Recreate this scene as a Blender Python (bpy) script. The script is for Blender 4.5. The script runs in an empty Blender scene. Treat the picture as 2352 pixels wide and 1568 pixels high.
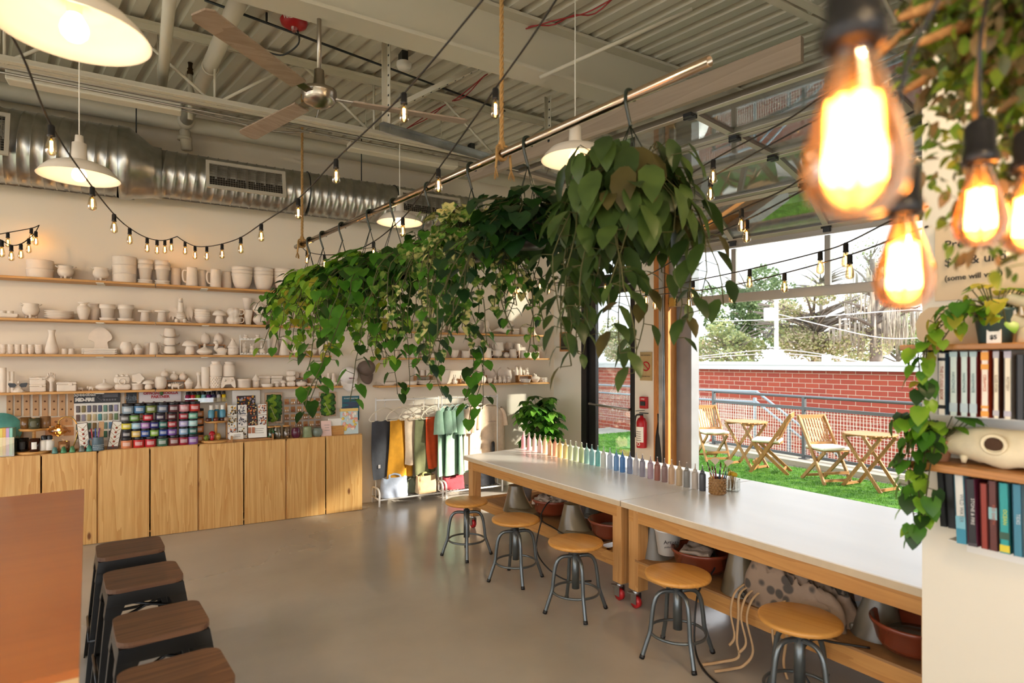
import bpy, bmesh, math, random
from math import sin, cos, pi, radians, sqrt, atan2
from mathutils import Vector, Matrix, Euler, noise
random.seed(7)
sc = bpy.context.scene
C = sc.collection
# ---------------------------------------------------------------- camera
FPX, HZ, CX, PSI, HC = 1375.0, 829.0, 1176.0, radians(30.6), 1.63
cam = bpy.data.cameras.new('camera'); camo = bpy.data.objects.new('camera', cam); C.objects.link(camo)
cam.sensor_width = 36.0; cam.lens = 36.0 * FPX / 2352; cam.shift_y = (HZ - 784) / 2352
cam.clip_start = 0.05; cam.clip_end = 300
camo.location = (0, 0, HC); camo.rotation_euler = (pi/2, 0, -PSI)
cam.dof.use_dof = True; cam.dof.focus_distance = 5.0; cam.dof.aperture_fstop = 2.2
sc.camera = camo
# ---------------------------------------------------------------- sky, sun, exposure
SKY, SUN, EXPO = 1.3, 5.0, 1.35
w = bpy.data.worlds.new('sky'); sc.world = w; w.use_nodes = True
nt = w.node_tree; bg = nt.nodes['Background']
bg.inputs[0].default_value = (0.93, 0.96, 1.0, 1); bg.inputs[1].default_value = SKY
sun = bpy.data.lights.new('sun', 'SUN'); sun.energy = SUN; sun.angle = radians(2.0); sun.color = (1.0, 0.90, 0.74)
suno = bpy.data.objects.new('sun', sun); C.objects.link(suno)
suno.rotation_euler = Vector((-0.68, 0.733, -0.44)).to_track_quat('-Z', 'Y').to_euler()
vs = sc.view_settings
vs.view_transform = 'Standard'; vs.look = 'None'; vs.gamma = 1.0; vs.use_curve_mapping = False; vs.exposure = EXPO
cy = sc.cycles
cy.use_adaptive_sampling = True; cy.adaptive_threshold = 0.08; cy.adaptive_min_samples = 16; cy.max_bounces = 7; cy.diffuse_bounces = 4; cy.glossy_bounces = 3; cy.transmission_bounces = 6; cy.transparent_max_bounces = 20
cy.use_denoising = True; cy.sample_clamp_indirect = 6.0; cy.caustics_reflective = False; cy.caustics_refractive = False

# ---------------------------------------------------------------- places on real planes seen along a sight line
_s, _c = sin(PSI), cos(PSI)
W0, WD, WN = Vector((4.69, 6.8)), Vector((0.197, -0.980)), Vector((0.980, 0.197))   # window wall: corner, direction, outward normal
def ray(px, py):
    r = (px - CX) / FPX; u = (HZ - py) / FPX
    return Vector((r*_c + _s, -r*_s + _c, u))
def AZ(px, py, z):
    v = ray(px, py); t = (z - HC) / v.z; return Vector((v.x*t, v.y*t, z))
def AY(px, py, y):
    v = ray(px, py); t = y / v.y; return Vector((v.x*t, y, HC + v.z*t))
def AX(px, py, x):
    v = ray(px, py); t = x / v.x; return Vector((x, v.y*t, HC + v.z*t))
def AD(px, py, d):
    v = ray(px, py); return Vector((v.x*d, v.y*d, HC + v.z*d))
def AW(px, py, off=0.0):
    v = ray(px, py); t = (W0.x*WN.x + W0.y*WN.y + off) / (v.x*WN.x + v.y*WN.y); return Vector((v.x*t, v.y*t, HC + v.z*t))
def WT(t, off, z):            # along the window wall, offset outward, height
    p = W0 + WD*t + WN*off; return Vector((p.x, p.y, z))
WROT = atan2(WD.y, WD.x)      # rotation whose local +x runs along the window wall
def depth(p): return p.x*_s + p.y*_c

# ---------------------------------------------------------------- materials
def lin(h):
    if not isinstance(h, str): return tuple(h) + (1,) if len(h) == 3 else h
    h = h.lstrip('#'); o = []
    for i in (0, 2, 4):
        v = int(h[i:i+2], 16) / 255; o.append(v/12.92 if v <= 0.04045 else ((v + 0.055)/1.055)**2.4)
    return tuple(o) + (1,)
MATS = {}
def mat(name, col, rough=0.5, metal=0.0, emit=0.0, nz=None, bump=None, trans=0.0, coat=0.0, spec=None, sss=0.0, stretch=None, rv=0.0):
    """plain principled surface; nz = (scale, amount) mottles the colour; bump = (scale, strength); rv = colour change from one object to the next"""
    if name in MATS: return MATS[name]
    m = bpy.data.materials.new(name); m.use_nodes = True; MATS[name] = m
    t = m.node_tree; p = t.nodes['Principled BSDF']; c = lin(col)
    p.inputs['Base Color'].default_value = c; p.inputs['Roughness'].default_value = rough; p.inputs['Metallic'].default_value = metal
    if spec is not None: p.inputs['Specular IOR Level'].default_value = spec
    if coat: p.inputs['Coat Weight'].default_value = coat; p.inputs['Coat Roughness'].default_value = 0.15
    if trans: p.inputs['Transmission Weight'].default_value = trans
    if emit: p.inputs['Emission Color'].default_value = c; p.inputs['Emission Strength'].default_value = emit
    if nz or bump:
        tc = t.nodes.new('ShaderNodeTexCoord'); mp = t.nodes.new('ShaderNodeMapping'); t.links.new(tc.outputs['Object'], mp.inputs[0])
        if stretch: mp.inputs['Scale'].default_value = stretch
    if nz:
        n = t.nodes.new('ShaderNodeTexNoise'); n.inputs['Scale'].default_value = nz[0]; n.inputs['Detail'].default_value = 6; t.links.new(mp.outputs[0], n.inputs['Vector'])
        r = t.nodes.new('ShaderNodeMapRange'); r.inputs[1].default_value = 0.3; r.inputs[2].default_value = 0.7; r.inputs[3].default_value = 1-nz[1]; r.inputs[4].default_value = 1+nz[1]*0.6; t.links.new(n.outputs[0], r.inputs[0])
        x = t.nodes.new('ShaderNodeMix'); x.data_type = 'RGBA'; x.blend_type = 'MULTIPLY'; x.inputs[0].default_value = 1; x.inputs[6].default_value = c
        t.links.new(r.outputs[0], x.inputs[7]); t.links.new(x.outputs[2], p.inputs['Base Color'])
    if bump:
        n = t.nodes.new('ShaderNodeTexNoise'); n.inputs['Scale'].default_value = bump[0]; n.inputs['Detail'].default_value = 4; t.links.new(mp.outputs[0], n.inputs['Vector'])
        b = t.nodes.new('ShaderNodeBump'); b.inputs['Strength'].default_value = bump[1]; b.inputs['Distance'].default_value = 0.01; t.links.new(n.outputs[0], b.inputs['Height']); t.links.new(b.outputs[0], p.inputs['Normal'])
    return m
def wood(name, c1, c2, axis=2, scale=9.0, rough=0.45, knots=False, dist=2.5, cmid=0.5):
    """grain running along the given object axis, shifted for every object"""
    if name in MATS: return MATS[name]
    m = bpy.data.materials.new(name); m.use_nodes = True; MATS[name] = m
    t = m.node_tree; p = t.nodes['Principled BSDF']; p.inputs['Roughness'].default_value = rough
    tc = t.nodes.new('ShaderNodeTexCoord'); oi = t.nodes.new('ShaderNodeObjectInfo')
    ad = t.nodes.new('ShaderNodeVectorMath'); ad.operation = 'ADD'
    ml = t.nodes.new('ShaderNodeMath'); ml.operation = 'MULTIPLY'; ml.inputs[1].default_value = 37.0
    t.links.new(oi.outputs['Random'], ml.inputs[0]); t.links.new(tc.outputs['Object'], ad.inputs[0]); t.links.new(ml.outputs[0], ad.inputs[1])
    mp = t.nodes.new('ShaderNodeMapping'); s = [1.0, 1.0, 1.0]; s[axis] = 0.055; mp.inputs['Scale'].default_value = s
    t.links.new(ad.outputs[0], mp.inputs[0])
    n1 = t.nodes.new('ShaderNodeTexNoise'); n1.inputs['Scale'].default_value = scale; n1.inputs['Detail'].default_value = 3; n1.inputs['Distortion'].default_value = 0.6
    t.links.new(mp.outputs[0], n1.inputs['Vector'])
    k = t.nodes.new('ShaderNodeMath'); k.operation = 'MULTIPLY'; k.inputs[1].default_value = dist*4; t.links.new(n1.outputs[0], k.inputs[0])
    fr = t.nodes.new('ShaderNodeMath'); fr.operation = 'FRACT'; t.links.new(k.outputs[0], fr.inputs[0])
    n2 = t.nodes.new('ShaderNodeTexNoise'); n2.inputs['Scale'].default_value = scale*14; n2.inputs['Detail'].default_value = 2; t.links.new(mp.outputs[0], n2.inputs['Vector'])
    av = t.nodes.new('ShaderNodeMath'); av.operation = 'MULTIPLY_ADD'; av.inputs[1].default_value = 0.55; t.links.new(fr.outputs[0], av.inputs[0])
    h = t.nodes.new('ShaderNodeMath'); h.operation = 'MULTIPLY'; h.inputs[1].default_value = 0.55; t.links.new(n2.outputs[0], h.inputs[0]); t.links.new(h.outputs[0], av.inputs[2])
    r = t.nodes.new('ShaderNodeValToRGB'); r.color_ramp.elements[0].color = lin(c1); r.color_ramp.elements[1].color = lin(c2); r.color_ramp.elements[0].position = 0.2; r.color_ramp.elements[1].position = 0.95
    t.links.new(av.outputs[0], r.inputs[0]); out = r.outputs[0]
    if knots:
        mk = t.nodes.new('ShaderNodeMapping'); s = [4.0, 4.0, 4.0]; s[axis] = 1.7; mk.inputs['Scale'].default_value = s; t.links.new(ad.outputs[0], mk.inputs[0])
        v = t.nodes.new('ShaderNodeTexVoronoi'); v.inputs['Scale'].default_value = 1.0; t.links.new(mk.outputs[0], v.inputs['Vector'])
        rr = t.nodes.new('ShaderNodeMapRange'); rr.inputs[1].default_value = 0.035; rr.inputs[2].default_value = 0.075; rr.inputs[3].default_value = 1; rr.inputs[4].default_value = 0; t.links.new(v.outputs['Distance'], rr.inputs[0])
        x = t.nodes.new('ShaderNodeMix'); x.data_type = 'RGBA'; t.links.new(rr.outputs[0], x.inputs[0]); t.links.new(out, x.inputs[6]); x.inputs[7].default_value = lin('7a4a22'); out = x.outputs[2]
    t.links.new(out, p.inputs['Base Color'])
    return m
def glass(name, tint='ffffff', gloss=0.12, rough=0.0):
    """thin pane: mostly clear, with a share of mirror reflection"""
    if name in MATS: return MATS[name]
    m = bpy.data.materials.new(name); m.use_nodes = True; MATS[name] = m
    t = m.node_tree; t.nodes.remove(t.nodes['Principled BSDF']); o = t.nodes['Material Output']
    a = t.nodes.new('ShaderNodeBsdfTransparent'); a.inputs[0].default_value = lin(tint)
    b = t.nodes.new('ShaderNodeBsdfGlossy'); b.inputs['Roughness'].default_value = rough
    f = t.nodes.new('ShaderNodeLayerWeight'); f.inputs[0].default_value = 0.35
    g = t.nodes.new('ShaderNodeMath'); g.operation = 'MULTIPLY_ADD'; g.inputs[1].default_value = 0.45; g.inputs[2].default_value = gloss*0.6; t.links.new(f.outputs['Fresnel'], g.inputs[0])
    x = t.nodes.new('ShaderNodeMixShader'); t.links.new(g.outputs[0], x.inputs[0]); t.links.new(a.outputs[0], x.inputs[1]); t.links.new(b.outputs[0], x.inputs[2])
    t.links.new(x.outputs[0], o.inputs[0]); return m
def glow(name, col, s):
    if name in MATS: return MATS[name]
    m = bpy.data.materials.new(name); m.use_nodes = True; MATS[name] = m
    t = m.node_tree; t.nodes.remove(t.nodes['Principled BSDF']); e = t.nodes.new('ShaderNodeEmission'); e.inputs[0].default_value = lin(col); e.inputs[1].default_value = s
    t.links.new(e.outputs[0], t.nodes['Material Output'].inputs[0]); return m
def leafmat(name, c1, c2, rough=0.38, edge=None):
    """leaf: two greens mottled, light shining through"""
    if name in MATS: return MATS[name]
    m = mat(name, c1, rough); t = m.node_tree; p = t.nodes['Principled BSDF']
    tc = t.nodes.new('ShaderNodeTexCoord'); n = t.nodes.new('ShaderNodeTexNoise'); n.inputs['Scale'].default_value = 30 if edge else 9; n.inputs['Detail'].default_value = 2
    t.links.new(tc.outputs['Object'], n.inputs['Vector'])
    r = t.nodes.new('ShaderNodeValToRGB'); r.color_ramp.elements[0].color = lin(c1); r.color_ramp.elements[1].color = lin(c2)
    r.color_ramp.elements[0].position = 0.42 if edge else 0.3; r.color_ramp.elements[1].position = 0.55 if edge else 0.7
    t.links.new(n.outputs[0], r.inputs[0]); t.links.new(r.outputs[0], p.inputs['Base Color'])
    tr = t.nodes.new('ShaderNodeBsdfTranslucent'); t.links.new(r.outputs[0], tr.inputs[0])
    x = t.nodes.new('ShaderNodeMixShader'); x.inputs[0].default_value = 0.4; t.links.new(p.outputs[0], x.inputs[1]); t.links.new(tr.outputs[0], x.inputs[2])
    t.links.new(x.outputs[0], t.nodes['Material Output'].inputs[0]); return m

# ---------------------------------------------------------------- mesh building
class MB:
    def __init__(self): self.v = []; self.f = []; self.m = []; self.s = []
    def add(self, vs, fs, mi=0, smooth=False, M=None):
        b = len(self.v)
        self.v += [tuple(M @ Vector(p)) for p in vs] if M is not None else [tuple(p) for p in vs]
        for f in fs: self.f.append([b+i for i in f]); self.m.append(mi); self.s.append(smooth)
        return self
    def box(self, c, s, mi=0, M=None, bev=0.0):
        x, y, z = s[0]/2, s[1]/2, s[2]/2; T = Matrix.Translation(c); T = M @ T if M is not None else T
        if bev <= 0:
            v = [(-x,-y,-z),(x,-y,-z),(x,y,-z),(-x,y,-z),(-x,-y,z),(x,-y,z),(x,y,z),(-x,y,z)]
            return self.add(v, [(0,3,2,1),(4,5,6,7),(0,1,5,4),(1,2,6,5),(2,3,7,6),(3,0,4,7)], mi, False, T)
        b = min(bev, x*.95, y*.95, z*.95); bm = bmesh.new(); bmesh.ops.create_cube(bm, size=1.0)
        for q in bm.verts: q.co = Vector((q.co.x*2*x, q.co.y*2*y, q.co.z*2*z))
        bmesh.ops.bevel(bm, geom=bm.edges[:], offset=b, segments=2, profile=0.5, affect='EDGES')
        bm.verts.index_update(); self.add([q.co[:] for q in bm.verts], [[q.index for q in f.verts] for f in bm.faces], mi, False, T); bm.free(); return self
    def lathe(self, prof, n=24, mi=0, M=None, smooth=True, a0=0.0, a1=2*pi):
        full = abs(a1-a0-2*pi) < 1e-6; k = n if full else n+1; vs = []; fs = []
        for r, z in prof:
            for i in range(k):
                a = a0 + (a1-a0)*i/n; vs.append((r*cos(a), r*sin(a), z))
        for j in range(len(prof)-1):
            for i in range(n):
                i2 = (i+1) % k if full else i+1
                fs.append((j*k+i, j*k+i2, (j+1)*k+i2, (j+1)*k+i))
        return self.add(vs, fs, mi, smooth, M)
    def tube(self, pts, r, n=8, mi=0, closed=False, cap=True, M=None, smooth=True, flat=1.0):
        P = [Vector(p) for p in pts]; L = len(P); vs = []; fs = []; up = None
        R = r if isinstance(r, (list, tuple)) else [r]*L
        for i in range(L):
            a = P[i-1] if (i > 0 or closed) else P[0]; b = P[(i+1) % L] if (i < L-1 or closed) else P[-1]
            t = (b-a); t = t.normalized() if t.length > 1e-9 else Vector((0,0,1))
            if up is None:
                up = Vector((0,0,1)) if abs(t.z) < 0.9 else Vector((1,0,0))
            x = t.cross(up); x = x.normalized() if x.length > 1e-6 else t.orthogonal().normalized(); y = x.cross(t).normalized(); up = y
            for k in range(n):
                q = 2*pi*k/n; vs.append(P[i] + x*cos(q)*R[i] + y*sin(q)*R[i]*flat)
        for i in range(L if closed else L-1):
            j = (i+1) % L
            for k in range(n): fs.append((i*n+k, i*n+(k+1) % n, j*n+(k+1) % n, j*n+k))
        if cap and not closed: fs.append(tuple(range(n-1, -1, -1))); fs.append(tuple((L-1)*n+k for k in range(n)))
        return self.add(vs, fs, mi, smooth, M)
    def cyl(self, p0, p1, r0, r1=None, n=16, mi=0, M=None, smooth=True, cap=True):
        r1 = r0 if r1 is None else r1; return self.tube([p0, p1], [r0, r1], n, mi, False, cap, M, smooth)
    def ball(self, c, r, n=16, m=10, mi=0, M=None):
        r = r if isinstance(r, (tuple, list)) else (r, r, r); T = Matrix.Translation(c) @ Matrix.Diagonal((r[0], r[1], r[2], 1)); T = M @ T if M is not None else T
        return self.lathe([(max(sin(pi*j/m), 1e-4), -cos(pi*j/m)) for j in range(m+1)], n, mi, T)
    def prism(self, poly, h0, h1, mi=0, M=None, smooth=False):
        n = len(poly); vs = [(x, y, h0) for x, y in poly] + [(x, y, h1) for x, y in poly]
        fs = [tuple(range(n-1, -1, -1)), tuple(range(n, 2*n))] + [(i, (i+1) % n, n+(i+1) % n, n+i) for i in range(n)]
        return self.add(vs, fs, mi, smooth, M)
    def torus(self, c, R, r, n=28, k=8, mi=0, M=None, tilt=None):
        T = Matrix.Translation(c); T = T @ tilt if tilt is not None else T; T = M @ T if M is not None else T
        return self.tube([(R*cos(2*pi*i/n), R*sin(2*pi*i/n), 0) for i in range(n)], r, k, mi, True, False, T)
    def grid(self, fn, nu, nv, mi=0, smooth=True, M=None):
        vs = [fn(i/nu, j/nv) for j in range(nv+1) for i in range(nu+1)]
        fs = [(j*(nu+1)+i, j*(nu+1)+i+1, (j+1)*(nu+1)+i+1, (j+1)*(nu+1)+i) for j in range(nv) for i in range(nu)]
        return self.add(vs, fs, mi, smooth, M)
    def mesh(self, name, mats):
        me = bpy.data.meshes.new(name); me.from_pydata(self.v, [], self.f)
        for m in (mats if isinstance(mats, (list, tuple)) else [mats]): me.materials.append(m)
        me.polygons.foreach_set('material_index', self.m); me.polygons.foreach_set('use_smooth', self.s); me.update(); return me
def obj(name, mb, mats, parent=None, loc=None, rot=None, label=None):
    me = mb if isinstance(mb, bpy.types.Mesh) else mb.mesh(name, mats)
    o = bpy.data.objects.new(name, me); C.objects.link(o)
    if parent is not None: o.parent = parent
    if loc is not None: o.location = loc
    if rot is not None: o.rotation_euler = rot
    if label: o['label'] = label
    return o
def tag(o, label=None, cat=None, group=None, kind=None):
    if label: o['label'] = label
    if cat: o['category'] = cat
    if group: o['group'] = group
    if kind: o['kind'] = kind
    return o
def thing(name, label, cat, loc=(0,0,0), rz=0.0, group=None):
    o = bpy.data.objects.new(name, None); C.objects.link(o); o.empty_display_size = 0.1; o.location = loc; o.rotation_euler = (0,0,rz)
    return tag(o, label, cat, group)
def struct(name, mb, mats, parent=None, **k):
    o = obj(name, mb, mats, parent, **k)
    if parent is None: o['kind'] = 'structure'
    return o
KIDS = {}
def children(o):
    return [x for x in C.objects if x.parent == o]
def tree_of(o): return (o, [tree_of(c) for c in children(o)])
def copy_tree(T, parent=None):
    o, ks = T; c = o.copy(); C.objects.link(c); c.parent = parent if parent is not None else None
    for k in ks: copy_tree(k, c)
    return c
def place(T, loc, rz=0.0, label=None, group=None):
    c = copy_tree(T); c.location = loc; c.rotation_euler = (0,0,rz)
    return tag(c, label, None, group)
def solid(o, t, off=0.0):
    m = o.modifiers.new('thickness', 'SOLIDIFY'); m.thickness = t; m.offset = off; return o
def text(name, s, size, m, parent, loc, rot=(pi/2,0,0), align='CENTER', bold=0.0, squash=1.0, depth=0.0004):
    cu = bpy.data.curves.new(name, 'FONT'); cu.body = s; cu.size = size; cu.align_x = align; cu.align_y = 'CENTER'; cu.extrude = depth; cu.offset = bold; cu.resolution_u = 2
    t = bpy.data.objects.new(name, cu); C.objects.link(t)
    dg = bpy.context.evaluated_depsgraph_get(); me = bpy.data.meshes.new_from_object(t.evaluated_get(dg)); bpy.data.objects.remove(t); bpy.data.curves.remove(cu)
    me.materials.clear(); me.materials.append(m)
    o = bpy.data.objects.new(name, me); C.objects.link(o); o.parent = parent; o.location = loc; o.rotation_euler = rot; o.scale = (squash, 1, 1); return o
def RZ(a): return Matrix.Rotation(a, 4, 'Z')
def RX(a): return Matrix.Rotation(a, 4, 'X')
def RY(a): return Matrix.Rotation(a, 4, 'Y')
def TR(*p): return Matrix.Translation(p if len(p) > 1 else p[0])
def ZTO(d): return Vector(d).to_track_quat('Z', 'Y').to_matrix().to_4x4()
def catmull(P, n=6):
    P = [Vector(p) for p in P]; out = []
    for i in range(len(P)-1):
        a, b, c, d = P[max(i-1,0)], P[i], P[i+1], P[min(i+2, len(P)-1)]
        for k in range(n):
            t = k/n; out.append(0.5*((2*b) + (c-a)*t + (2*a-5*b+4*c-d)*t*t + (3*b-a-3*c+d)*t**3))
    out.append(P[-1]); return out
def rrect(w, h, r, n=4):
    out = []
    for cx, cy, a in ((w/2-r, h/2-r, 0), (-w/2+r, h/2-r, pi/2), (-w/2+r, -h/2+r, pi), (w/2-r, -h/2+r, 1.5*pi)):
        out += [(cx + r*cos(a+pi/2*i/n), cy + r*sin(a+pi/2*i/n)) for i in range(n+1)]
    return out
def rnd(a, b): return random.uniform(a, b)
# shared colours
M_white = mat('white_paint', 'e9e6df', 0.55); M_black = mat('black_plastic', '17171a', 0.35); M_chrome = mat('bright_steel', 'd0d0d0', 0.22, 1.0)
M_galv = mat('galvanised_steel', 'b9bdc0', 0.32, 1.0, nz=(6, 0.25)); M_brass = mat('brass', 'c9a45a', 0.25, 1.0)
M_ceil = mat('roof_paint', 'cfc9b8', 0.6); M_alu = mat('anodised_aluminium', 'a9a39a', 0.35, 0.85); M_dark = mat('dark_metal', '3a3d40', 0.4, 0.6)
M_paper = mat('paper', 'f1eee6', 0.7); M_ink = mat('black_ink', '1c1a1a', 0.6); M_red = mat('red_paint', 'b3141f', 0.35)
M_rope = mat('sisal_rope', 'b08a55', 0.9, bump=(120, 0.6)); M_wire = mat('dark_wire', '26211d', 0.6)
M_glass = glass('window_glass', 'f4f8f8', 0.14); M_clear = glass('clear_glass', 'f6f6f2', 0.2); M_amberglass = glass('amber_glass', 'f6d49a', 0.22)
M_fil = glow('lit_filament', 'ffc878', 26.0); M_lamp = glow('lit_bulb', 'ffd9a0', 22.0)
# ================================================================ room shell
XL, YB = -4.2, -3.2
p1, p2 = WT(0,0,0), WT(10.2,0,0)
M_floor = mat('polished_concrete', 'b9b2a8', 0.24, nz=(1.3, 0.13), bump=(26, 0.05), spec=0.5)
_t = M_floor.node_tree; _n = _t.nodes.new('ShaderNodeTexNoise'); _n.inputs['Scale'].default_value = 2.2; _n.inputs['Detail'].default_value = 8
_r = _t.nodes.new('ShaderNodeMapRange'); _r.inputs[1].default_value = 0.35; _r.inputs[2].default_value = 0.7; _r.inputs[3].default_value = 0.16; _r.inputs[4].default_value = 0.42
_t.links.new(_n.outputs[0], _r.inputs[0]); _t.links.new(_r.outputs[0], _t.nodes['Principled BSDF'].inputs['Roughness'])
M_wall = mat('wall_paint', 'e6dccb', 0.75, bump=(90, 0.04)); M_wallr = mat('wall_paint_cool', 'e4dfd2', 0.75)
mb = MB(); mb.prism([(XL,YB),(p2.x,YB),(p2.x,p2.y),(p1.x,p1.y),(XL,6.8)], -0.12, 0.0); struct('floor', mb, M_floor)
mb = MB(); mb.box(((XL+4.9)/2, 6.9, 2.1), (4.9-XL, 0.2, 4.4)); struct('wall_back', mb, M_wall)
def wseg(mb, t0, t1, z0, z1, o0=0.0, o1=0.22, mi=0):
    q = [WT(t0,o0,0), WT(t1,o0,0), WT(t1,o1,0), WT(t0,o1,0)]; mb.prism([(a.x,a.y) for a in q][::-1], z0, z1, mi); return mb
TG0, TG1, TR0, TR1 = 0.50, 1.36, 1.84, 5.6
mb = MB(); wseg(mb, -0.02, TG0, 0, 4.3); wseg(mb, TG0, TG1, 3.3, 4.3); wseg(mb, TG1, TR0-0.06, 0, 4.3); wseg(mb, TR0-0.06, TR1, 3.17, 4.3); wseg(mb, TR1, 10.3, 0, 4.3)
struct('wall_right', mb, M_wallr)
# corrugated roof deck: ribs run along the window wall
mb = MB(); vs = []; per = 0.152; n = 72
prof = []
for i in range(n):
    u = 0.6 - i*per; prof += [(u, 4.13), (u-0.078, 4.13), (u-0.098, 4.172), (u-0.132, 4.172)]
for t in (-3.0, 10.4): vs += [tuple(WT(t, u, z)) for u, z in prof]
k = len(prof); mb.add(vs, [(i, i+1, k+i+1, k+i) for i in range(k-1)])
q = [WT(-3,0.6,0), WT(10.4,0.6,0), WT(10.4,-10.4,0), WT(-3,-10.4,0)]; mb.prism([(a.x,a.y) for a in q][::-1], 4.18, 4.3)
struct('ceiling', mb, mat('roof_deck_paint', 'cdc8b9', 0.6))
# steel I beam and open web joists under the deck
def ibeam(name, y, z0, z1, wd, x0, x1, m):
    b = MB(); xc = (x0+x1)/2; L = x1-x0
    b.box((xc, y, z0+0.012), (L, wd, 0.024)); b.box((xc, y, z1-0.012), (L, wd, 0.024)); b.box((xc, y, (z0+z1)/2), (L, 0.02, z1-z0-0.04)); return struct(name, b, m)
tag(ibeam('roof_beam', 3.74, 3.735, 4.12, 0.2, XL, 5.3, M_ceil), 'deep painted steel beam crossing under the roof deck', 'beam')
def joist(y, z0, z1, x0, x1, label, step=1.25):
    t = thing('roof_joist', label, 'joist', (0, y, 0)); t['kind'] = 'structure'
    for nm, z in (('top_chord', z1), ('bottom_chord', z0)):
        b = MB(); xc = (x0+x1)/2; L = x1-x0; sg = 1 if z == z0 else -1
        for sy in (-1, 1): b.box((xc, sy*0.034, z), (L, 0.05, 0.007)); b.box((xc, sy*0.012, z+sg*0.025), (L, 0.007, 0.05))
        obj(nm, b, M_ceil, t)
    b = MB(); x = x0+0.2; up = True
    while x + step/2 < x1:
        a, c = (x, 0, z1 if up else z0), (x+step/2, 0, z0 if up else z1); b.cyl(a, c, 0.0125, n=6)
        if up: b.cyl((x+step/2, 0, z0), (x+step/2, 0, z1), 0.010, n=6)
        x += step/2; up = not up
    obj('web_bars', b, M_ceil, t); return t
joist(5.12, 3.60, 4.09, XL, 4.95, 'open web steel joist with thin diagonal bars beyond the deep beam')
joist(2.12, 3.66, 4.09, 1.2, 5.4, 'open web steel joist above the raised glass door')
# ---------------------------------------------------------------- glass entrance door (door_1)
M_bronze = mat('dark_bronze', '2b2a2c', 0.35, 0.5)
d1 = thing('door_1', 'dark framed glass door with white hours lettering by the plant', 'door', WT(0,0,0), WROT); d1['kind'] = 'structure'
def wbox(mb, t0, t1, o0, o1, z0, z1, mi=0, bev=0): return mb.box(((t0+t1)/2, (o0+o1)/2, (z0+z1)/2), (t1-t0, abs(o1-o0), z1-z0), mi, None, bev)
# local frame of the wall: +x along the wall, +y = outward (left of x is outward because x runs toward the viewer)
mb = MB(); wbox(mb, TG0, TG0+0.09, 0.0, 0.16, 0, 3.3); wbox(mb, TG1-0.05, TG1, 0.0, 0.16, 0, 3.3); wbox(mb, TG0+0.09, TG1-0.05, 0, 0.16, 2.58, 2.72); wbox(mb, TG0+0.09, TG1-0.05, 0, 0.16, 3.24, 3.3)
obj('door_frame', mb, M_bronze, d1)
mb = MB(); wbox(mb, TG0+0.1, TG0+0.21, 0.04, 0.1, 0.02, 2.57); wbox(mb, TG1-0.10, TG1-0.055, 0.04, 0.1, 0.02, 2.57); wbox(mb, TG0+0.21, TG1-0.10, 0.04, 0.1, 0.02, 0.2); wbox(mb, TG0+0.21, TG1-0.10, 0.04, 0.1, 2.49, 2.57)
leaf = obj('door_leaf', mb, M_bronze, d1)
mb = MB(); wbox(mb, TG0+0.21, TG1-0.10, 0.065, 0.075, 0.2, 2.49); obj('pane', mb, M_glass, leaf)
mb = MB(); wbox(mb, TG0+0.09, TG1-0.05, 0.065, 0.075, 2.72, 3.24); obj('transom_pane', mb, M_glass, d1)
mb = MB(); mb.tube([(TG0+0.15,-0.0,1.08),(TG0+0.15,-0.05,1.08),(TG1-0.08,-0.05,1.04),(TG1-0.08,0.0,1.04)], 0.016, 8); obj('push_bar', mb, M_alu, d1, loc=(0,0.03,0))
Mw = mat('white_vinyl', 'f4f4f2', 0.5)
for s_, z_, sz in (('HOURS', 1.80, 0.10), ('T 11-5', 1.33, 0.055), ('W 11-5', 1.25, 0.055), ('T 11-5', 1.17, 0.055), ('F 11-8', 1.09, 0.055), ('S 11-8', 1.01, 0.055)):
    text('lettering', s_, sz, Mw, leaf, (1.02, 0.063, z_), (pi/2, 0, pi))
# ---------------------------------------------------------------- jambs beside the roll up door
mb = MB(); wseg(mb, TR0-0.19, TR0-0.1, 0, 3.0, -0.03, 0.0); struct('trim_1', mb, wood('jamb_pine', 'a8672e', 'c98a4a', 2, 14, 0.5))
mb = MB(); wseg(mb, TR0-0.035, TR0+0.005, 0, 2.95, -0.03, 0.2); struct('trim_2', mb, wood('jamb_pine', 'a8672e', 'c98a4a'))
mb = MB(); wseg(mb, TR0+0.005, TR0+0.2, 0, 3.0, 0.14, 0.3); struct('trim_3', mb, mat('grey_steel_column', '85888c', 0.4, 0.3, nz=(4, 0.12)))
mb = MB(); wseg(mb, TR0-0.06, TR1, 2.96, 3.17, 0.0, 0.22); struct('trim_4', mb, wood('header_timber', '8a5a30', 'b98650', 0, 6, 0.6))
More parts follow.
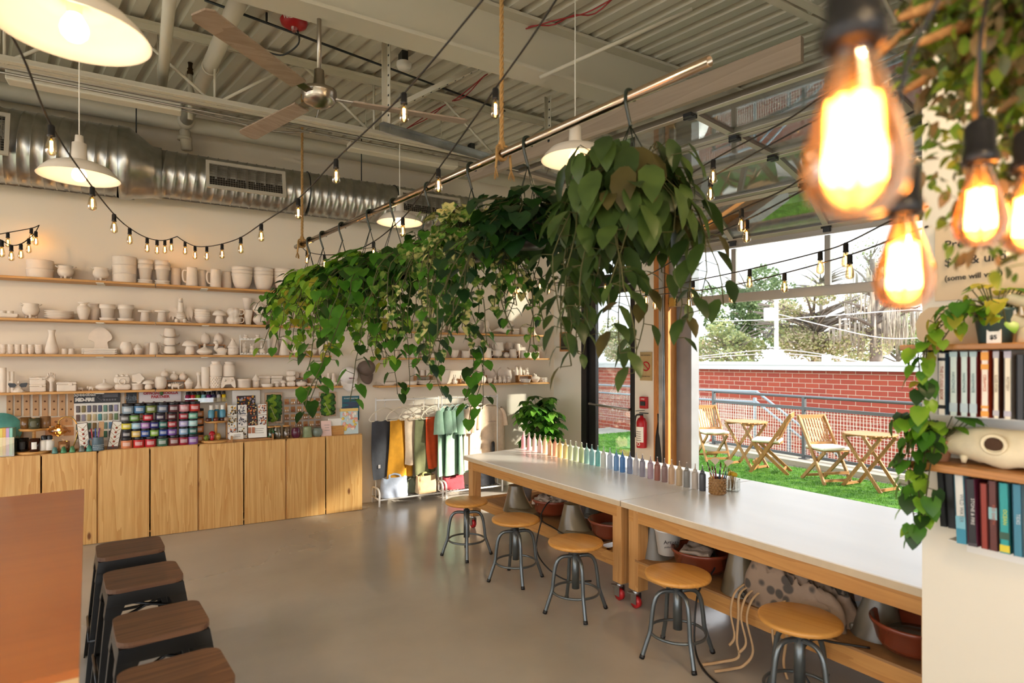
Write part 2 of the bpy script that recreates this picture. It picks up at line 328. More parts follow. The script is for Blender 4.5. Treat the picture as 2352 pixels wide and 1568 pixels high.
# ---------------------------------------------------------------- sectional glass door, raised (door_2)
d2 = thing('door_2', 'raised overhead door of aluminium framed glass panels', 'door', WT(0,0,0), WROT); d2['kind'] = 'structure'
nodes = [(0.02, 2.24), (0.02, 2.88), (-0.50, 3.20), (-1.12, 3.31), (-1.75, 3.31), (-2.36, 3.31)]
mull = [TR0+0.02, 2.62, 3.55, 4.55, TR1]
for i in range(5):
    (o0, z0), (o1, z1) = nodes[i], nodes[i+1]; L = sqrt((o1-o0)**2 + (z1-z0)**2); a = atan2(z1-z0, o1-o0)
    Mx = TR(0, o0, z0) @ RX(a)       # local y runs up the section
    b = MB(); xc, xl = (TR0+TR1)/2, TR1-TR0
    lo, hi = (0.1 if i == 0 else 0.07), 0.06
    b.box((xc, lo/2+0.004, 0), (xl, lo-0.008, 0.045), 0, Mx, 0.004); b.box((xc, L-hi/2-0.002, 0), (xl, hi-0.008, 0.045), 0, Mx, 0.004)
    for j, x in enumerate(mull): b.box((min(max(x, TR0+0.03), TR1-0.03), L/2, 0), (0.05 if 0 < j < 4 else 0.06, L-lo-hi+0.02, 0.04), 0, Mx)
    s_ = obj('door_section', b, M_alu, d2)
    b = MB(); b.box((xc, (lo+L-hi)/2, 0), (xl-0.05, L-lo-hi, 0.006), 0, Mx); obj('glazing', b, M_glass, s_)
    b = MB()
    for x in (2.62, 3.55, 4.55): b.box((x, L-0.004, 0.035), (0.06, 0.08, 0.025), 0, Mx); b.cyl((x-0.045, L, 0.045), (x+0.045, L, 0.045), 0.010, mi=0, M=Mx, n=6)
    obj('hinge', b, M_dark, s_)
b = MB(); b.box((TR0+0.06, -0.03, 2.30), (0.07, 0.03, 0.10)); b.cyl((TR0-0.03, -0.02, 2.29), (TR0+0.1, -0.02, 2.29), 0.008, n=6); obj('bottom_bracket', b, M_brass, d2)
b = MB(); tr = [(0.03, 0.1), (-0.03, 2.5), (-0.03, 2.72), (-0.12, 2.98), (-0.34, 3.16), (-0.62, 3.24), (-1.2, 3.36), (-3.7, 3.36)]
for (o0, z0), (o1, z1) in zip(tr, tr[1:]):
    L = sqrt((o1-o0)**2 + (z1-z0)**2); a = atan2(z1-z0, o1-o0); Mx = TR(TR0-0.045, o0, z0) @ RX(a); b.box((0, L/2, 0), (0.012, L+0.01, 0.055), 0, Mx); b.box((0.025, L/2, -0.026), (0.05, L+0.01, 0.004), 0, Mx)
obj('track', b, M_galv, d2)
b = MB(); b.box((TR0-0.08, -0.028, 1.45), (0.05, 0.055, 2.9)); obj('jamb_angle', b, M_galv, d2)
def perf(b, a, c, wd=0.045):
    a, c = Vector(a), Vector(c); L = (c-a).length; Mx = TR(a) @ ZTO(c-a); b.box((0, 0, L/2), (wd, 0.004, L), 0, Mx); b.box((wd/2, wd/2, L/2), (0.004, wd, L), 0, Mx)
    for i in range(int(L/0.075)): b.cyl((0, -0.004, 0.04+i*0.075), (0, 0.004, 0.04+i*0.075), 0.009, n=6, mi=1, M=Mx)
b = MB(); e0 = (TR0-0.06, -3.62, 3.36)
perf(b, e0, (TR0-0.06, -3.62, 4.12)); perf(b, (TR0-0.1, -3.6, 3.42), (TR0-0.6, -3.3, 3.74)); perf(b, (TR0-0.06, -1.9, 3.36), (TR0-0.06, -1.9, 4.12)); perf(b, (TR0-0.12, -3.62, 3.5), (TR0+0.3, -2.7, 4.12))
obj('hanger_angle', b, [M_ceil, M_dark], d2)
# 2x6 board that stops the raised door
p = WT(1.35, -2.52, 3.36); mb = MB(); mb.box((1.5, 0, 0), (3.0, 0.04, 0.14)); mb.cyl((1.05, -0.022, 0.02), (1.05, 0.022, 0.02), 0.012, n=10, mi=1); mb.box((-0.03, 0, 0.015), (0.06, 0.02, 0.05), 2)
tag(obj('stop_board', mb, [wood('grey_timber', '8e7f70', 'a39382', 0, 5, 0.7), M_black, M_galv], loc=p, rot=(0, 0, WROT)), 'weathered timber board across the inner end of the raised glass door', 'board')
# electrical strip boxes at the joist
for nm, a, L, h in (('strip_light_housing', AY(15, 175, 5.3), 1.05, 0.08), ('strip_light_housing', AY(800, 335, 5.55), 1.1, 0.07)):
    b = MB(); b.box((L/2, 0, 0), (L, 0.12, h), 0, None, 0.01); [b.cyl((L*f, 0, h/2), (L*f, 0, 4.14-a.z), 0.005, n=6) for f in (.15,.85)]
    tag(obj(nm, b, M_ceil, loc=a), 'white metal strip housing ' + ('above the wide duct section' if L < 1.08 else 'above the horizontal door track'), 'light housing')
# ================================================================ ducts, pipes, lamps and fan under the roof
DY = 6.42
M_duct = mat('spiral_duct', 'b4b4b0', 0.3, 1.0, nz=(9, 0.22))
t = thing('air_duct', 'shiny spiral metal air duct running along the shelf wall', 'duct', (0, DY, 3.36))
def ductsec(x0, x1, r, z=0.0, pitch=0.085):
    pr = []; x = x0
    while x < x1: pr += [(r, x), (r, x+pitch-0.014), (r+0.007, x+pitch-0.009), (r+0.007, x+pitch-0.004)]; x += pitch
    b = MB(); sk = Matrix(((0,0,1,0),(1,0,0,0),(0,1,0,z),(0,0,0,1))); b.lathe(pr, 40, 0, sk, smooth=True)
    sh = 0.07
    b.v = [(v[0] + sh*atan2(v[1], v[2]-z)/pi, v[1], v[2]) for v in b.v]; return b
R1, R2 = 0.305, 0.215
obj('wide_section', ductsec(-3.9, -0.26, R1, 0.05), M_duct, t)
b = MB(); RD_ = [(R1-.01,-.30,.05),(R1+.014,-.30,.05),(R1+.014,-.22,.05),(R1,-.2,.048),(R2+.014,-.04,.004),(R2+.016,.03,0),(R2-.01,.03,0)]
b.grid(lambda u, v: (lambda q: (q[1]+.07*(abs(2*u-1)*0), q[0]*cos(2*pi*u), q[2]+q[0]*sin(2*pi*u)))(RD_[int(round(v*6))]), 48, 6); obj('reducer', b, M_duct, t)
obj('narrow_section', ductsec(0.0, 3.3, R2, 0.0), M_duct, t)
def vent(x, wd, h, r, z, nm='vent'):
    b = MB(); y = -r-0.005; th = radians(-12)
    Mx = TR(x, y, z) @ RX(th); fw = 0.03
    for cx, cz, sx, sz in ((0, h/2-fw/2, wd, fw), (0, -h/2+fw/2, wd, fw), (-wd/2+fw/2, 0, fw, h-2*fw), (wd/2-fw/2, 0, fw, h-2*fw)): b.box((cx, -0.008, cz), (sx, 0.02, sz), 0, Mx)
    v = obj(nm, b, mat('vent_frame','bdb6a8',.5,.2), t); b = MB(); b.box((0, 0.012, 0), (wd-0.04, 0.006, h-0.04), 0, Mx); obj('vent_backing', b, mat('vent_dark', '26221e', 0.6), v)
    b = MB(); n = int((wd-0.06)/0.022)
    for i in range(1, n): b.box((-wd/2+fw+i*(wd-2*fw)/n, -0.004, 0), (0.003, 0.004, h-2*fw), 0, Mx)
    for i in range(1, int(h/0.025)): b.box((0, -0.006, -h/2+fw+i*0.022), (wd-2*fw, 0.003, 0.003), 0, Mx)
    b.box((0, -0.008, 0), (0.012, 0.006, h-2*fw), 0, Mx); obj('vent_mesh', b, M_alu, v)
vent(-1.37, 0.72, 0.36, R1, 0.06); vent(0.73, 0.70, 0.27, R2, 0.0); vent(2.62, 0.72, 0.27, R2, 0.0)
for x in (1.32, 2.25): b = MB(); b.torus((x, 0, 0), R2+0.006, 0.006, 32, 6, tilt=RY(pi/2)); obj('joint_band', b, M_dark, t)
for x in (-0.17, 1.9): b = MB(); b.cyl((x, 0, R2), (x, 0, 0.75), 0.006, n=6); obj('hanger_rod', b, M_dark, t)
# painted pipes
b = MB(); zp = 3.92
b.cyl((XL+0.1, 6.58, zp), (4.55, 6.58, zp), 0.075, n=20)
tag(obj('sprinkler_main', b, M_ceil), 'fat painted pipe running along the wall above the duct', 'pipe')
a = AZ(428, 280, 3.9); c_ = AZ(565, -30, 3.9); dv = (c_-a).normalized(); a2 = Vector((a.x - dv.x*(a.y-6.58)/dv.y*1.0, 6.58, 3.92)); b = MB()
b.cyl(a2, a2 + dv*((3.96-a2.y)/dv.y), 0.055, n=16); b.cyl(a2 - dv*0.04, a2 + dv*0.12, 0.072, n=16); b.torus(a+dv*1.3, 0.057, 0.006, 20, 6, tilt=ZTO(dv))
b.cyl(a2 + Vector((0,0,-0.06)), a2 + Vector((0.02,0,-0.25)), 0.05, n=14); b.cyl(a2+Vector((0,0,-0.13)), a2+Vector((0,0,-0.16)), 0.065, n=14)
tag(obj('branch_pipe', b, M_ceil), 'painted branch pipe with a coupling joining the fat pipe', 'pipe')
p0 = AZ(372, 195, 3.75); p1_ = AZ(390, -10, 3.75); b = MB(); b.cyl(p0, p1_, 0.036, n=12); b.ball(p0, 0.037, 12, 8); b.cyl(p0+Vector((0,0,0.0)), p0+Vector((0,0,0.36)), 0.02, n=8)
tag(obj('capped_pipe', b, M_ceil), 'short painted pipe stub hanging beside the branch pipe', 'pipe')
t = thing('fire_sprinkler', 'bronze sprinkler head upright on a painted riser by the branch pipe', 'sprinkler', AD(437, 205, 5.0)); b = MB(); b.cyl((0,0,-0.25),(0,0,0.12),0.02,n=10); obj('riser', b, M_ceil, t)
b = MB(); b.lathe([(0.022,0.12),(0.026,0.14),(0.018,0.16),(0.024,0.17),(0.01,0.18),(0.02,0.22),(0.003,0.225)], 10); b.box((0,0,0.2),(0.03,0.004,0.05)); obj('head', b, mat('old_bronze','4b3a28',0.4,0.8), t)
b = MB(); y_ = 5.2
for z_, r_ in ((3.62, 0.012), (3.58, 0.008)): b.cyl((XL+0.2, y_, z_), (4.6, y_+0.05, z_-0.02), r_, n=6)
b.tube(catmull([(-1.2,5.32,3.66),(0.4,5.34,3.58),(0.9,5.33,3.56),(1.15,5.3,3.66),(1.2,5.2,4.0)]), 0.008, 6)
tag(obj('conduit', b, M_alu), 'thin grey conduits and cable tied along the joist', 'conduit')
b = MB(); b.cyl(AZ(470,0,4.08), AZ(1160,255,4.08), 0.009, n=6); b.box(AZ(612, 40, 4.1), (0.012, 0.03, 0.06)); b.box(AZ(890, 128, 4.1), (0.012, 0.03, 0.06))
tag(obj('conduit', b, M_dark), 'dark conduit clipped to the roof deck beside the red fire strobe', 'conduit')
M_rcab = mat('red_cable', '9e2a2e', 0.5)
for P, lb in (([AZ(900,318,4.05),AZ(985,262,4.08),AZ(1050,225,4.06),AZ(1115,172,4.08)], 'bundle of thin red cables beyond the deep beam'), ([AZ(1195,70,4.06),AZ(1270,48,4.1),AZ(1345,30,4.06),AZ(1420,-10,4.1)], 'thin red cables on the deck before the deep beam')):
    b = MB(); Q = catmull(P, 5)
    for o in (0, 0.02): b.tube([q + Vector((o, 0, o*sin(i))) for i, q in enumerate(Q)], 0.005, 5)
    tag(obj('red_cable', b, M_rcab), lb, 'cable')
b = MB(); b.cyl(AZ(1240,178,3.66), AZ(1590,20,3.9), 0.013, n=8); tag(obj('conduit', b, M_ceil), 'painted conduit slanting from the deep beam to the roof', 'conduit')
# fire strobe
t = thing('fire_strobe', 'red ceiling fire strobe with clear lens lettered in white', 'alarm', AZ(675, 58, 4.03))
b = MB(); b.box((0,0,0.06),(0.1,0.1,0.05)); obj('back_box', b, M_galv, t)
b = MB(); b.lathe([(0.001,-0.02),(0.05,-0.02),(0.085,0.0),(0.095,0.025),(0.09,0.035),(0.001,0.036)], 28); obj('housing', b, M_red, t)
b = MB(); b.lathe([(0.001,-0.055),(0.012,-0.05),(0.028,-0.02)], 14); obj('lens', b, M_clear, t)
text('lettering', 'FIRE', 0.034, M_paper, t, (-0.055, -0.082, 0.008), (pi*0.75, 0, -0.6), bold=0.0006)
b = MB(); b.tube(catmull([(0.03,0.02,-0.02),(0.04,0.05,-0.1),(-0.05,0.15,-0.16),(-0.16,0.22,-0.13)]), 0.006, 6); obj('cable', b, M_dark, t)
for p, lb in ((AZ(928,150,4.02), 'white round smoke sensor beside the perforated hanger'), (AZ(1084,352,4.02), 'small white round sensor near the corner of the deck')):
    t = thing('smoke_sensor', lb, 'sensor', p); b = MB(); b.lathe([(0.001,-0.03),(0.05,-0.03),(0.06,-0.01),(0.06,0.02)], 20); obj('sensor_body', b, M_white, t); b = MB(); b.box((0,0.02,0.07),(0.05,0.09,0.08)); obj('junction_box', b, M_dark, t)
# ceiling fan
F = Vector((0.855, 3.78, 3.25)); t = thing('ceiling_fan', 'brushed steel ceiling fan with three grey wooden blades', 'fan', F)
Ms = mat('brushed_nickel', 'a59c90', 0.28, 1.0)
b = MB(); b.lathe([(0.001,0.86),(0.06,0.86),(0.075,0.82),(0.07,0.78),(0.03,0.75),(0.028,0.72)], 24); obj('canopy', b, Ms, t)
b = MB(); b.cyl((0,0,0.1),(0,0,0.78),0.014,n=12); obj('downrod', b, Ms, t)
b = MB(); b.lathe([(0.001,-0.06),(0.03,-0.06),(0.085,-0.035),(0.1,-0.01),(0.1,0.015),(0.105,0.02),(0.105,0.045),(0.06,0.055),(0.035,0.07),(0.03,0.17),(0.015,0.18)], 32); obj('motor', b, Ms, t)
Mbl = wood('fan_blade_wood', '8f7a69', 'a89584', 0, 6, 0.45)
for a in (radians(223), radians(109), radians(-8)):
    b = MB(); Mx = RZ(a) @ RX(radians(10)); b.prism([(0.2,-0.05),(0.92,-0.065),(0.95,-0.04),(0.95,0.04),(0.92,0.065),(0.2,0.05)], -0.005, 0.005, 0, Mx); bl = obj('blade', b, Mbl, t)
    b = MB(); b.box((0.155,0,0.004),(0.16,0.05,0.006),0,Mx); b.box((0.24,0,0.008),(0.06,0.07,0.005),0,Mx); obj('blade_bracket', b, Ms, bl)
# pendants
Mshade = mat('cream_enamel', 'efe6da', 0.35, coat=0.3)
def make_pendant():
    t = thing('pendant_lamp', '', 'pendant lamp', (0,0,0)); b = MB()
    b.lathe([(0.205,0.0),(0.2,0.006),(0.185,0.03),(0.15,0.065),(0.1,0.085),(0.045,0.1),(0.04,0.105),(0.036,0.20),(0.033,0.2),(0.033,0.12),(0.045,0.09),(0.1,0.078),(0.147,0.059),(0.18,0.026),(0.198,0.002),(0.205,0.0)], 48); obj('shade', b, Mshade, t)
    b = MB(); b.lathe([(0.001,0.245),(0.02,0.245),(0.024,0.2),(0.03,0.195),(0.03,0.11),(0.022,0.1),(0.02,0.06)], 16); obj('socket', b, Mshade, t)
    b = MB(); b.lathe([(0.001,-0.022),(0.02,-0.019),(0.034,-0.004),(0.038,0.014),(0.034,0.032),(0.024,0.05),(0.018,0.06)], 20); obj('bulb', b, glow('pendant_bulb', 'ffce94', 7.0), t)
    b = MB(); b.cyl((0,0,0.24),(0,0,1.27),0.0035,n=6); obj('cord', b, M_white, t); return t
PT = None
for p, lb in ((AD(171,78,1.84), 'cream dome pendant lamp hanging closest to the bar table'), (AD(182,408,3.5), 'cream dome pendant lamp before the wide duct section'), (AD(918,512,5.45), 'cream dome pendant lamp before the narrow duct end and shelf wall'), (AD(1321,368,3.6), 'cream dome pendant lamp half hidden by the big dark plant')):
    if PT is None: PT = make_pendant(); PT.location = p; PT['label'] = lb; PTT = tree_of(PT)
    else: q = place(PTT, p, 0, lb)
for p in ((-2.4,1.9,2.8),(-2.5,4.5,2.8),(0.1,-.6,2.8),(2.2,.4,2.8),(-2.3,-1.2,2.8)): place(PTT, p, 0, 'cream dome pendant lamp added as fill light on the unseen side of the room')  # unseen pendants added to brighten the room
for q in [o for o in C.objects if o.name.startswith('pendant_lamp')]:
    q['group'] = 'cream pendant lamps'
    l = bpy.data.lights.new('pendant_glow', 'POINT'); l.energy = 1.0 if q.location.y > 1.95 and q.location.x > -1.5 else 20.0; l.color = (1.0, 0.72, 0.42); l.shadow_soft_size = 0.03; lo = bpy.data.objects.new('pendant_glow', l); C.objects.link(lo); lo.parent = q; lo.location = (0, 0, -0.03)  # the added unseen pendants burn far stronger, as fill
# ================================================================ cabinets, shelves, tables, stools
# closing walls on the unseen sides, with openings sized to let in fill light
mb = MB()
for y0, y1, z0, z1 in ((YB, 6.8, 0, 0.25), (YB, 6.8, 3.35, 4.3), (YB, -2.9, 0.25, 3.35), (0.0, 0.25, 0.25, 3.35), (2.9, 3.15, 0.25, 3.35), (6.0, 6.8, 0.25, 3.35)): mb.box((XL-0.1, (y0+y1)/2, (z0+z1)/2), (0.2, y1-y0, z1-z0))
struct('wall_left', mb, M_wall)
mb = MB()
for x0, x1, z0, z1 in ((XL, 6.8, 0, 0.6), (XL, 6.8, 3.35, 4.3), (XL, -3.9, 0.6, 3.35), (-1.5, -1.3, 0.6, 3.35), (1.2, 6.8, 0.6, 3.35)): mb.box(((x0+x1)/2, YB-0.1, (z0+z1)/2), (x1-x0, 0.2, z1-z0))
struct('wall_front', mb, M_wall)
M_pine = wood('pine_door', 'e2b877', 'c8914e', 2, 7.5, 0.42, True, 2.2); M_ply = wood('shelf_pine', 'd8a561', 'bd8443', 0, 9, 0.5)
M_pineY = wood('pine_frame', 'd19a57', 'b57b3c', 2, 7, 0.5, True); M_pineT = wood('pine_rail', 'd19a57', 'b57b3c', 1, 7, 0.5, True)
CB = 6.5                                   # cabinet door faces
names = ['end cabinet by the clothes rack', 'cabinet under the tall card display', 'cabinet under the glaze jars', 'cabinet under the two tier candle stand', 'cabinet hidden behind the bar table']
doors_x = [1.94 - 0.4*i for i in range(11)]
for i in range(5):
    xr = 1.935 - 0.8*i; t = thing('cabinet', 'pale knotty pine low ' + names[i], 'cabinet', (xr-0.4, CB+0.148, 0), 0, 'row of pine cabinets')
    b = MB(); b.box((-0.392, 0.002, 0.415), (0.018, 0.296, 0.83)); b.box((0.387, 0.002, 0.415), (0.018, 0.296, 0.83)); b.box((-0.003, 0.002, 0.819), (0.796, 0.296, 0.02)); b.box((0, 0.002, 0.05), (0.77, 0.29, 0.018)); b.box((0, 0.146, 0.43), (0.77, 0.006, 0.8)); obj('carcass', b, M_pine, t)
    for sx in (-1, 1):
        b = MB(); b.box((0, 0, 0), (0.386, 0.018, 0.822), 0, None, 0.002); obj('door', b, M_pine, t, loc=(sx*0.198+(0.002 if sx > 0 else -0.0), -0.153, 0.414))
# wall shelves
SHZ = [2.36, 2.0, 1.69, 1.36]; SHR = [1.972, 1.667, 1.35]
M_clip = mat('shelf_clip', 'e8e2d6', 0.5)
def wall_shelf(x0, x1, z, label, th=0.02):
    t = thing('wall_shelf', label, 'shelf', ((x0+x1)/2, 6.7, z), 0, 'long pine wall shelves'); L = x1-x0
    b = MB(); b.box((0, -0.02, -th/2), (L, 0.22, th), 0, None, 0.002); obj('board', b, M_ply, t)
    n = max(1, int(L/0.75))
    for i in range(n):
        b = MB(); x = -L/2 + (i+0.5)*L/n; b.box((x, -0.03, -th-0.003), (0.06, 0.225, 0.006)); obj('shelf_bracket', b, M_clip, t)
ord_ = ['top', 'second highest', 'third', 'lowest']
for k, z in enumerate(SHZ):
    xr = [1.62, 1.66, 1.62, 1.74][k]
    wall_shelf(-0.02+0.003, xr, z, 'pine wall shelf above the cabinets, ' + ord_[k] + ' of four, reaching the hats')
    wall_shelf(-2.6, -0.02-0.003, z, 'pine wall shelf above the glaze chart, ' + ord_[k] + ' of four, running out of frame')
for k, z in enumerate(SHR): wall_shelf(2.14, 4.47, z, 'pale pine wall shelf above the clothes racks, ' + ['top', 'middle', 'bottom'][k] + ' of three')
# ---------------------------------------------------------------- work table: two benches end to end
TZ = 0.70
M_top = mat('table_canvas_top', 'f4efe8', 0.28, nz=(3, 0.06), stretch=(1, 0.25, 1)); M_edge = mat('table_edge_strip', 'd3c0a0', 0.5, nz=(20, 0.06)); M_tan = mat('caster_red', 'c5262b', 0.35)
M_legp = wood('bench_pine', 'd6a468', 'bd874c', 2, 6, 0.5, True); M_legx = wood('bench_pine_long', 'd09a58', 'b98144', 1, 6, 0.5, True); M_legw = wood('bench_pine_cross', 'd09a58', 'b98144', 0, 6, 0.5)
def bench(y0, y1, xf0, xf1, label, sk=0.0):
    """y0 near end, y1 far end; the top's front edge runs from xf0 to xf1"""
    t = thing('work_bench', label, 'work table', ((xf0+xf1)/2+0.66, (y0+y1)/2, 0)); ox, oy = t.location.x, t.location.y
    b = MB(); q = [(xf0-ox, y0-oy), (xf0+1.33-ox, y0-oy), (xf1+1.33-ox, y1+sk-oy), (xf1-ox, y1-oy)]; b.prism(q, TZ-0.006, TZ, 0); b.prism(q, TZ-0.04, TZ-0.006, 1); obj('top', b, [M_top, M_edge], t)
    b = MB(); L = y1-y0; a = atan2(xf1-xf0, L)
    for sx in (0.06, 1.27): b = MB(); Mx = TR((xf0+xf1)/2+sx-ox, 0, TZ-0.085) @ RZ(-a); b.box((0,0,0), (0.04, L-0.06, 0.09), 0, Mx); obj('apron', b, M_legx, t)
    b = MB()
    for yy in (y0+0.1, y1-0.1): b = MB(); b.box((0, yy-oy, TZ-0.085), (1.16, 0.04, 0.09)); obj('cross_rail', b, M_legw, t)
    for yy in (y0+0.075, y1-0.075):
        for sx in (0.085, 1.245):
            xx = xf0 + (xf1-xf0)*(yy-y0)/L + sx
            b = MB(); b.box((xx-ox, yy-oy, (TZ-0.045+0.12)/2), (0.09, 0.09, TZ-0.045-0.12), 0, None, 0.003); lg = obj('leg', b, M_legp, t)
            ca = obj('caster', (lambda m: (m.box((xx-ox, yy-oy, 0.116), (0.07, 0.07, 0.006)), m.cyl((xx-ox-0.02, yy-oy, 0.115), (xx-ox-0.02, yy-oy, 0.09), 0.022, n=12), m.box((xx-ox-0.02-0.024, yy-oy, 0.065), (0.004, 0.05, 0.07)), m.box((xx-ox+0.004, yy-oy, 0.065), (0.004, 0.05, 0.07)), m.box((xx-ox-0.02, yy-oy+0.045, 0.085), (0.035, 0.05, 0.008), 0, None, 0), m)[-1])(MB()), M_galv, lg)
            b = MB(); b.cyl((xx-ox-0.034, yy-oy, 0.04), (xx-ox-0.006, yy-oy, 0.04), 0.04, n=20); obj('wheel', b, M_tan, lg)
    b = MB()
    for sx in (0.06, 1.27): Mx = TR((xf0+xf1)/2+sx-ox, 0, 0.27) @ RZ(-a); b.box((0,0,0), (0.04, L-0.22, 0.09), 0, Mx)
    for yy in (y0+0.19, y1-0.19): b.box((0, yy-oy, 0.27), (1.16, 0.04, 0.09))
    obj('shelf_frame', b, M_legx, t)
    b = MB(); Mx = TR((xf0+xf1)/2+0.665-ox, 0, 0.322) @ RZ(-a); b.box((0,0,0), (1.26, L-0.62 if y1 > 4 else L-0.16, 0.012), 0, Mx); obj('shelf_panel', b, mat('shelf_plywood', 'a87c50', 0.6, nz=(5, 0.15), stretch=(6, .6, 1)), t)
    return t
bench(3.075, 5.32, 2.655, 2.59, 'white topped pine work bench at the clothes rack end, on red casters', .26)
bench(1.16, 3.065, 2.70, 2.655, 'white topped pine work bench at the bookshelf end, on red casters')
# ---------------------------------------------------------------- round swivel stools
M_seat = wood('stool_seat_wood', 'd9a054', 'c98b3f', 1, 5, 0.32); M_tube = mat('grey_tube', '6c7376', 0.3, 0.7)
def make_stool():
    t = thing('swivel_stool', '', 'stool', (0,0,0))
    b = MB(); b.lathe([(0.0005,0.432),(0.165,0.432),(0.177,0.438),(0.18,0.447),(0.177,0.456),(0.168,0.46),(0.0005,0.46)], 48); obj('seat', b, M_seat, t)
    b = MB(); b.cyl((0,0,0.36),(0,0,0.432),0.014,n=12); b.cyl((0,0,0.425),(0,0,0.432),0.07,n=16); obj('screw', b, M_black, t)
    b = MB(); b.cyl((0,0,0.15),(0,0,0.385),0.025,n=18); obj('hub', b, M_tube, t)
    for k in range(4):
        a = pi/4 + k*pi/2 + 0.35; b = MB(); P = [(0.02,0.36),(0.08,0.362),(0.115,0.345),(0.137,0.30),(0.15,0.22),(0.158,0.15),(0.185,0.07),(0.205,0.012)]
        b.tube([(r*cos(a), r*sin(a), z) for r, z in [(p.x, p.y) for p in catmull([(r, z, 0) for r, z in P], 4)]], 0.0125, 10); l = obj('leg', b, M_tube, t)
        b = MB(); d = Vector((0.02*cos(a), 0.02*sin(a), -0.058)).normalized(); e = Vector((0.205*cos(a), 0.205*sin(a), 0.012)); b.cyl(e-d*0.01, e+d*0.011, 0.0145, n=10); obj('foot_cap', b, M_black, l)
    b = MB(); b.torus((0,0,0.135), 0.152, 0.0085, 40, 8); obj('foot_ring', b, M_tube, t); return t
ST = None
for i, (x, y, rz) in enumerate(((2.235,4.53,0.0),(2.30,3.835,0.15),(2.345,3.15,0.1),(2.475,2.385,0.05),(2.53,1.69,0.25))):
    lb = 'round wooden swivel stool on grey legs, ' + ['first of the row, by the clothes rack', 'second from the clothes rack end', 'third of the row, before the paired bench legs', 'fourth of the row, before the upright cone', 'last of the row, before the printed apron'][i]
    if ST is None: ST = make_stool(); ST.location = (x,y,0); ST.rotation_euler.z = rz; tag(ST, lb, None, 'round swivel stools'); STT = tree_of(ST)
    else: place(STT, (x,y,0), rz, lb)
# ---------------------------------------------------------------- bar table and metal bar stools
t = thing('bar_table', 'high bar table with a glossy reddish plywood top', 'table', (-0.765, 2.926, 0), radians(4.7))
b = MB(); b.box((0.03, 0, 0.89), (0.95, 2.45, 0.02)); b.box((0.03, 0, 0.868), (0.95, 2.45, 0.024), 1); obj('top', b, [wood('red_plywood', 'b0662c', '98501f', 0, 1.6, 0.28, False, 0.7), mat('plywood_edge', 'c9a878', 0.6)], t)
b = MB(); b.box((0.03, 0, 0.82), (0.8, 2.2, 0.06)); obj('apron', b, M_dark, t)
for sx in (-0.37, 0.4):
    for sy in (-1.05, 1.05): b = MB(); b.box((sx, sy, 0.41), (0.05, 0.05, 0.82)); obj('leg', b, M_dark, t)
M_walnut = wood('walnut_seat', '7d5a41', '5e4130', 0, 5, 0.5); M_blk = mat('black_enamel', '191a1c', 0.3, 0.2)
def make_bar():
    t = thing('bar_stool', '', 'bar stool', (0,0,0))
    b = MB(); b.prism(rrect(0.305, 0.305, 0.05, 5), 0.60, 0.62); obj('seat', b, M_walnut, t)
    # folded sheet collar with a slot on every side
    b = MB(); ht, hb = 0.148, 0.163
    for k in range(4):
        Mx = RZ(k*pi/2)
        o = [(-ht, 0.598), (ht, 0.598), (hb-0.002, 0.50), (0.105, 0.50), (0.085, 0.545), (-0.085, 0.545), (-0.105, 0.50), (-hb+0.002, 0.50)]
        f = lambda z: -(ht + (0.598-z)*(hb-ht)/0.098)
        v = [(x, f(z), z) for x, z in o] + [(x, f(z)+0.006, z) for x, z in o]; n = 8
        fs = [(0,7,6,5), (0,5,4,1), (1,4,3,2)] + [tuple(n+i for i in g[::-1]) for g in ((0,7,6,5),(0,5,4,1),(1,4,3,2))] + [(i, (i+1) % n, n+(i+1) % n, n+i) for i in range(n)]
        b.add(v, fs, 0, False, Mx)
    b.prism(rrect(0.29, 0.29, 0.04, 4), 0.592, 0.6); obj('collar', b, M_blk, t)
    for k in range(4):
        Mx = RZ(k*pi/2); b = MB(); top, bot = 0.155, 0.205
        v = []
        for z, e, wd in ((0.55, 0.156, 0.052), (0.0, 0.205, 0.03)): v += [(-e, -e+wd, z), (-e, -e, z), (-e+wd, -e, z), (-e+wd, -e+0.006, z), (-e+0.006, -e+0.006, z), (-e+0.006, -e+wd, z)]
        b.add(v, [(i, (i+1) % 6, 6+(i+1) % 6, 6+i) for i in range(6)] + [(5,4,3,2,1,0), (6,7,8,9,10,11)], 0, False, Mx); obj('leg', b, M_blk, t)
    for k in range(4): b = MB(); b.cyl((-0.185,-0.185,0.22),(0.185,-0.185,0.22),0.009,n=8,M=RZ(k*pi/2)); obj('footrest', b, M_blk, t)
    b = MB(); b.cyl((-0.15,-0.15,0.47),(0.15,0.15,0.47),0.007,n=8); obj('brace', b, M_blk, t); b = MB(); b.cyl((0.15,-0.15,0.485),(-0.15,0.15,0.485),0.007,n=8); obj('brace', b, M_blk, t); return t
BS = None
for i, (x, y, rz) in enumerate(((-0.13,3.87,0.1),(-0.06,3.33,0.12),(0.01,2.71,0.11),(0.05,2.2,0.12))):
    lb = 'black metal bar stool with brown wooden seat, ' + ['by the cabinets, furthest along the bar table', 'second from the cabinets', 'third from the cabinets', 'at the pale raw edge'][i]
    if BS is None: BS = make_bar(); BS.location = (x,y,0); BS.rotation_euler.z = rz; tag(BS, lb, None, 'metal bar stools'); BST = tree_of(BS)
    else: place(BST, (x,y,0), rz, lb)
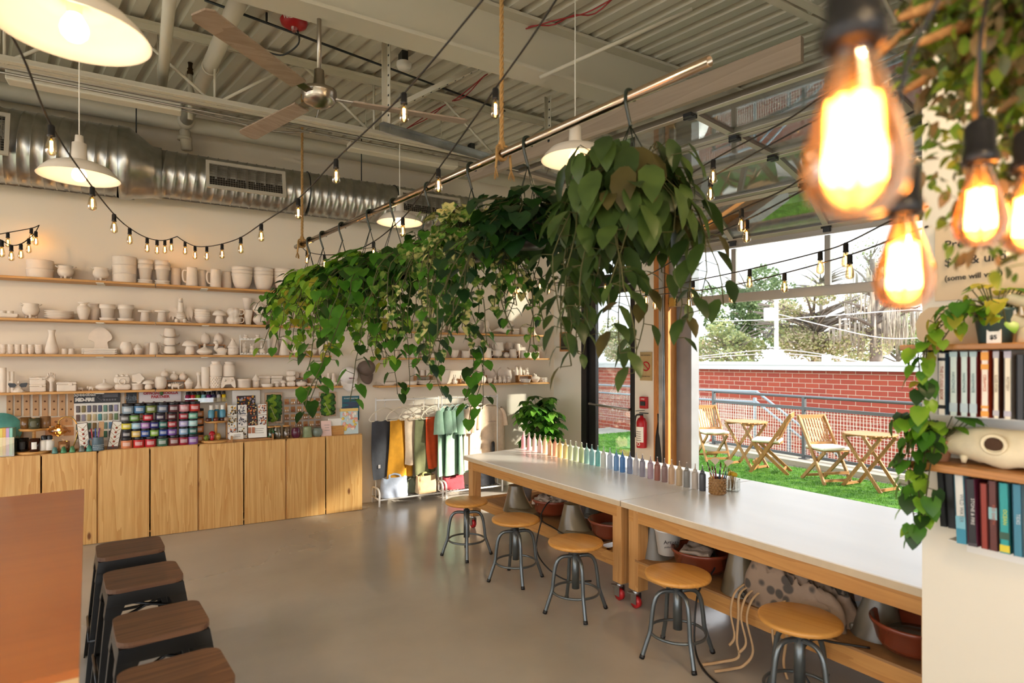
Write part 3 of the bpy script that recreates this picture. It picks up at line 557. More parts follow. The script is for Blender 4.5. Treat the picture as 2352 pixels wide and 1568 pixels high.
# ================================================================ unglazed pottery on the wall shelves
M_bis = mat('bisque_clay', 'e9dccd', 0.8, nz=(14, 0.05)); M_riser = wood('riser_wood', 'c08a52', '9c6a38', 0, 12, 0.5)
LP = {
 'tub': [(0,0),(.94,0),(.97,.05),(.98,.84),(1,.87),(1,1),(.95,1),(.93,.12),(0,.12)],
 'bowl': [(0,0),(.42,0),(.46,.06),(.8,.35),(.97,.8),(1,1),(.95,1),(.88,.7),(.4,.14),(0,.14)],
 'deep_bowl': [(0,0),(.46,0),(.7,.18),(.88,.48),(.96,.8),(.97,.85),(1,.87),(1,1),(.95,1),(.85,.5),(.4,.1),(0,.1)],
 'flower_pot': [(0,0),(.72,0),(.88,.7),(.99,.72),(1,.74),(1,1),(.93,1),(.85,.7),(.7,.06),(0,.06)],
 'saucer': [(0,0),(.8,0),(.85,.2),(1,1),(.95,1),(.8,.4),(0,.4)],
 'plate': [(0,0),(.58,0),(.62,.2),(1,.9),(1,1),(.6,.5),(0,.5)],
 'tumbler': [(0,0),(.95,0),(1,.04),(.86,.93),(.86,1),(.78,1),(.8,.08),(0,.08)],
 'vase': [(0,0),(.5,0),(.6,.04),(.93,.42),(1,.6),(.9,.74),(.55,.85),(.55,.92),(.92,1),(.85,1),(.45,.88),(0,.85)],
 'bottle_vase': [(0,0),(.86,0),(1,.12),(.95,.26),(.6,.6),(.42,.8),(.45,.9),(.58,1),(.5,1),(.34,.85),(0,.8)],
 'pedestal_stand': [(0,0),(.7,0),(.52,.82),(.6,.85),(1,.87),(1,1),(0,1)],
 'gourd_vase': [(0,0),(.5,0),(.95,.2),(1,.34),(.8,.5),(.28,.66),(.17,.72),(.17,1),(.12,1),(.1,.7),(0,.68)],
 'cylinder_vase': [(0,0),(.97,0),(1,.02),(1,.98),(.97,1),(.88,1),(.88,.3),(0,.3)],
 'jar': [(0,0),(.95,0),(1,.03),(1,.68),(.9,.78),(.68,.84),(.68,.9),(.72,.91),(.72,1),(.6,1),(.6,.86),(0,.86)],
 'candlestick': [(0,0),(1,0),(.92,.05),(.42,.2),(.27,.4),(.27,.74),(.45,.82),(.5,.86),(.48,1),(.3,1),(0,.95)],
 'mushroom': [(0,0),(.45,0),(.6,.08),(.64,.28),(.5,.5),(.44,.57),(1,.6),(.98,.7),(.72,.88),(.35,.98),(0,1)],
 'acorn_jar': [(0,0),(.55,0),(.92,.2),(1,.42),(.84,.68),(.45,.88),(.16,.94),(.1,1),(0,1)],
 'cupcake_jar': [(0,0),(.7,0),(.92,.42),(1,.46),(1,.54),(.92,.6),(.76,.64),(.78,.72),(.55,.78),(.54,.86),(.26,.9),(.2,.98),(0,1)],
 'round_jar': [(0,0),(.6,0),(.9,.2),(1,.5),(.92,.78),(.75,.92),(.75,1),(.66,1),(.66,.9),(0,.8)],
 'onion_jar': [(0,0),(.7,0),(.98,.25),(1,.45),(.7,.68),(.2,.78),(.18,.86),(.34,1),(.2,1),(0,.95)],
 'tree': [(0,0),(1,.02),(.9,.1),(.72,.28),(.8,.3),(.5,.55),(.58,.57),(.3,.8),(.34,.82),(0,1)],
 'cone_tree': [(0,0),(1,.02),(.95,.1),(0.04,1),(0,1)],
 'ice_cream_cup': [(0,0),(.62,0),(.5,.08),(.6,.14),(1,.96),(1,1),(.92,1),(.55,.2),(0,.2)],
 'soap_bottle': [(0,0),(1,0),(.98,.06),(.5,.74),(.4,.8),(.45,.84),(.48,.95),(.4,1),(0,1)],
 'round_box': [(0,0),(.97,0),(1,.04),(1,.74),(1.03,.75),(1.03,.98),(1,1),(0,1)],
 'sugar_bowl': [(0,0),(.6,0),(.95,.3),(1,.6),(.98,.64),(.7,.8),(.2,.86),(.15,.9),(.2,1),(0,1)],
 'salt_bottle': [(0,0),(.9,0),(1,.1),(.95,.5),(.6,.75),(.6,.9),(.4,1),(0,1)],
 'crock': [(0,0),(.95,0),(1,.05),(1,.8),(1.04,.82),(1.04,.92),(1,1),(.9,1),(.9,.2),(0,.2)],
}
PREV = {}
def pot_label(desc, sh, short):
    prev = PREV.get(sh); PREV[sh] = short
    l = desc + ' on the ' + sh
    if prev and prev != short and ' of ' not in desc and len((l + prev).replace('-', ' ').split()) < 13: l += ', beside the ' + prev
    return l
class Pot:
    """builds one piece from px measurements at its place on a shelf"""
    def __init__(s, px, z, wpx, hpx, y): 
        p = AY(px, 829, y); s.p = Vector((p.x, y, z)); d = depth(s.p); k = d/FPX; th = atan2(px-CX, FPX)
        s.w = wpx*k*cos(th); s.h = hpx*k; s.k = k; s.face = atan2(s.p.x, s.p.y)     # turn toward the viewer side
def lathe_h(b, prof, r, h, z0=0.0, n=28, mi=0, M=None):
    return b.lathe([(max(a*r, 1e-4), z0 + c*h) for a, c in prof], n, mi, M)
def handle_mb(r, z0, z1, out, ang, th):
    b = MB(); P = catmull([(r*0.9, z1), (r+out*0.75, z1-0.02*(z1-z0)), (r+out, (z0+z1)/2+0.1*(z1-z0)), (r+out*0.7, z0+0.1*(z1-z0)), (r*0.93, z0)] and [(r*0.9, z1, 0), (r+out*0.75, z1-0.02*(z1-z0), 0), (r+out, z0*.4+z1*.6, 0), (r+out*0.7, z0+0.1*(z1-z0), 0), (r*0.93, z0, 0)], 5)
    b.tube([(q.x*cos(ang), q.x*sin(ang), q.y) for q in P], th, 7); return b
def blob(b, c, r, n=14): return b.ball(c, r, n, 9)
def make_pot(kind, px, z, wpx, hpx, y=6.67, desc='', sh='', short='', cat='pottery', name=None, group=None, a=0.0):
    q = Pot(px, z, wpx, hpx, y); r, h = q.w/2, q.h; b = MB(); kids = []; nm = name or kind
    if kind in LP: lathe_h(b, LP[kind], r, h)
    elif kind in ('mug', 'stein', 'pumpkin_mug', 'big_mug'):
        br = r*0.78 if kind != 'stein' else r
        pr = {'mug': 'tumbler', 'big_mug': 'round_jar', 'stein': 'tumbler', 'pumpkin_mug': 'round_jar'}[kind]
        if kind == 'pumpkin_mug':
            b.grid(lambda u, v: (lambda R: (R*cos(2*pi*u), R*sin(2*pi*u), h*v))(br*(0.62+0.42*sin(pi*min(max(v,0.03),.97))**.7)*(1-0.07*abs(cos(4*2*pi*u))**8)), 48, 8)
        else: lathe_h(b, LP[pr], br, h)
        kids.append(('handle', handle_mb(br*0.9, h*0.22, h*0.82, br*0.65, a, max(h*0.045, 0.004))))
    elif kind == 'pumpkin':
        b.grid(lambda u, v: (lambda R: (R*cos(2*pi*u), R*sin(2*pi*u), h*v))(r*max(.05, sin(pi*min(max(v,0.06),.94)))**.55*(1-0.09*abs(cos(4*2*pi*u))**8)), 56, 10)
        b.cyl((0,0,h*0.9),(0.01,0,h*1.06),r*0.12,r*0.08,n=8)
    elif kind == 'cauldron':
        br = r*0.86; lathe_h(b, [(0,.16),(.45,.17),(.8,.28),(1,.52),(.96,.72),(.86,.86),(.92,.97),(.92,1),(.84,1),(.8,.86),(0,.7)], br, h)
        for k in range(3):
            t = k*2*pi/3 + 0.55; c = MB(); c.cyl((br*.55*cos(t), br*.55*sin(t), h*.3),(br*.7*cos(t), br*.7*sin(t), 0), h*.09, h*.06, n=10); kids.append(('foot', c))
        for sg in (0, pi):
            c = MB(); t = -q.face + sg; c.tube([(br*(.88+.0)*cos(t+e), br*.88*sin(t+e), h*.86) if abs(e) > .2 else (br*1.2*cos(t+e), br*1.2*sin(t+e), h*.97) for e in (-.3,-.15,.15,.3)], h*.045, 6); kids.append(('handle', c))
    elif kind == 'teapot':
        br = r*0.68; lathe_h(b, [(0,0),(.6,0),(.95,.25),(1,.42),(.85,.66),(.5,.76),(0,.76)], br, h)
        c = MB(); lathe_h(c, [(.52,.75),(.4,.82),(.12,.86),(.1,.9),(.16,.95),(0,1)], br, h); kids.append(('lid', c))
        kids.append(('handle', handle_mb(br*.9, h*.2, h*.6, br*.55, a+pi, h*.045))); c = MB(); P = [(br*.8,h*.25),(br*1.25,h*.42),(br*1.42,h*.68)]; c.tube([(u*cos(a),u*sin(a),v) for u, v in P], [h*.12,h*.075,h*.05], 10); kids.append(('spout', c))
    elif kind in ('box', 'chest'):
        d_ = min(q.w, 0.13); b.box((0,0,h*.36),(q.w,d_,h*.72),0,None,min(h,d_)*.1); c = MB(); c.box((0,0,h*.85),(q.w*1.04,d_*1.04,h*.26),0,None,min(h*.1,.008))
        if kind == 'chest': c.box((q.w*.2,-d_*.53,h*.75),(q.w*.2,.008,h*.28),0,None,.003); blob(c,(0,0,h*1.0),(q.w*.2,d_*.2,h*.06))
        kids.append(('lid', c))
    elif kind == 'tray': b.box((0,0,h*.1),(q.w*.85,.09,h*.2)); b.prism(rrect(q.w,.13,.01,2),h*.2,h*.5); b.box((0,0,h*.75),(q.w,.13,h*.5)); 
    elif kind == 'square_plate': b.prism(rrect(q.w*.88,.13,.008,2),0,h*.4); b.prism(rrect(q.w,.16,.01,2),h*.4,h)
    elif kind == 'standing_plate':
        Mx = TR(0,0,0) @ RX(radians(-78)) @ TR(0,-r,0); b.lathe([(1e-4,0),(r*.62,0),(r*.7,.006),(r,.014),(r,.018),(r*.68,.01),(1e-4,.008)], 44, 0, TR(0,.03,0) @ RX(radians(78)) @ TR(0,r,-0.0) if True else Mx)
    elif kind == 'mushroom_plate':
        o = [(-.28,0),(-.22,.1),(-.24,.28),(-.3,.33),(-.46,.4),(-.5,.5),(-.44,.68),(-.3,.85),(-.1,.97),(.1,.98),(.3,.86),(.46,.66),(.5,.5),(.46,.4),(.32,.33),(.3,.26),(.33,.1),(.36,0)]
        b.prism([(x*q.w,-z*h) for x,z in o][::-1],0,.014,0,TR(0,.04,0) @ RX(radians(-80)) if False else TR(0,.0,0) @ RX(radians(80)) @ Matrix.Diagonal((1,-1,1,1)))
    elif kind == 'hat':
        lathe_h(b, [(0,.98),(.3,1),(.46,.94),(.5,.84),(.62,.2),(.66,.12)], r, h, 0, 24)
        b.grid(lambda u, v: (lambda t, R: (R*cos(t), R*sin(t)*.75, h*.1 + h*.34*(abs(cos(t))**2.5)*v**2))(2*pi*u, r*(.62+.38*v)), 32, 5)
        b.grid(lambda u, v: (lambda t, R: (R*cos(t), R*sin(t)*.75, h*.04 + h*.34*(abs(cos(t))**2.5)*v**2))(2*pi*u, r*(.62+.38*v)), 32, 5)
    elif kind == 'dragon':
        blob(b,(0,0,h*.24),(r*.42,r*.45,h*.25)); b.tube(catmull([(0,0,h*.35),(0,.0,h*.55),(0,-.01,h*.78),(0,-.02,h*.88)]),[r*.3*(1-.35*i/18) for i in range(19)],12); blob(b,(0,-.025,h*.89),(r*.22,r*.32,h*.09)); blob(b,(0,-.06,h*.86),(r*.15,r*.2,h*.055))
        for s_ in (-1,1):
            blob(b,(s_*r*.35,-r*.3,h*.08),(r*.2,r*.3,h*.1)); b.cyl((s_*r*.12,-.02,h*.94),(s_*r*.2,-.01,h*1.02),r*.06,.001,n=7)
            c = MB(); W = [(0,.5),(.35,.62),(.75,.72),(1.0,.5),(.9,.12),(.72,.3),(.6,.08),(.42,.28),(.2,.16)]; c.prism([(s_*(x*r*1.0+.01),z*h*.95) for x,z in W][::s_],-.004,.004,0,TR(0,.03,0) @ RX(pi/2)); kids.append(('wing',c))
        for i in range(4): b.torus((0,-r*.2,h*(.16+i*.09)),r*.3,.004,16,5)
        b.tube(catmull([(r*.2,.02,h*.08),(r*.6,.0,h*.05),(r*.9,-.02,h*.03)]),[r*.14*(1-i/14) for i in range(13)],8)
    elif kind in ('cat', 'animal', 'dinosaur', 'bunny'):
        long_ = kind in ('animal','dinosaur')
        if long_:
            blob(b,(0,0,h*.5),(r*.62,r*.3,h*.3)); blob(b,(-r*.72,-.004,h*.6),(r*.28,r*.24,h*.27))
            for sx in (-.4,.4):
                for sy in (-.18,.18): b.cyl((sx*r,sy*r,h*.4),(sx*r,sy*r,0),r*.13,r*.11,n=8)
            b.tube([(r*.5,0,h*.5),(r*.8,0,h*.6),(r,0,h*.8)],[r*.12,r*.08,r*.03],7)
            if kind == 'dinosaur':
                for i in range(5): b.cyl((r*(-.45+.22*i),0,h*.7),(r*(-.45+.22*i),0,h*(.95+.1*sin(i*.8))),r*.12,.002,n=6)
        else:
            blob(b,(0,0,h*.3),(r*.8,r*.75,h*.32)); blob(b,(0,-r*.15,h*.7),(r*.62,r*.58,h*.21))
            for sx in (-1,1):
                e = h*(.18 if kind == 'cat' else .36); b.cyl((sx*r*.35,-r*.1,h*.82),(sx*r*(.45 if kind == 'cat' else .3),-r*.1,h*.84+e),r*.2,.003 if kind == 'cat' else r*.12,n=8); blob(b,(sx*r*.4,-r*.6,h*.08),(r*.26,r*.36,h*.09),10)
            b.tube(catmull([(r*.5,r*.5,h*.1),(r*1.0,r*.2,h*.15),(r*.95,-r*.1,h*.4)],4),r*.13,7)
    elif kind == 'swan_llama':
        blob(b,(r*.25,0,h*.26),(r*.75,r*.5,h*.27)); b.tube(catmull([(-r*.3,0,h*.25),(-r*.62,0,h*.42),(-r*.42,0,h*.62),(-r*.5,0,h*.86)]),r*.24,10); blob(b,(-r*.58,-.005,h*.86),(r*.32,r*.26,h*.12)); b.cyl((-r*.45,0,h*.93),(-r*.42,0,h*1.06),r*.08,.002,n=6); b.tube([(r*.8,0,h*.35),(r,0,h*.45)],[r*.2,r*.04],7); b.prism(rrect(r*1.7,r*.9,r*.4,4),0,h*.08)
    elif kind == 'gnome':
        lathe_h(b,[(0,0),(.85,0),(1,.12),(.95,.35),(.7,.52),(0,.55)],r,h); lathe_h(b,[(.95,.44),(1.02,.47),(.86,.55),(.5,.75),(.22,.92),(.05,1),(0,1)],r,h); blob(b,(0,-r*.78,h*.42),(r*.2,r*.2,h*.07)); blob(b,(0,-r*.65,h*.28),(r*.55,r*.4,h*.2)); b.torus((-r*.15,0,h*.98),r*.16,r*.06,12,6,tilt=RX(pi/2))
    elif kind == 'hand':
        b.tube(catmull([(0,0,0),(0,0,h*.35),(0,0,h*.5)]),[r*.62,r*.6,r*.58,r*.55,r*.52,r*.5,r*.48,r*.5,r*.54,r*.58,r*.62,r*.66,r*.7],12,flat=.7); blob(b,(0,0,h*.6),(r*.72,r*.42,h*.16))
        for i in range(4):
            x = r*(-.5+.34*i); L = h*(.22,.27,.25,.19)[i]; c = MB(); c.tube(catmull([(x,0,h*.66),(x*1.15,-.004,h*.66+L*.6),(x*1.15,-r*.45,h*.66+L),(x*1.1,-r*.8,h*.66+L*.65)]),[r*.19]*13+[r*.17]*6,8); blob(c,(x*1.1,-r*.8,h*.66+L*.65),r*.17,8); kids.append(('finger',c))
        c = MB(); c.tube(catmull([(-r*.6,-.0,h*.55),(-r*.95,-r*.3,h*.66),(-r*.75,-r*.65,h*.76)]),[r*.22]*7+[r*.18]*6,8); kids.append(('thumb',c))
    elif kind == 'birdhouse':
        b.lathe([(1e-4,0),(r*.8,0),(r*.8,h*.58),(1e-4,h*.58)],20); c = MB(); c.lathe([(r*1.1,h*.52),(r*1.1,h*.56),(r*.1,h*.92),(r*.06,h),(1e-4,h)],20); kids.append(('roof',c)); b.torus((0,-r*.8,h*.32),r*.25,r*.06,14,6,tilt=RX(pi/2))
    elif kind == 'honeycomb_pot':
        lathe_h(b,LP['cylinder_vase'],r,h)
        for j in range(6):
            for i in range(14): t = 2*pi*(i+.5*(j%2))/14; blob(b,(r*cos(t),r*sin(t),h*(.1+j*.155)),r*.16,7)
    elif kind == 'controller': b.prism([(x*q.w,z*h) for x,z in ((-.5,.05),(-.42,0),(-.3,.1),(-.18,.32),(.18,.32),(.3,.1),(.42,0),(.5,.05),(.46,.6),(.36,.95),(-.36,.95),(-.46,.6))],-.06,.05,0,RX(pi/2)); [blob(b,(x*q.w,-.052,h*.68),(h*.1,.015,h*.1),10) for x in (-.22,.22)]
    elif kind == 'bread_box': b.box((0,0,h*.5),(q.w,.1,h),0,None,h*.4)
    elif kind == 'frog_box': b.box((0,0,h*.4),(q.w,.1,h*.8),0,None,h*.28); [blob(b,(x*q.w,-.02,h*.85),h*.17) for x in (-.3,.02,.3)]; b.torus((0,-.052,h*.22),h*.3,h*.06,14,6,tilt=RX(pi/2))
    elif kind == 'flower_box': b.grid(lambda u, v: (lambda t: (v*r*(1+.12*cos(5*t))*cos(t), 0, h*.5+v*h*.5*(1+.12*cos(5*t))*sin(t)))(2*pi*u), 40, 3, M=TR(0,-.03,0)); b.grid(lambda u, v: (lambda t: (r*(1+.12*cos(5*t))*cos(t), .06*v-.03, h*.5+h*.5*(1+.12*cos(5*t))*sin(t)))(2*pi*u), 40, 2)
    elif kind == 'shell': b.tube(catmull([(-r,0,h*.25),(-r*.4,0,h*.4),(r*.2,-.01,h*.5),(r*.75,-.01,h*.45)]),[h*(.06+.40*i/18) for i in range(19)],12); b.tube([(r*.75,-.02,h*.5),(r*.95,-.03,h*.35),(r*.8,-.04,h*.15)],[h*.35,h*.3,h*.12],10)
    elif kind == 'octopus':
        blob(b,(0,0,h*.62),(r*.5,r*.5,h*.38))
        for i in range(7): t = i*2*pi/7; b.tube(catmull([(r*.3*cos(t),r*.3*sin(t),h*.4),(r*.7*cos(t),r*.6*sin(t),h*.16),(r*1.0*cos(t),r*.7*sin(t),h*.06),(r*.9*cos(t+.4),r*.7*sin(t+.4),h*.14)],4),[r*.16]*6+[r*.1]*7,7)
    elif kind == 'owl':
        lathe_h(b,[(0,0),(.75,0),(1,.3),(.95,.6),(.85,.72),(.9,.85),(.6,.97),(0,.98)],r,h); [b.torus((s_*r*.35,-r*.82,h*.78),r*.22,r*.06,14,6,tilt=RX(pi/2)) for s_ in (-1,1)]; [b.cyl((s_*r*.55,-.0,h*.9),(s_*r*.72,0,h*1.04),r*.2,.003,n=8) for s_ in (-1,1)]; [blob(b,(s_*r*.85,-.01,h*.4),(r*.25,r*.5,h*.26),10) for s_ in (-1,1)]
    elif kind == 'statuette': lathe_h(b,[(0,0),(.95,0),(1,.05),(.6,.3),(.5,.45),(.72,.6),(.65,.7),(.25,.76),(.22,.8),(.36,.88),(.3,.97),(0,1)],r,h,n=18); [b.tube(catmull([(s_*r*.6,0,h*.66),(s_*r*.95,-.01,h*.52),(s_*r*.35,-.03,h*.5)],4),r*.14,7) for s_ in (-1,1)]
    elif kind == 'basket': 
        for i in range(4): b.torus((0,0,h*(.12+.25*i)),r*.97,h*.1,30,6)
        for i in range(16): t = i*pi/8; b.cyl((r*cos(t),r*sin(t),0),(r*1.02*cos(t),r*1.02*sin(t),h),h*.07,n=6)
        b.lathe([(1e-4,.004),(r,.004)],24)
    elif kind == 'binocular_vase': [b.lathe([(r*.4,0),(r*.4,h),(r*.3,h),(r*.3,h*.4)],18,0,TR(x,0,0) ) for x in (-r*.5,r*.5)]; b.box((0,0,h*.4),(r,.02,h*.3))
    elif kind == 'nose_stand': b.lathe([(r*.9,0),(r*.95,h*.06),(r*.6,h*.22),(r*.3,h*.5),(r*.12,h*.95),(1e-4,h)],24); [blob(b,(s_*r*.4,-r*.45,h*.12),(r*.3,r*.25,h*.13)) for s_ in (-1,1)]
    elif kind == 'hen_dish': lathe_h(b,LP['bowl'],r,h*.5); c = MB(); lathe_h(c,[(1,.5),(.9,.62),(.4,.7),(0,.72)],r,h); blob(c,(0,0,h*.78),(r*.35,r*.3,h*.14)); c.tube([(-r*.15,0,h*.8),(-r*.3,0,h*.96)],[r*.16,r*.12],8); blob(c,(-r*.36,0,h*.98),r*.14,8); kids.append(('lid',c))
    rz = q.face*-1 if kind in ('box','chest','square_plate','tray','cat','dragon','gnome','swan_llama','owl','hand','controller','animal','dinosaur','bunny','birdhouse','flower_box','frog_box','nose_stand','statuette','shell','bread_box') else 0.0
    rz *= 0.5
    o = obj(nm, b, M_bis, None, q.p, (0,0,rz)); tag(o, pot_label(desc, sh, short or nm.replace('_',' ')), cat, group)
    for n_, c in kids: obj(n_, c, M_bis, o)
    return o
def riser(px, z, wpx, hpx, sh, y=6.73, d_=0.09):
    q = Pot(px, z, wpx, hpx, y); b = MB(); b.box((0,0,q.h-.005),(q.w,d_,.01)); [b.box((s_*(q.w/2-.006),0,(q.h-.01)/2),(.012,d_,q.h-.01)) for s_ in (-1,1)]
    return tag(obj('display_riser', b, M_riser, None, q.p), pot_label('small brown wooden riser', sh, 'wooden riser'), 'riser'), z+q.h
SHN = ['top shelf', 'second shelf', 'third shelf', 'lowest shelf']; YF, YK = 6.655, 6.745
def P(k, kind, px, w, h, desc, short=None, y=YF, dz=0.0, **kw):
    sh, z = (SHN[k], SHZ[k]) if k < 4 else ((['upper rack-side shelf','middle rack-side shelf','bottom rack-side shelf'])[k-4], SHR[k-4])
    return make_pot(kind, px, z+dz, w, h, y, desc, sh, short, **kw)
def stack(k, kind, px, w, hs, step, descs, short, y=6.68, dz=0.0, name=None, group=None, **kw):
    z = dz; n = len(descs)
    for i in range(n):
        o = P(k, kind, px, w, hs, descs[i] + ' of ' + short, short, y, z, name=name, group=group, **kw); z += step*depth(o.location)/FPX
B = 'white clay '
NTH = ['bottom one', 'second one up', 'third one up', 'fourth one up', 'fifth one up']
# ---- top shelf
stack(0,'tub',92,66,21,20,[B+'wide tub, '+NTH[0], B+'wide tub, '+NTH[1]],'the two tub pile',6.68)
P(0,'cauldron',151,46,31,B+'cauldron on stub feet','cauldron'); P(0,'cauldron',232,45,31,B+'cauldron with shadowed wall behind','second cauldron')
stack(0,'tub',286,58,21,19.5,[B+'tub, '+NTH[i] for i in range(3)],'the three tub pile',6.68)
for px, nm in ((334,'pot pile by the tubs'),(373,'pot pile by the steins')):
    stack(0,'saucer',px,37,5,5,[B+'saucer, '+NTH[i] for i in range(2)],nm,6.67,group=nm); zz = 10*Pot(px,2.36,1,1,6.67).k
    stack(0,'flower_pot',px,36,35,11,[B+'flower pot, '+x for x in ('lower','upper')],nm,6.67,zz,group=nm)
P(0,'tumbler',404,25,43,B+'tall beaker standing back','tall beaker',YK); P(0,'stein',441,28,44,B+'handled stein','stein',a=pi+.1); P(0,'tumbler',464,24,41,B+'tall beaker','middle beaker',YK); P(0,'stein',495,26,43,B+'handled stein','second stein',a=pi+.1); P(0,'tumbler',521,24,41,B+'tall beaker','last beaker',YK)
for px, w_, nm in ((556,49,'first deep bowl pile'),(605,47,'second deep bowl pile'),(652,48,'third deep bowl pile')): stack(0,'deep_bowl',px,w_,36,8,[B+'deep bowl, '+NTH[i] for i in range(3)],nm,6.68)
# ---- second shelf
P(1,'tray',20,44,10,B+'long footed tray','tray'); dz = 10*Pot(20,2,1,1,YF).k
for px, n_ in ((7,'outer'),(24,'inner')): P(1,'tub',px,16,7,B+'low cup, '+n_+' of two on the tray','low cup',YF,dz,name='low_cup')
P(1,'cauldron',71,48,35,B+'big wide cauldron','big cauldron'); stack(1,'plate',136,70,7,4.2,[B+'dinner plate, '+NTH[i] for i in range(4)],'the plate pile')
P(1,'vase',192,32,41,B+'bellied vase with flared lip','bellied vase'); P(1,'vase',216,30,40,B+'bellied vase half behind another','rear vase',YK)
for px, nm in ((247,'by the vases'),(289,'by the pedestals')): P(1,'saucer',px,40,7,B+'saucer under the rimmed pot '+nm,'saucer',6.67); P(1,'flower_pot',px,38,34,B+'rimmed flower pot in a saucer, '+nm,'rimmed pot',6.67,4*Pot(px,2,1,1,6.67).k)
P(1,'pedestal_stand',333,34,26,B+'flat topped pedestal','pedestal'); P(1,'pedestal_stand',372,34,27,B+'flat topped pedestal','second pedestal'); P(1,'dragon',415,52,58,B+'dragon figure with spread wings','dragon')
stack(1,'bowl',465,38,17,5.2,[B+'soup bowl, '+NTH[i] for i in range(4)],'the soup bowl pile'); P(1,'mushroom',504,32,33,B+'fat mushroom','fat mushroom')
stack(1,'pumpkin_mug',537,42,19,18.5,[B+'pumpkin mug, '+NTH[0], B+'pumpkin mug, '+NTH[1]],'the pumpkin mug pair',6.66,a=-.5); P(1,'ice_cream_cup',570,22,34,B+'waffle cone cup','cone cup'); P(1,'ice_cream_cup',568,23,34,B+'waffle cone cup raised behind another','raised cone cup',6.76,.13)
riser(569,2.0,24,33,SHN[1],6.76,.07); stack(1,'pumpkin',597,34,26,24.5,[B+'round pumpkin jar, '+NTH[0], B+'round pumpkin jar, '+NTH[1]],'the pumpkin jar pair',6.66)
P(1,'pedestal_stand',628,25,24,B+'small pedestal','small pedestal'); P(1,'bowl',657,26,19,B+'small bowl under the hanging leaves','leaf shaded bowl'); P(1,'mug',692,22,22,B+'mug behind the vines','vine mug'); P(1,'round_jar',722,26,26,B+'round jar behind the vines','vine jar')
# ---- third shelf
for j, px in enumerate((8,25,41,56,71,89)): stack(2,'deep_bowl',px,15 if j < 5 else 19,9,4.5,[B+'tiny cup, '+NTH[i] for i in range(4)],['the outermost cup pile','the second cup pile','the third cup pile','the fourth cup pile','the fifth cup pile','the cup pile by the bottle vase'][j],name='tiny_cup')
P(2,'bottle_vase',119,33,56,B+'tall bottle vase','bottle vase'); P(2,'tumbler',148,14,13,B+'little beaker','little beaker',name='beaker'); P(2,'tumbler',164,15,13,B+'little beaker','other little beaker',name='beaker')
stack(2,'square_plate',230,82,4.6,4.4,[B+'square plate, '+NTH[i] for i in range(3)],'the square plate pile',6.665); P(2,'mushroom_plate',230,56,51,B+'mushroom shaped plate propped upright','mushroom plate',6.74,13.2*Pot(230,1.69,1,1,6.7).k)
P(2,'round_jar',290,30,29,B+'studded round pot','studded pot'); P(2,'cupcake_jar',317,22,26,B+'cupcake jar','cupcake jar'); P(2,'mug',338,22,27,B+'mug half behind another','rear mug',YK); P(2,'mug',353,27,28,B+'plain mug','plain mug',a=0.3)
stack(2,'hat',390,49,24,19,[B+'cowboy hat, '+NTH[i] for i in range(3)],'the cowboy hat pile'); P(2,'mushroom',436,36,34,B+'wide mushroom','wide mushroom'); P(2,'gourd_vase',470,37,26,B+'flat gourd vase','gourd vase',6.64)
_, rz_ = riser(487,1.69,60,24,SHN[2],6.755,.08); P(2,'acorn_jar',471,23,28,B+'acorn jar on the riser','acorn jar',6.755,rz_-1.69); P(2,'acorn_jar',502,24,28,B+'acorn jar on the riser','other acorn jar',6.755,rz_-1.69)
P(2,'swan_llama',505,34,34,B+'long necked llama dish','llama',6.645); P(2,'gnome',535,26,38,B+'gnome with a pointed hat','gnome')
def wire_stand():
    q = Pot(584,1.69,66,46,6.67); t = thing('wire_stand', pot_label('white two tier scalloped stand holding small figures', SHN[2], 'two tier stand'), 'display stand', q.p); w_, h_ = q.w, q.h
    for z_ in (.012, h_*.78): 
        b = MB(); b.box((0,0,z_-.004),(w_,.1,.006)); [b.ball((-w_/2+(i+.5)*w_/9,-.05,z_+.004),(w_/20,.003,.009),8,5) for i in range(9)]; obj('tray', b, M_white, t)
    b = MB(); [b.box((sx*w_/2,sy*.045,h_/2),(.006,.006,h_)) for sx in (-1,1) for sy in (-1,1)]; obj('post', b, M_white, t); return h_
h_ = wire_stand()
for px, kd, w_, hh, z_, dd in ((561,'cat',14,28,.012,'pointy eared fox'),(579,'cat',16,22,.012,'curled cat'),(603,'bunny',18,22,.012,'round elephant'),(565,'cat',17,13,h_*.78+.001,'unicorn head, first'),(592,'cat',17,13,h_*.78+.001,'unicorn head, second')): P(2,kd,px,w_,hh,B+dd+' in the two tier stand',dd.replace(',',''),6.67,z_,name='figurine')
P(2,'pumpkin',626,17,15,B+'tiny pumpkin','tiny pumpkin',6.64); P(2,'bottle_vase',632,22,46,B+'slim bottle behind the pumpkin','slim bottle',6.75); P(2,'soap_bottle',653,26,42,B+'cone shaped bottle','cone bottle'); P(2,'teapot',672,34,45,B+'tall lidded teapot standing back','tall teapot',6.75,a=.3); P(2,'teapot',685,44,33,B+'round teapot with loop handle','round teapot',6.645,a=0)
P(2,'sugar_bowl',715,26,20,B+'low lidded dish under the vines','lidded dish'); P(2,'round_jar',742,24,24,B+'round jar under the vines','shaded jar'); P(2,'shell',768,24,14,B+'small shell at the shelf end','shell')
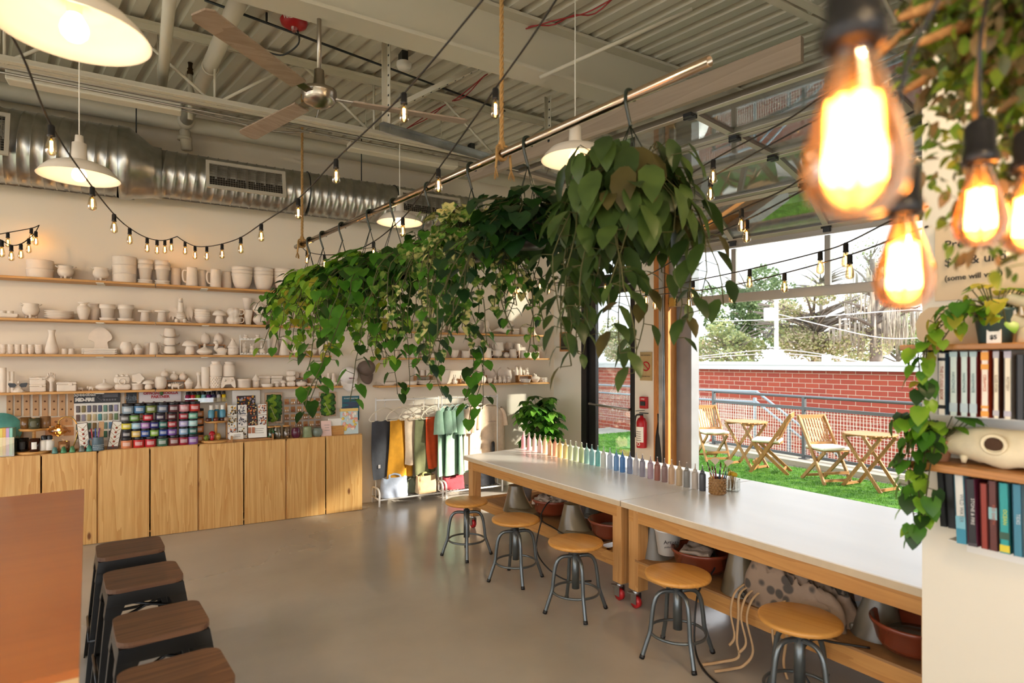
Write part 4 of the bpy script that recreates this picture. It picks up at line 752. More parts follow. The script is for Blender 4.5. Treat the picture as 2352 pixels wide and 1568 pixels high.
# ---- lowest shelf
P(3,'cylinder_vase',7,16,57,B+'tall plain cylinder','tall cylinder'); P(3,'binocular_vase',24,20,48,B+'twin tube vase','twin tube'); nose = P(3,'nose_stand',43,34,26,B+'nose and moustache glasses holder','nose holder')
stack(3,'chest',88,37,17,16.5,[B+'toy chest, '+NTH[0], B+'toy chest, '+NTH[1]],'the chest pair'); P(3,'hand',118,24,46,B+'raised fist ring holder','fist'); P(3,'chest',154,45,22,B+'wide patterned chest','wide chest'); P(3,'animal',186,16,11,B+'small bull figure','bull'); P(3,'animal',209,20,13,B+'small running pony','pony')
P(3,'gourd_vase',240,43,26,B+'wide flat gourd vase','wide gourd'); P(3,'bread_box',282,38,15,B+'rounded loaf box','loaf box'); P(3,'frog_box',281,38,21,B+'frog box on top of the loaf box','frog box',dz=15.2*Pot(282,1.36,1,1,YF).k)
P(3,'round_box',315,26,15,B+'drum box','drum box'); P(3,'flower_box',316,28,22,B+'flower shaped box on top of the drum box','flower box',dz=15.2*Pot(315,1.36,1,1,YF).k); P(3,'mushroom',341,28,22,B+'flat capped mushroom','flat mushroom',6.635); P(3,'standing_plate',347,32,36,B+'oval dish leaning on the wall','oval dish',6.74)
P(3,'round_jar',369,29,29,B+'wide mouthed swirl jar','swirl jar'); _, rz_ = riser(404,1.36,44,19,SHN[3],6.75,.08)
for px, n_ in ((378,'first'),(400,'middle'),(421,'last')): P(3,'onion_jar',px,20,20,B+'onion jar, '+n_+' of three raised on wood',n_+' onion jar',6.75,(rz_-1.36) if px > 380 else .11)
riser(376,1.36,18,20,SHN[3],6.76,.06)
P(3,'dinosaur',403,35,15,B+'spiny dinosaur before the riser','dinosaur',6.64); P(3,'cupcake_jar',434,21,25,B+'swirl topped cupcake','cupcake'); P(3,'candlestick',456,20,37,B+'tall candlestick','candlestick'); P(3,'cylinder_vase',472,19,49,B+'wide cylinder','wide cylinder')
P(3,'honeycomb_pot',495,25,27,B+'honeycomb pot','honeycomb pot'); P(3,'jar',496,29,35,B+'shouldered jar on the honeycomb pot','shouldered jar',dz=27.2*Pot(495,1.36,1,1,YF).k); P(3,'controller',524,34,26,B+'game controller box','controller box'); P(3,'jar',526,29,34,B+'shouldered jar on the controller box','other shouldered jar',dz=26.2*Pot(526,1.36,1,1,YF).k,y=6.67)
P(3,'round_box',560,31,20,B+'wide drum box with lid','wide drum'); P(3,'birdhouse',588,19,31,B+'little round bird house','bird house'); P(3,'box',607,27,26,B+'square box standing back','square box',6.755); P(3,'box',635,27,26,B+'square box standing back','other square box',6.755); P(3,'saucer',614,29,8,B+'flat fish dish','fish dish',6.63)
for px, n_ in ((636,'first'),(651,'second')): P(3,'mushroom',px,15,15,B+'mini mushroom, '+n_+' of a pair',n_+' mini mushroom',6.63)
stack(3,'bread_box',668,21,12.5,12.3,[B+'pillow box, '+NTH[i] for i in range(3)],'the pillow box pile',6.66); _, rz_ = riser(692,1.36,36,18,SHN[3],6.755,.08)
P(3,'round_jar',680,15,14,B+'pinched pot on the riser','pinched pot',6.755,rz_-1.36); P(3,'round_jar',697,16,14,B+'pinched pot on the riser end','other pinched pot',6.755,rz_-1.36); P(3,'sugar_bowl',692,25,14,B+'covered sugar dish','sugar dish',6.64); P(3,'animal',710,15,9,B+'crawling bug figure','bug',6.64); P(3,'animal',724,16,8,B+'lying fox figure','fox',6.64)
P(3,'standing_plate',738,24,21,B+'small round plate propped up','propped plate',6.70); P(3,'salt_bottle',754,11,28,B+'slim shaker, inner of two','slim shaker',6.73); P(3,'salt_bottle',766,11,28,B+'slim shaker, outer of two','outer shaker',6.73); P(3,'animal',759,13,10,B+'tiny pig figure','tiny pig',6.63); P(3,'animal',772,13,10,B+'tiny bear figure','tiny bear',6.63)
# ---- shelves above the clothes racks
P(4,'mug',893,16,12,B+'small mug behind vines','small mug'); P(4,'statuette',931,22,44,B+'tall standing lady figure','lady'); P(4,'round_jar',985,26,26,B+'round jar behind vines','round jar'); P(4,'round_jar',1010,26,24,B+'plain pot behind vines','plain pot'); P(4,'owl',1039,20,26,B+'bear jar','bear jar'); P(4,'owl',1065,30,31,B+'big owl jar','owl jar'); P(4,'mushroom',1090,27,35,B+'tall mushroom','tall mushroom'); P(4,'octopus',1117,30,33,B+'octopus figure','octopus'); P(4,'shell',1148,38,22,B+'large sea shell','sea shell'); P(4,'mushroom',1169,24,33,B+'slender mushroom','slender mushroom',YK); P(4,'box',1183,16,14,B+'plain small box','plain box'); P(4,'mug',1203,24,17,B+'low mug','low mug'); P(4,'candlestick',1227,14,24,B+'short candle holder','candle holder')
for px, w_, h_, kd, yy in ((912,13,26,'cone_tree',YK),(924,14,36,'cone_tree',YK),(939,16,34,'tree',YK),(963,18,34,'tree',YK),(928,9,16,'tree',YF),(937,10,18,'tree',YF),(947,11,24,'cone_tree',YF),(957,10,17,'cone_tree',YF)): P(5,kd,px,w_,h_,B+('smooth' if kd == 'cone_tree' else 'layered')+(' tall' if yy == YK else ' small')+' fir tree','fir '+str(['one','two','three','four','five','six','seven','eight'][[912,924,939,963,928,937,947,957].index(px)]),yy)
P(5,'mug',977,24,24,B+'owl faced mug','owl mug',a=2.6); P(5,'box',996,18,12,B+'low box','low box'); P(5,'bottle_vase',1016,16,26,B+'bulging jug','jug'); P(5,'bowl',1043,23,19,B+'round footed bowl','footed bowl'); P(5,'crock',1069,20,17,B+'straight crock','crock'); P(5,'big_mug',1095,32,27,B+'huge rounded mug','huge mug',a=pi); P(5,'mug',1113,28,42,B+'tall mug standing back','tall mug',YK,a=0); P(5,'mug',1120,25,23,B+'waisted mug','waisted mug',6.64,a=0)
P(5,'cauldron',1142,27,18,B+'little cauldron','little cauldron'); P(5,'mug',1146,28,18,B+'bowl mug on the little cauldron','bowl mug',dz=18.2*Pot(1142,1.667,1,1,YF).k,a=pi); P(5,'pumpkin',1163,14,13,B+'tiny ribbed gourd','tiny gourd',6.63); P(5,'mug',1178,24,21,B+'plain mid mug','mid mug',a=0); P(5,'round_jar',1169,17,18,B+'cup raised behind others','raised cup',6.76,.1); P(5,'mug',1202,22,18,B+'handled coffee cup','coffee cup',a=0); P(5,'mug',1188,20,16,B+'cup piled behind','piled cup',6.76,.1); P(5,'mug',1215,17,13,B+'espresso cup','espresso cup',a=0); P(5,'cylinder_vase',1230,17,15,B+'short cylinder pot','short cylinder'); P(5,'stein',1244,17,28,B+'jug at the corner','corner jug',YK,a=0)
riser(1160,1.667,70,17,'middle rack-side shelf',6.765,.06)
P(6,'plate',893,40,8,B+'oval dish behind vines','oval plate'); P(6,'saucer',944,32,9,B+'dish of clay beads','bead dish'); _, rz_ = riser(972,1.35,42,20,'bottom rack-side shelf',6.75,.08)
for px, n_ in ((957,'first'),(970,'middle'),(983,'last')): P(6,'tumbler',px,12,13,B+'small cup, '+n_+' of three on the riser',n_+' riser cup',6.75,rz_-1.35,name='small_cup')
stack(6,'plate',978,48,4.5,3.2,[B+'side plate, '+NTH[i] for i in range(3)],'the side plate pile',6.645); P(6,'deep_bowl',1018,34,34,B+'big steep bowl','steep bowl',6.64); P(6,'bunny',1044,14,18,B+'sitting bear figure','sitting bear',6.64); _, r1 = riser(1068,1.35,30,11,'bottom rack-side shelf',6.72,.07)
for px in (1060,1068,1077): P(6,'tumbler',px,7,8,B+'thimble cup '+{1060:'at the start',1068:'mid way',1077:'at the end'}[px]+' of the little riser','thimble',6.72,r1-1.35,name='thimble_cup')
P(6,'mushroom',1072,14,8,B+'flat button mushroom','button mushroom',6.63); _, r2 = riser(1100,1.35,34,18,'bottom rack-side shelf',6.755,.08); P(6,'vase',1102,18,32,B+'tall vase on the riser','riser vase',6.755,r2-1.35); P(6,'cat',1085,11,18,B+'cat on the riser','riser cat',6.755,r2-1.35); P(6,'big_mug',1106,29,18,B+'wide soup mug','soup mug',6.64,a=pi)
P(6,'standing_plate',1128,35,39,B+'large round plate leaning on the wall','first round plate',6.745); P(6,'standing_plate',1163,38,43,B+'largest round plate leaning on the wall','largest plate',6.745); P(6,'bowl',1125,15,12,B+'small bowl','little bowl',6.64)
for px, n_ in ((1137,'first'),(1148,'second'),(1158,'third'),(1168,'fourth')): P(6,'cat',px,11,18,B+'sitting cat, '+n_+' of four in a line',n_+' cat',6.645,group='line of clay cats')
_, r3 = riser(1203,1.35,36,16,'bottom rack-side shelf',6.755,.08); P(6,'salt_bottle',1186,9,22,B+'slim bottle on the riser','riser bottle',6.755,r3-1.35); P(6,'salt_bottle',1195,9,22,B+'slim bottle further along the riser','other riser bottle',6.755,r3-1.35); P(6,'bunny',1210,11,14,B+'rabbit on the riser','rabbit',6.755,r3-1.35)
P(6,'saucer',1207,25,8,B+'leaf dish','leaf dish',6.64); P(6,'hen_dish',1230,20,20,B+'hen shaped lidded dish','hen dish',6.645); P(6,'basket',1249,22,11,B+'woven clay basket','clay basket',6.65)
# sunglasses on the nose holder, card at the shelf end
q = Pot(43,1.36,48,16,6.63); t = thing('sunglasses', 'black sunglasses resting on the clay nose holder', 'sunglasses', nose.location + Vector((0,-.035,q.h*1.0)))
b = MB()
for s_ in (-1,1): b.prism([(s_*x,z) for x,z in ((.008,.0),(.02,.018),(.062,.022),(.066,.01),(.055,-.016),(.022,-.018))][::s_],-.002,.002,0,RX(pi/2)); b.cyl((s_*.064,0,.014),(s_*.066,.1,.008),.002,n=6)
b.cyl((-.012,0,.012),(.012,0,.012),.002,n=6); obj('frame', b, M_black, t)
t = thing('table_sign', 'small black and white upright card at the window end of the upper rack-side shelf', 'sign', AY(1254,829,6.67)); t.location.z = SHR[0]; b = MB(); b.box((0,0,.03),(.045,.004,.06)); b.box((0,.02,.002),(.045,.04,.004)); obj('card', b, M_paper, t); b = MB(); b.box((0,-.003,.032),(.034,.002,.042)); obj('print', b, M_ink, t)
_fir = [o for o in C.objects if o.name.split('.')[0] in ('tree','cone_tree') and o.get('category') == 'pottery']
_fd = ['tall plain cone tree, first of the back line','taller plain cone tree, second of the back line','layered tree in the back line, third along','layered tree in the back line, last before the mug','tiny layered tree at the front, first of four','tiny layered tree at the front, second of four','plain cone tree at the front, third of four','smallest plain cone at the front, last of four']
for o, d_ in zip(_fir, _fd): o['label'] = 'white clay '+d_; o['group'] = 'clay fir trees'
# ================================================================ goods on and above the cabinets
CZ = 0.829; YC = 6.62
def cm(c, rough=0.5, **k): return mat('c_'+c+('' if rough == .5 else str(int(rough*100))), c, rough, **k)
def at(px, y=YC, z=CZ): p = AY(px, 829, y); return Vector((p.x, y, z))
def kk(px, y=YC): return depth(AY(px, 829, y))/FPX
def cosx(px): return cos(atan2(px-CX, FPX))
# wall mounted flat goods: rectangle by px corners on plane y
def panel(name, label, cat, x0, x1, yt, yb, yy, m, th=0.006, group=None):
    a, c_ = AY(x0, (yt+yb)/2, yy), AY(x1, (yt+yb)/2, yy); xm = (x0+x1)/2; zt, zb = AY(xm, yt, yy).z, AY(xm, yb, yy).z
    t = thing(name, label, cat, ((a.x+c_.x)/2, yy, zb), 0, group); w_, h_ = c_.x-a.x, zt-zb; b = MB(); b.box((0,0,h_/2),(w_,th,h_)); obj('board', b, m, t); return t, w_, h_
WY = 6.79
# leather bookmarks and key tags behind
M_lea = mat('tan_leather','c39a6e',0.6,nz=(10,.1)); M_kraft = mat('kraft_card','b98d5e',0.8)
for i, x in enumerate((22,41,61,82,103,124,143,163)):
    t, w_, h_ = panel('leather_bookmark','tan leather bookmark on the wall, '+['first','second','third','fourth','fifth','sixth','seventh','eighth'][i]+' in the upright row before the glaze chart','bookmark',x-7,x+7,904,955,WY,M_lea,0.004,'row of leather bookmarks')
    b = MB(); [b.cyl((0,-.004,h_*f),(0,-.001,h_*f),.008,n=10) for f in (.3,.66)]; obj('punched_mark', b, mat('burnt_mark','6b4226',.7), t)
for i, (x, yt) in enumerate(((27,962),(56,960),(92,960),(128,958),(152,956),(118,982),(160,980),(40,990))):
    t, w_, h_ = panel('leather_key_tag','tan leather key tag on the wall, '+['first','second','third','fourth','fifth','sixth','seventh','eighth'][i]+' of the scattered row under the bookmarks','key tag',x-14,x+14,yt,yt+20,WY-.005*(i%2),M_lea,0.004,'leather key tags'); b = MB(); b.torus((0,-.004,h_/2),.008,.0015,12,5,tilt=RX(pi/2)); obj('punched_mark', b, mat('burnt_mark','6b4226',.7), t)
# glaze chart
t, w_, h_ = panel('glaze_chart','large glaze tile chart with a black header on the wall','poster',170,276,899,1012,WY-.01,M_paper)
b = MB(); b.box((0,-.005,h_*.885),(w_,.004,h_*.23)); obj('header', b, cm('27262a'), t)
text('lettering','Speedball',.044,M_paper,t,(-w_*.27,-.008,h_*.945),bold=.001); text('lettering','MID-FIRE',.043,M_paper,t,(-w_*.27,-.008,h_*.84),bold=.003,squash=.85)
b = MB(); b.torus((.03,-.008,h_*.885),.03,.003,4,5,tilt=RX(pi/2)); [b.box((w_*.28,-.008,h_*(.95-.02*i)),(w_*.34,.002,.006)) for i in range(4)]; [b.box((w_*(.15+.06*i),-.008,h_*.83),(.016,.002,.016)) for i in range(5)]; obj('small_print', b, cm('77757a'), t)
tc_ = ['5a4a44','4f7d68','5c7f72','2f5a5e','4f8f92','7a6a26','3c3a40','8a6a36','6b4f45','a0a48c','55536a','8c86a4','7f8794','8f8a9c','a38a62','5a5054','3f6f75','7fa39a','b3a06a','5d7a4a','46405a','9a6a52','6c8fb0','c2b38a']
for r in range(4):
    for c_ in range(8):
        b = MB(); b.box((-w_/2+w_*(c_+.72)/8.5+.0,-.008,h_*(.655-.175*r)),(w_*.082,.012,h_*.135),0,None,.004); obj('glaze_tile', b, mat('tile_'+tc_[(r*8+c_*5)%24],tc_[(r*8+c_*5)%24],.15), t)
# small framed print and partner sign
t, w_, h_ = panel('framed_print','small dark skyline print in a wooden frame under the lowest shelf','print',286,318,899,931,WY-.01,M_kraft,.012); b = MB(); b.box((0,-.008,h_*.56),(w_*.76,.004,h_*.76)); obj('print', b, cm('20242a'), t); b = MB(); [b.box((-w_*.28+w_*.09*i,-.011,h_*(.42+.12*((i*7)%4)/3)),(w_*.05,.002,h_*(.2+.3*((i*7)%4)/3))) for i in range(7)]; b.box((0,-.011,h_*.23),(w_*.5,.002,h_*.05)); obj('skyline', b, cm('5b646c'), t); text('lettering','FUEL',.05,cm('8c969c'),t,(0,-.011,h_*.5))
t, w_, h_ = panel('partner_sign','pale sign with red partner lettering above the glaze jars','sign',319,416,896,929,WY-.01,cm('ece2e2'))
text('lettering','OFFICIAL',.034,M_red,t,(-w_*.2,-.006,h_*.80),bold=.002,squash=1.0); text('lettering','SOOLLA',.034,M_red,t,(w_*.24,-.006,h_*.80),bold=.002); text('lettering','PARTNER',.036,M_red,t,(0,-.006,h_*.55),bold=.002)
b = MB(); b.ball((w_*.03,-.006,h_*.8),(.016,.004,.022),10,8); obj('leaf_emblem', b, cm('4d7a3a'), t)
b = MB(); b.box((0,-.005,h_*.16),(w_*.97,.003,h_*.26)); obj('strip', b, M_paper, t); b = MB(); [b.ball((w_*(-.40+.25*i),-.008,h_*.16),(.012,.003,.012),8,6) for i in range(4)]; [b.box((w_*(-.32+.25*i),-.008,h_*.16),(.05,.002,.009)) for i in range(4)]; obj('icon', b, cm('6a4a4e'), t)
# paint bottles on a clear ledge
p0, p1_ = AY(424,924,6.76), AY(521,922,6.76); t = thing('clear_ledge','narrow clear wall ledge holding small paint bottles','ledge',((p0.x+p1_.x)/2,6.75,p0.z)); b = MB(); L = p1_.x-p0.x; b.box((0,0,-.004),(L,.08,.006)); b.box((0,-.04,.02),(L,.004,.045)); b.box((0,.04,.03),(L,.004,.07)); obj('ledge', b, M_clear, t)
bc = [('a01f4f','wine'),('c81e2e','scarlet'),('d2303a','red'),('e0a21e','amber'),('7fa036','lime'),('4a8a36','green'),('8fc4d0','sky'),('9fd0d8','pale blue'),('7a2a6a','plum'),('5a2f7a','violet'),('2f2a4a','navy'),('3a3440','black'),('d6d2ce','clear'),('b3242a','brick'),('e4c21e','yellow'),('3f7a5a','pine')]
def bottle_small(name, c, p, r, h, label, cat, group, capc=M_black, mm=None):
    t = thing(name, label, cat, p, 0, group); b = MB(); b.lathe([(1e-4,0),(r*.95,0),(r,.004),(r,h*.62),(r*.6,h*.72),(1e-4,h*.72)],14); obj('bottle', b, mm or cm(c,.3), t); b = MB(); b.lathe([(r*.62,h*.68),(r*.62,h*.96),(r*.5,h),(1e-4,h)],12); obj('cap', b, capc, t); return t
for i in range(16):
    f = (i//2+.5)/8 if i%2 == 0 else (i//2+.95)/8.3; bottle_small('paint_bottle', bc[i][0], Vector((p0.x+L*f*.98,6.735 if i%2 == 0 else 6.77,p0.z)), .019, .105, 'small '+bc[i][1]+' paint bottle on the clear wall ledge, '+('front' if i%2 == 0 else 'rear')+' line', 'paint bottle', 'paint bottles on the ledge')
# glaze jars in stacked rows
def make_jar(col, r, h):
    t = thing('glaze_jar','','jar',(0,0,0)); b = MB(); b.lathe([(1e-4,0),(r*.95,0),(r,.004),(r,h*.72),(r*.94,h*.76),(1e-4,h*.76)],24); obj('jar', b, cm(col,.3), t)
    b = MB(); b.lathe([(r*.97,h*.74),(r*1.0,h*.76),(r*1.0,h*.98),(r*.95,h),(1e-4,h)],24); obj('lid', b, M_black, t)
    b = MB(); b.lathe([(r*1.01,h*.22),(r*1.01,h*.55)],10,0,None,True,-pi*.72,-pi*.3); obj('label_band', b, mat('lab_'+col, tuple(min(1,.35+.65*v) for v in lin(col)[:3]), .5), t); return t
rows = [  # px, z step, radius/height by row, colours
 ([(291,'d9895c','peach'),(319,'c8342e','tomato'),(346,'c23038','red'),(373,'47705a','forest'),(400,'7a3a34','speckled maroon'),(422,'9a1f34','crimson'),(443,'8a5aa8','violet')],.046,.098),
 ([(291,'2f2a30','charcoal'),(313,'d8b860','straw'),(334,'2f4f9a','royal blue'),(355,'7fa838','lime'),(375,'1f3f8f','cobalt'),(395,'7a4fa0','purple'),(422,'8fb0d0','powder blue'),(443,'1f5f5a','deep teal')],.041,.076),
 ([(291,'d8c83c','lemon'),(313,'9cc4d8','ice blue'),(334,'a878b8','lilac'),(355,'2f2f7a','indigo'),(375,'2a6a60','teal'),(395,'a83038','rust red'),(422,'a8a0cc','lavender'),(443,'a8d4d4','aqua')],.041,.072),
 ([(287,'6a6a68','slate'),(309,'6a9a4a','leaf green'),(340,'c02838','bright red'),(368,'3a3048','ink purple'),(395,'5a2a2e','oxblood'),(422,'a02838','ruby'),(443,'6fb39a','mint')],.042,.070),
 ([(294,'8fa0ac','mist grey'),(321,'4f7aa0','denim'),(347,'6a7a3a','olive'),(374,'5f6a80','steel blue'),(399,'5a3034','cocoa'),(423,'c88a90','dusty pink'),(447,'b8342a','orange red')],.047,.092)]
z = CZ
for r_, (row, rad, h) in enumerate(rows):
    for px, col, nm in row:
        t = make_jar(col, rad, h); t.location = at(px, 6.56, z); t['label'] = nm+' glaze jar with black lid, row '+['one','two','three','four','five'][r_]+' up from the cabinet'; t['group'] = 'stacked glaze jars'
    if r_ < 4:
        for j in range(2 if r_ == 3 else 1):
            t = make_jar('d98a50', .046, .084 if r_ else .098); t.location = at(456+2*j, 6.68-.0*j, z + 0) if j == 0 else at(330, 6.68, z); t['label'] = 'orange glaze jar half hidden at the back, level '+['one','two','three','four'][r_]+(' behind the middle jars' if j else ' at the row end'); t['group'] = 'stacked glaze jars'
    z += h+.0005
# two tier candle stand
def tier_stand(px, wpx, upx, uw, zlow, zup, label, y=6.6):
    t = thing('tiered_stand', label, 'display stand', at(px, y)); k = kk(px, y)*cosx(px); b = MB(); r = wpx*k/2; b.lathe([(1e-4,.004),(r*.98,.004),(r,.012),(r,.02),(r*.98,.024),(1e-4,.02)],36); obj('lower_tray', b, M_ply, t)
    r2 = uw*k/2; z2 = zup; b = MB(); b.lathe([(1e-4,z2),(r2*.95,z2),(r2,z2+.01),(r2,z2+.018),(1e-4,z2+.016)],36); obj('upper_tray', b, M_ply, t); b = MB(); b.cyl((0,0,.02),(0,0,z2+.11),.013,n=14); obj('post', b, M_ply, t); return t, k
t, k = tier_stand(78,80,79,70,0,.20,'two tier round wooden stand crowded with candle jars',6.58)
def cjar(px, w_, h_, z, y, m, label, lid=None, name='candle_jar', labelm=None, solidm=None):
    k = kk(px, y); r = w_*k*cosx(px)/2; h = h_*k; t = thing(name, label, 'candle' if 'candle' in name else 'jar', at(px, y, z), 0); b = MB(); b.lathe([(1e-4,0),(r*.92,0),(r,r*.1),(r,h),(r*.92,h),(r*.92,.01),(1e-4,.01)],24); obj('jar', b, m, t)
    if solidm: b = MB(); b.lathe([(1e-4,.011),(r*.9,.011),(r*.9,h*.6),(1e-4,h*.6)],18); obj('wax' if 'candle' in name else 'contents', b, solidm, t)
    if labelm: b = MB(); b.lathe([(r*1.01,h*.2),(r*1.01,h*.75)],10,0,None,True,-pi*.65,-pi*.35); obj('label_band', b, labelm, t)
    if lid: b = MB(); b.lathe([(r*.95,h),(r*.98,h+.004),(r*.98,h+.012),(1e-4,h+.012)],20); obj('lid', b, lid, t)
    return t
M_amb = mat('amber_jar','6e4a22',.12,coat=.4); M_dkj = mat('black_jar','141214',.12); M_brj = mat('brown_jar','38190f',.12)
cjar(53,28,30,CZ+.025,6.58,M_dkj,'black glossy candle jar on the lower wooden tray',labelm=M_ink); cjar(80,26,29,CZ+.025,6.53,M_brj,'dark brown candle jar with a white label on the lower tray',labelm=M_paper)
cjar(59,27,25,CZ+.22,6.60,M_amb,'amber candle jar on the upper tray, by the bookmarks',solidm=M_paper); cjar(79,28,24,CZ+.22,6.54,mat('olive_jar','4a4a34',.15),'olive candle jar at the middle of the upper tray',labelm=cm('5c5a40')); cjar(104,26,25,CZ+.22,6.6,mat('tan_jar','8f6a48',.15),'tan candle jar on the upper tray, by the glass globe')
for px, n_ in ((101,'inner'),(114,'outer')): bottle_small('pump_bottle','e6e2da',at(px,6.55,CZ+.025),.034,.13,'white spray bottle with black pump, '+n_+' of two on the tray','bottle','pump bottles on the tray')
cjar(147,27,24,CZ,6.57,mat('amber_tumbler','8a5c38',.12,coat=.3),'amber glass candle beneath the glass globe lamp',labelm=M_kraft)
# glass globe lamp on a brass arch
t = thing('globe_lamp','ribbed clear glass globe lamp on a curved brass arm','lamp',at(163,6.62)); k = kk(163,6.62); b = MB(); b.tube(catmull([(0,0,0),(.03,0,20*k),(.05,0,50*k),(.02,0,72*k),(-.04,0,78*k),(-.085,0,70*k),(-.09,0,62*k)]),.005,8); b.cyl((0,0,0),(0,0,.012),.05,n=20); obj('arm', b, M_brass, t)
b = MB(); Rg = 19*k; b.grid(lambda u,v: (lambda R: (R*cos(2*pi*u)-.09, R*sin(2*pi*u), 48*k+(v-.5)*28*k))(Rg*max(.12,sin(pi*min(max(v,.03),.97)))*(1-.06*abs(cos(5*2*pi*u)))),60,12); obj('globe', b, M_amberglass, t); b = MB(); b.cyl((-.09,0,52*k),(-.09,0,63*k),.012,n=10); obj('socket', b, M_brass, t); b = MB(); b.ball((-.09,0,49*k),.012,10,8); obj('bulb', b, M_fil, t)
# pastel booklets in an acrylic box, edge plate
t = thing('acrylic_box','clear acrylic box of pastel booklets at the cabinet end','box',at(14,6.55),-.1); b = MB(); [b.box(c,s) for c,s in (((0,-.06,.08),(.14,.003,.16)),((0,.06,.08),(.14,.003,.16)),((-.07,0,.08),(.003,.12,.16)),((.07,0,.08),(.003,.12,.16)),((0,0,.002),(.14,.12,.004)))]; obj('box', b, M_clear, t)
for i, c_ in enumerate(('7fc4b8','e8d66a','e3b25a','c9a8d8','8fd0c0')): o = obj('pastel_booklet', (lambda m: m.box((0,0,.115),(.022,.09,.23)))(MB()), cm(c_), None, at(14,6.55)+Vector((-.045+.022*i,0,.006)), (0,radians(12)*0,-.1)); tag(o, ['mint','yellow','ochre','lilac','aqua'][i]+' booklet standing in the clear acrylic box','booklet','booklets in the acrylic box')
t = thing('painted_plate','teal swirled plate propped up at the edge of the picture','plate',at(2,6.72)); b = MB(); b.lathe([(1e-4,.01),(.1,.012),(.15,.02),(.15,.026),(1e-4,.016)],40,0,TR(0,0,.2) @ RX(radians(80))); obj('plate', b, mat('teal_swirl','5fa8a0',.2,nz=(5,.4)), t); b = MB(); b.box((0,.01,.025),(.12,.08,.05)); obj('stand', b, M_riser, t)
# little ceramic peaks
for i, (px, col, nm) in enumerate(((126,'5d8f8a','teal'),(146,'4f8f62','green'),(166,'5f9a6a','pale green'),(188,'7a7f78','grey'),(205,'4f9a86','sea green'))):
    k = kk(px,6.5); b = MB(); r = 8*k*cosx(px); b.lathe([(1e-4,0),(r,0),(r*.92,.012),(r*.5,13*k),(r*.32,14*k),(1e-4,14.4*k)],9); tag(obj('ceramic_peak', b, mat('peak_'+col,col,.2,nz=(30,.4)), None, at(px,6.5)), nm+' glazed ceramic peak on the cabinet edge','ornament','row of ceramic peaks')
# necklace cards on wooden stands
for px, tl, nm in ((196,-.12,'before the chart'),(258,.16,'next to the glaze jars')):
    k = kk(px,6.56); t = thing('necklace_display','tall white necklace card on a dark stand '+nm,'display',at(px,6.56),0); Mx = RX(radians(-14)) @ RY(tl); w_, h_ = 26*k*cosx(px), 62*k; b = MB(); b.box((0,0,h_/2+.01),(w_,.008,h_),0,Mx); b.box((0,.06,.012),(w_*.9,.14,.024)); obj('stand', b, cm('4a2a1c',.4), t); b = MB(); b.box((0,-.006,h_/2+.012),(w_*.86,.006,h_*.94),0,Mx); obj('card', b, M_paper, t)
    for i in range(5):
        b = MB(); zz = h_*(.86-.17*i); b.tube([(-w_*.38,-.011,zz+.02),(0,-.013,zz-.012),(w_*.38,-.011,zz+.02)],.0014,5,0,M=Mx); b.ball((0,-.014,zz-.02),(.009,.005,.009),8,6,1,Mx); obj('necklace', b, [M_brass, cm('a8442e')], t)
# speckled mug of pens
k = kk(225,6.52); r = 14*k*cosx(225); t = thing('pen_mug','grey blue textured mug filled with pens and a bookmark','mug',at(225,6.52)); b = MB(); lathe_h(b, LP['tumbler'][:5]+[(.8,1),(.8,.1),(0,.1)], r*1.08, 31*k); obj('mug', b, mat('greyblue_glaze','5f7480',.25,nz=(12,.3)), t); obj('handle', handle_mb(r,31*k*.2,31*k*.85,r*.7,pi-.3,.006), mat('greyblue_glaze','',.2), t)
b = MB(); [b.ball((r*1.0*cos(-pi/2+a),r*1.0*sin(-pi/2+a),31*k*(.15+.13*j)),.005,6,5) for j in range(3) for a in [i*.25-1+(.12*j) for i in range(9)]]; obj('dot_pattern', b, cm('a8b4b8'), t)
for i, (c_, nm) in enumerate((('b02a3a','red'),('3a5fb0','blue'),('7a3a8a','purple'))): o = obj('pen', (lambda m: m.cyl((0,0,0),(.02*(i-1),0,.17),.0045,n=8))(MB()), cm(c_,.3), None, at(225,6.52)+Vector((-.03+.012*i,-.01,31*k*.25))); tag(o, nm+' pen standing in the grey blue mug','pen','pens in the mug')
b = MB(); b.box((0,0,.11),(.04,.003,.22)); tag(obj('leather_bookmark', b, M_lea, None, at(225,6.53)+Vector((.02,.0,31*k*.3)),(0,0.03,0)),'tan leather bookmark standing in the pen mug','bookmark')
# second tier stand with spray bottles
t, k = tier_stand(496,68,498,54,0,.195,'two tier wooden stand with blue spray bottles and a red mushroom',6.60)
for px, n_, yy in ((485,'first',6.57),(498,'middle',6.64),(511,'last',6.58)): bottle_small('spray_bottle','4f8fa8',at(px,yy,CZ+.212),.028,.155,'blue labelled spray bottle with white top, '+n_+' of three','bottle','spray bottles',M_white)
for px, c_, n_ in ((479,'4a2014','dark brown'),(496,'6a2c1a','russet'),(511,'3a1a12','black brown'),(519,'a88a70','tan')): cjar(px,13,8,CZ+.212,6.54,cm(c_,.15),n_+' little pot on the upper wooden tray',name='lip_pot')
o = make_pot('mushroom',487,CZ+.024,15,21,6.57,'red glass mushroom','lower wooden tray','red mushroom','ornament','glass_mushroom'); o.data.materials[0] = cm('b8222e',.12); o = make_pot('pumpkin',474,CZ+.024,12,12,6.56,'green glass pumpkin','lower wooden tray','green pumpkin','ornament','glass_pumpkin'); o.data.materials[0] = cm('6a7a2a',.12); o = make_pot('pumpkin',502,CZ+.024,12,15,6.57,'amber glass pumpkin','lower wooden tray','amber pumpkin','ornament','glass_pumpkin'); o.data.materials[0] = cm('b08a3a',.12)
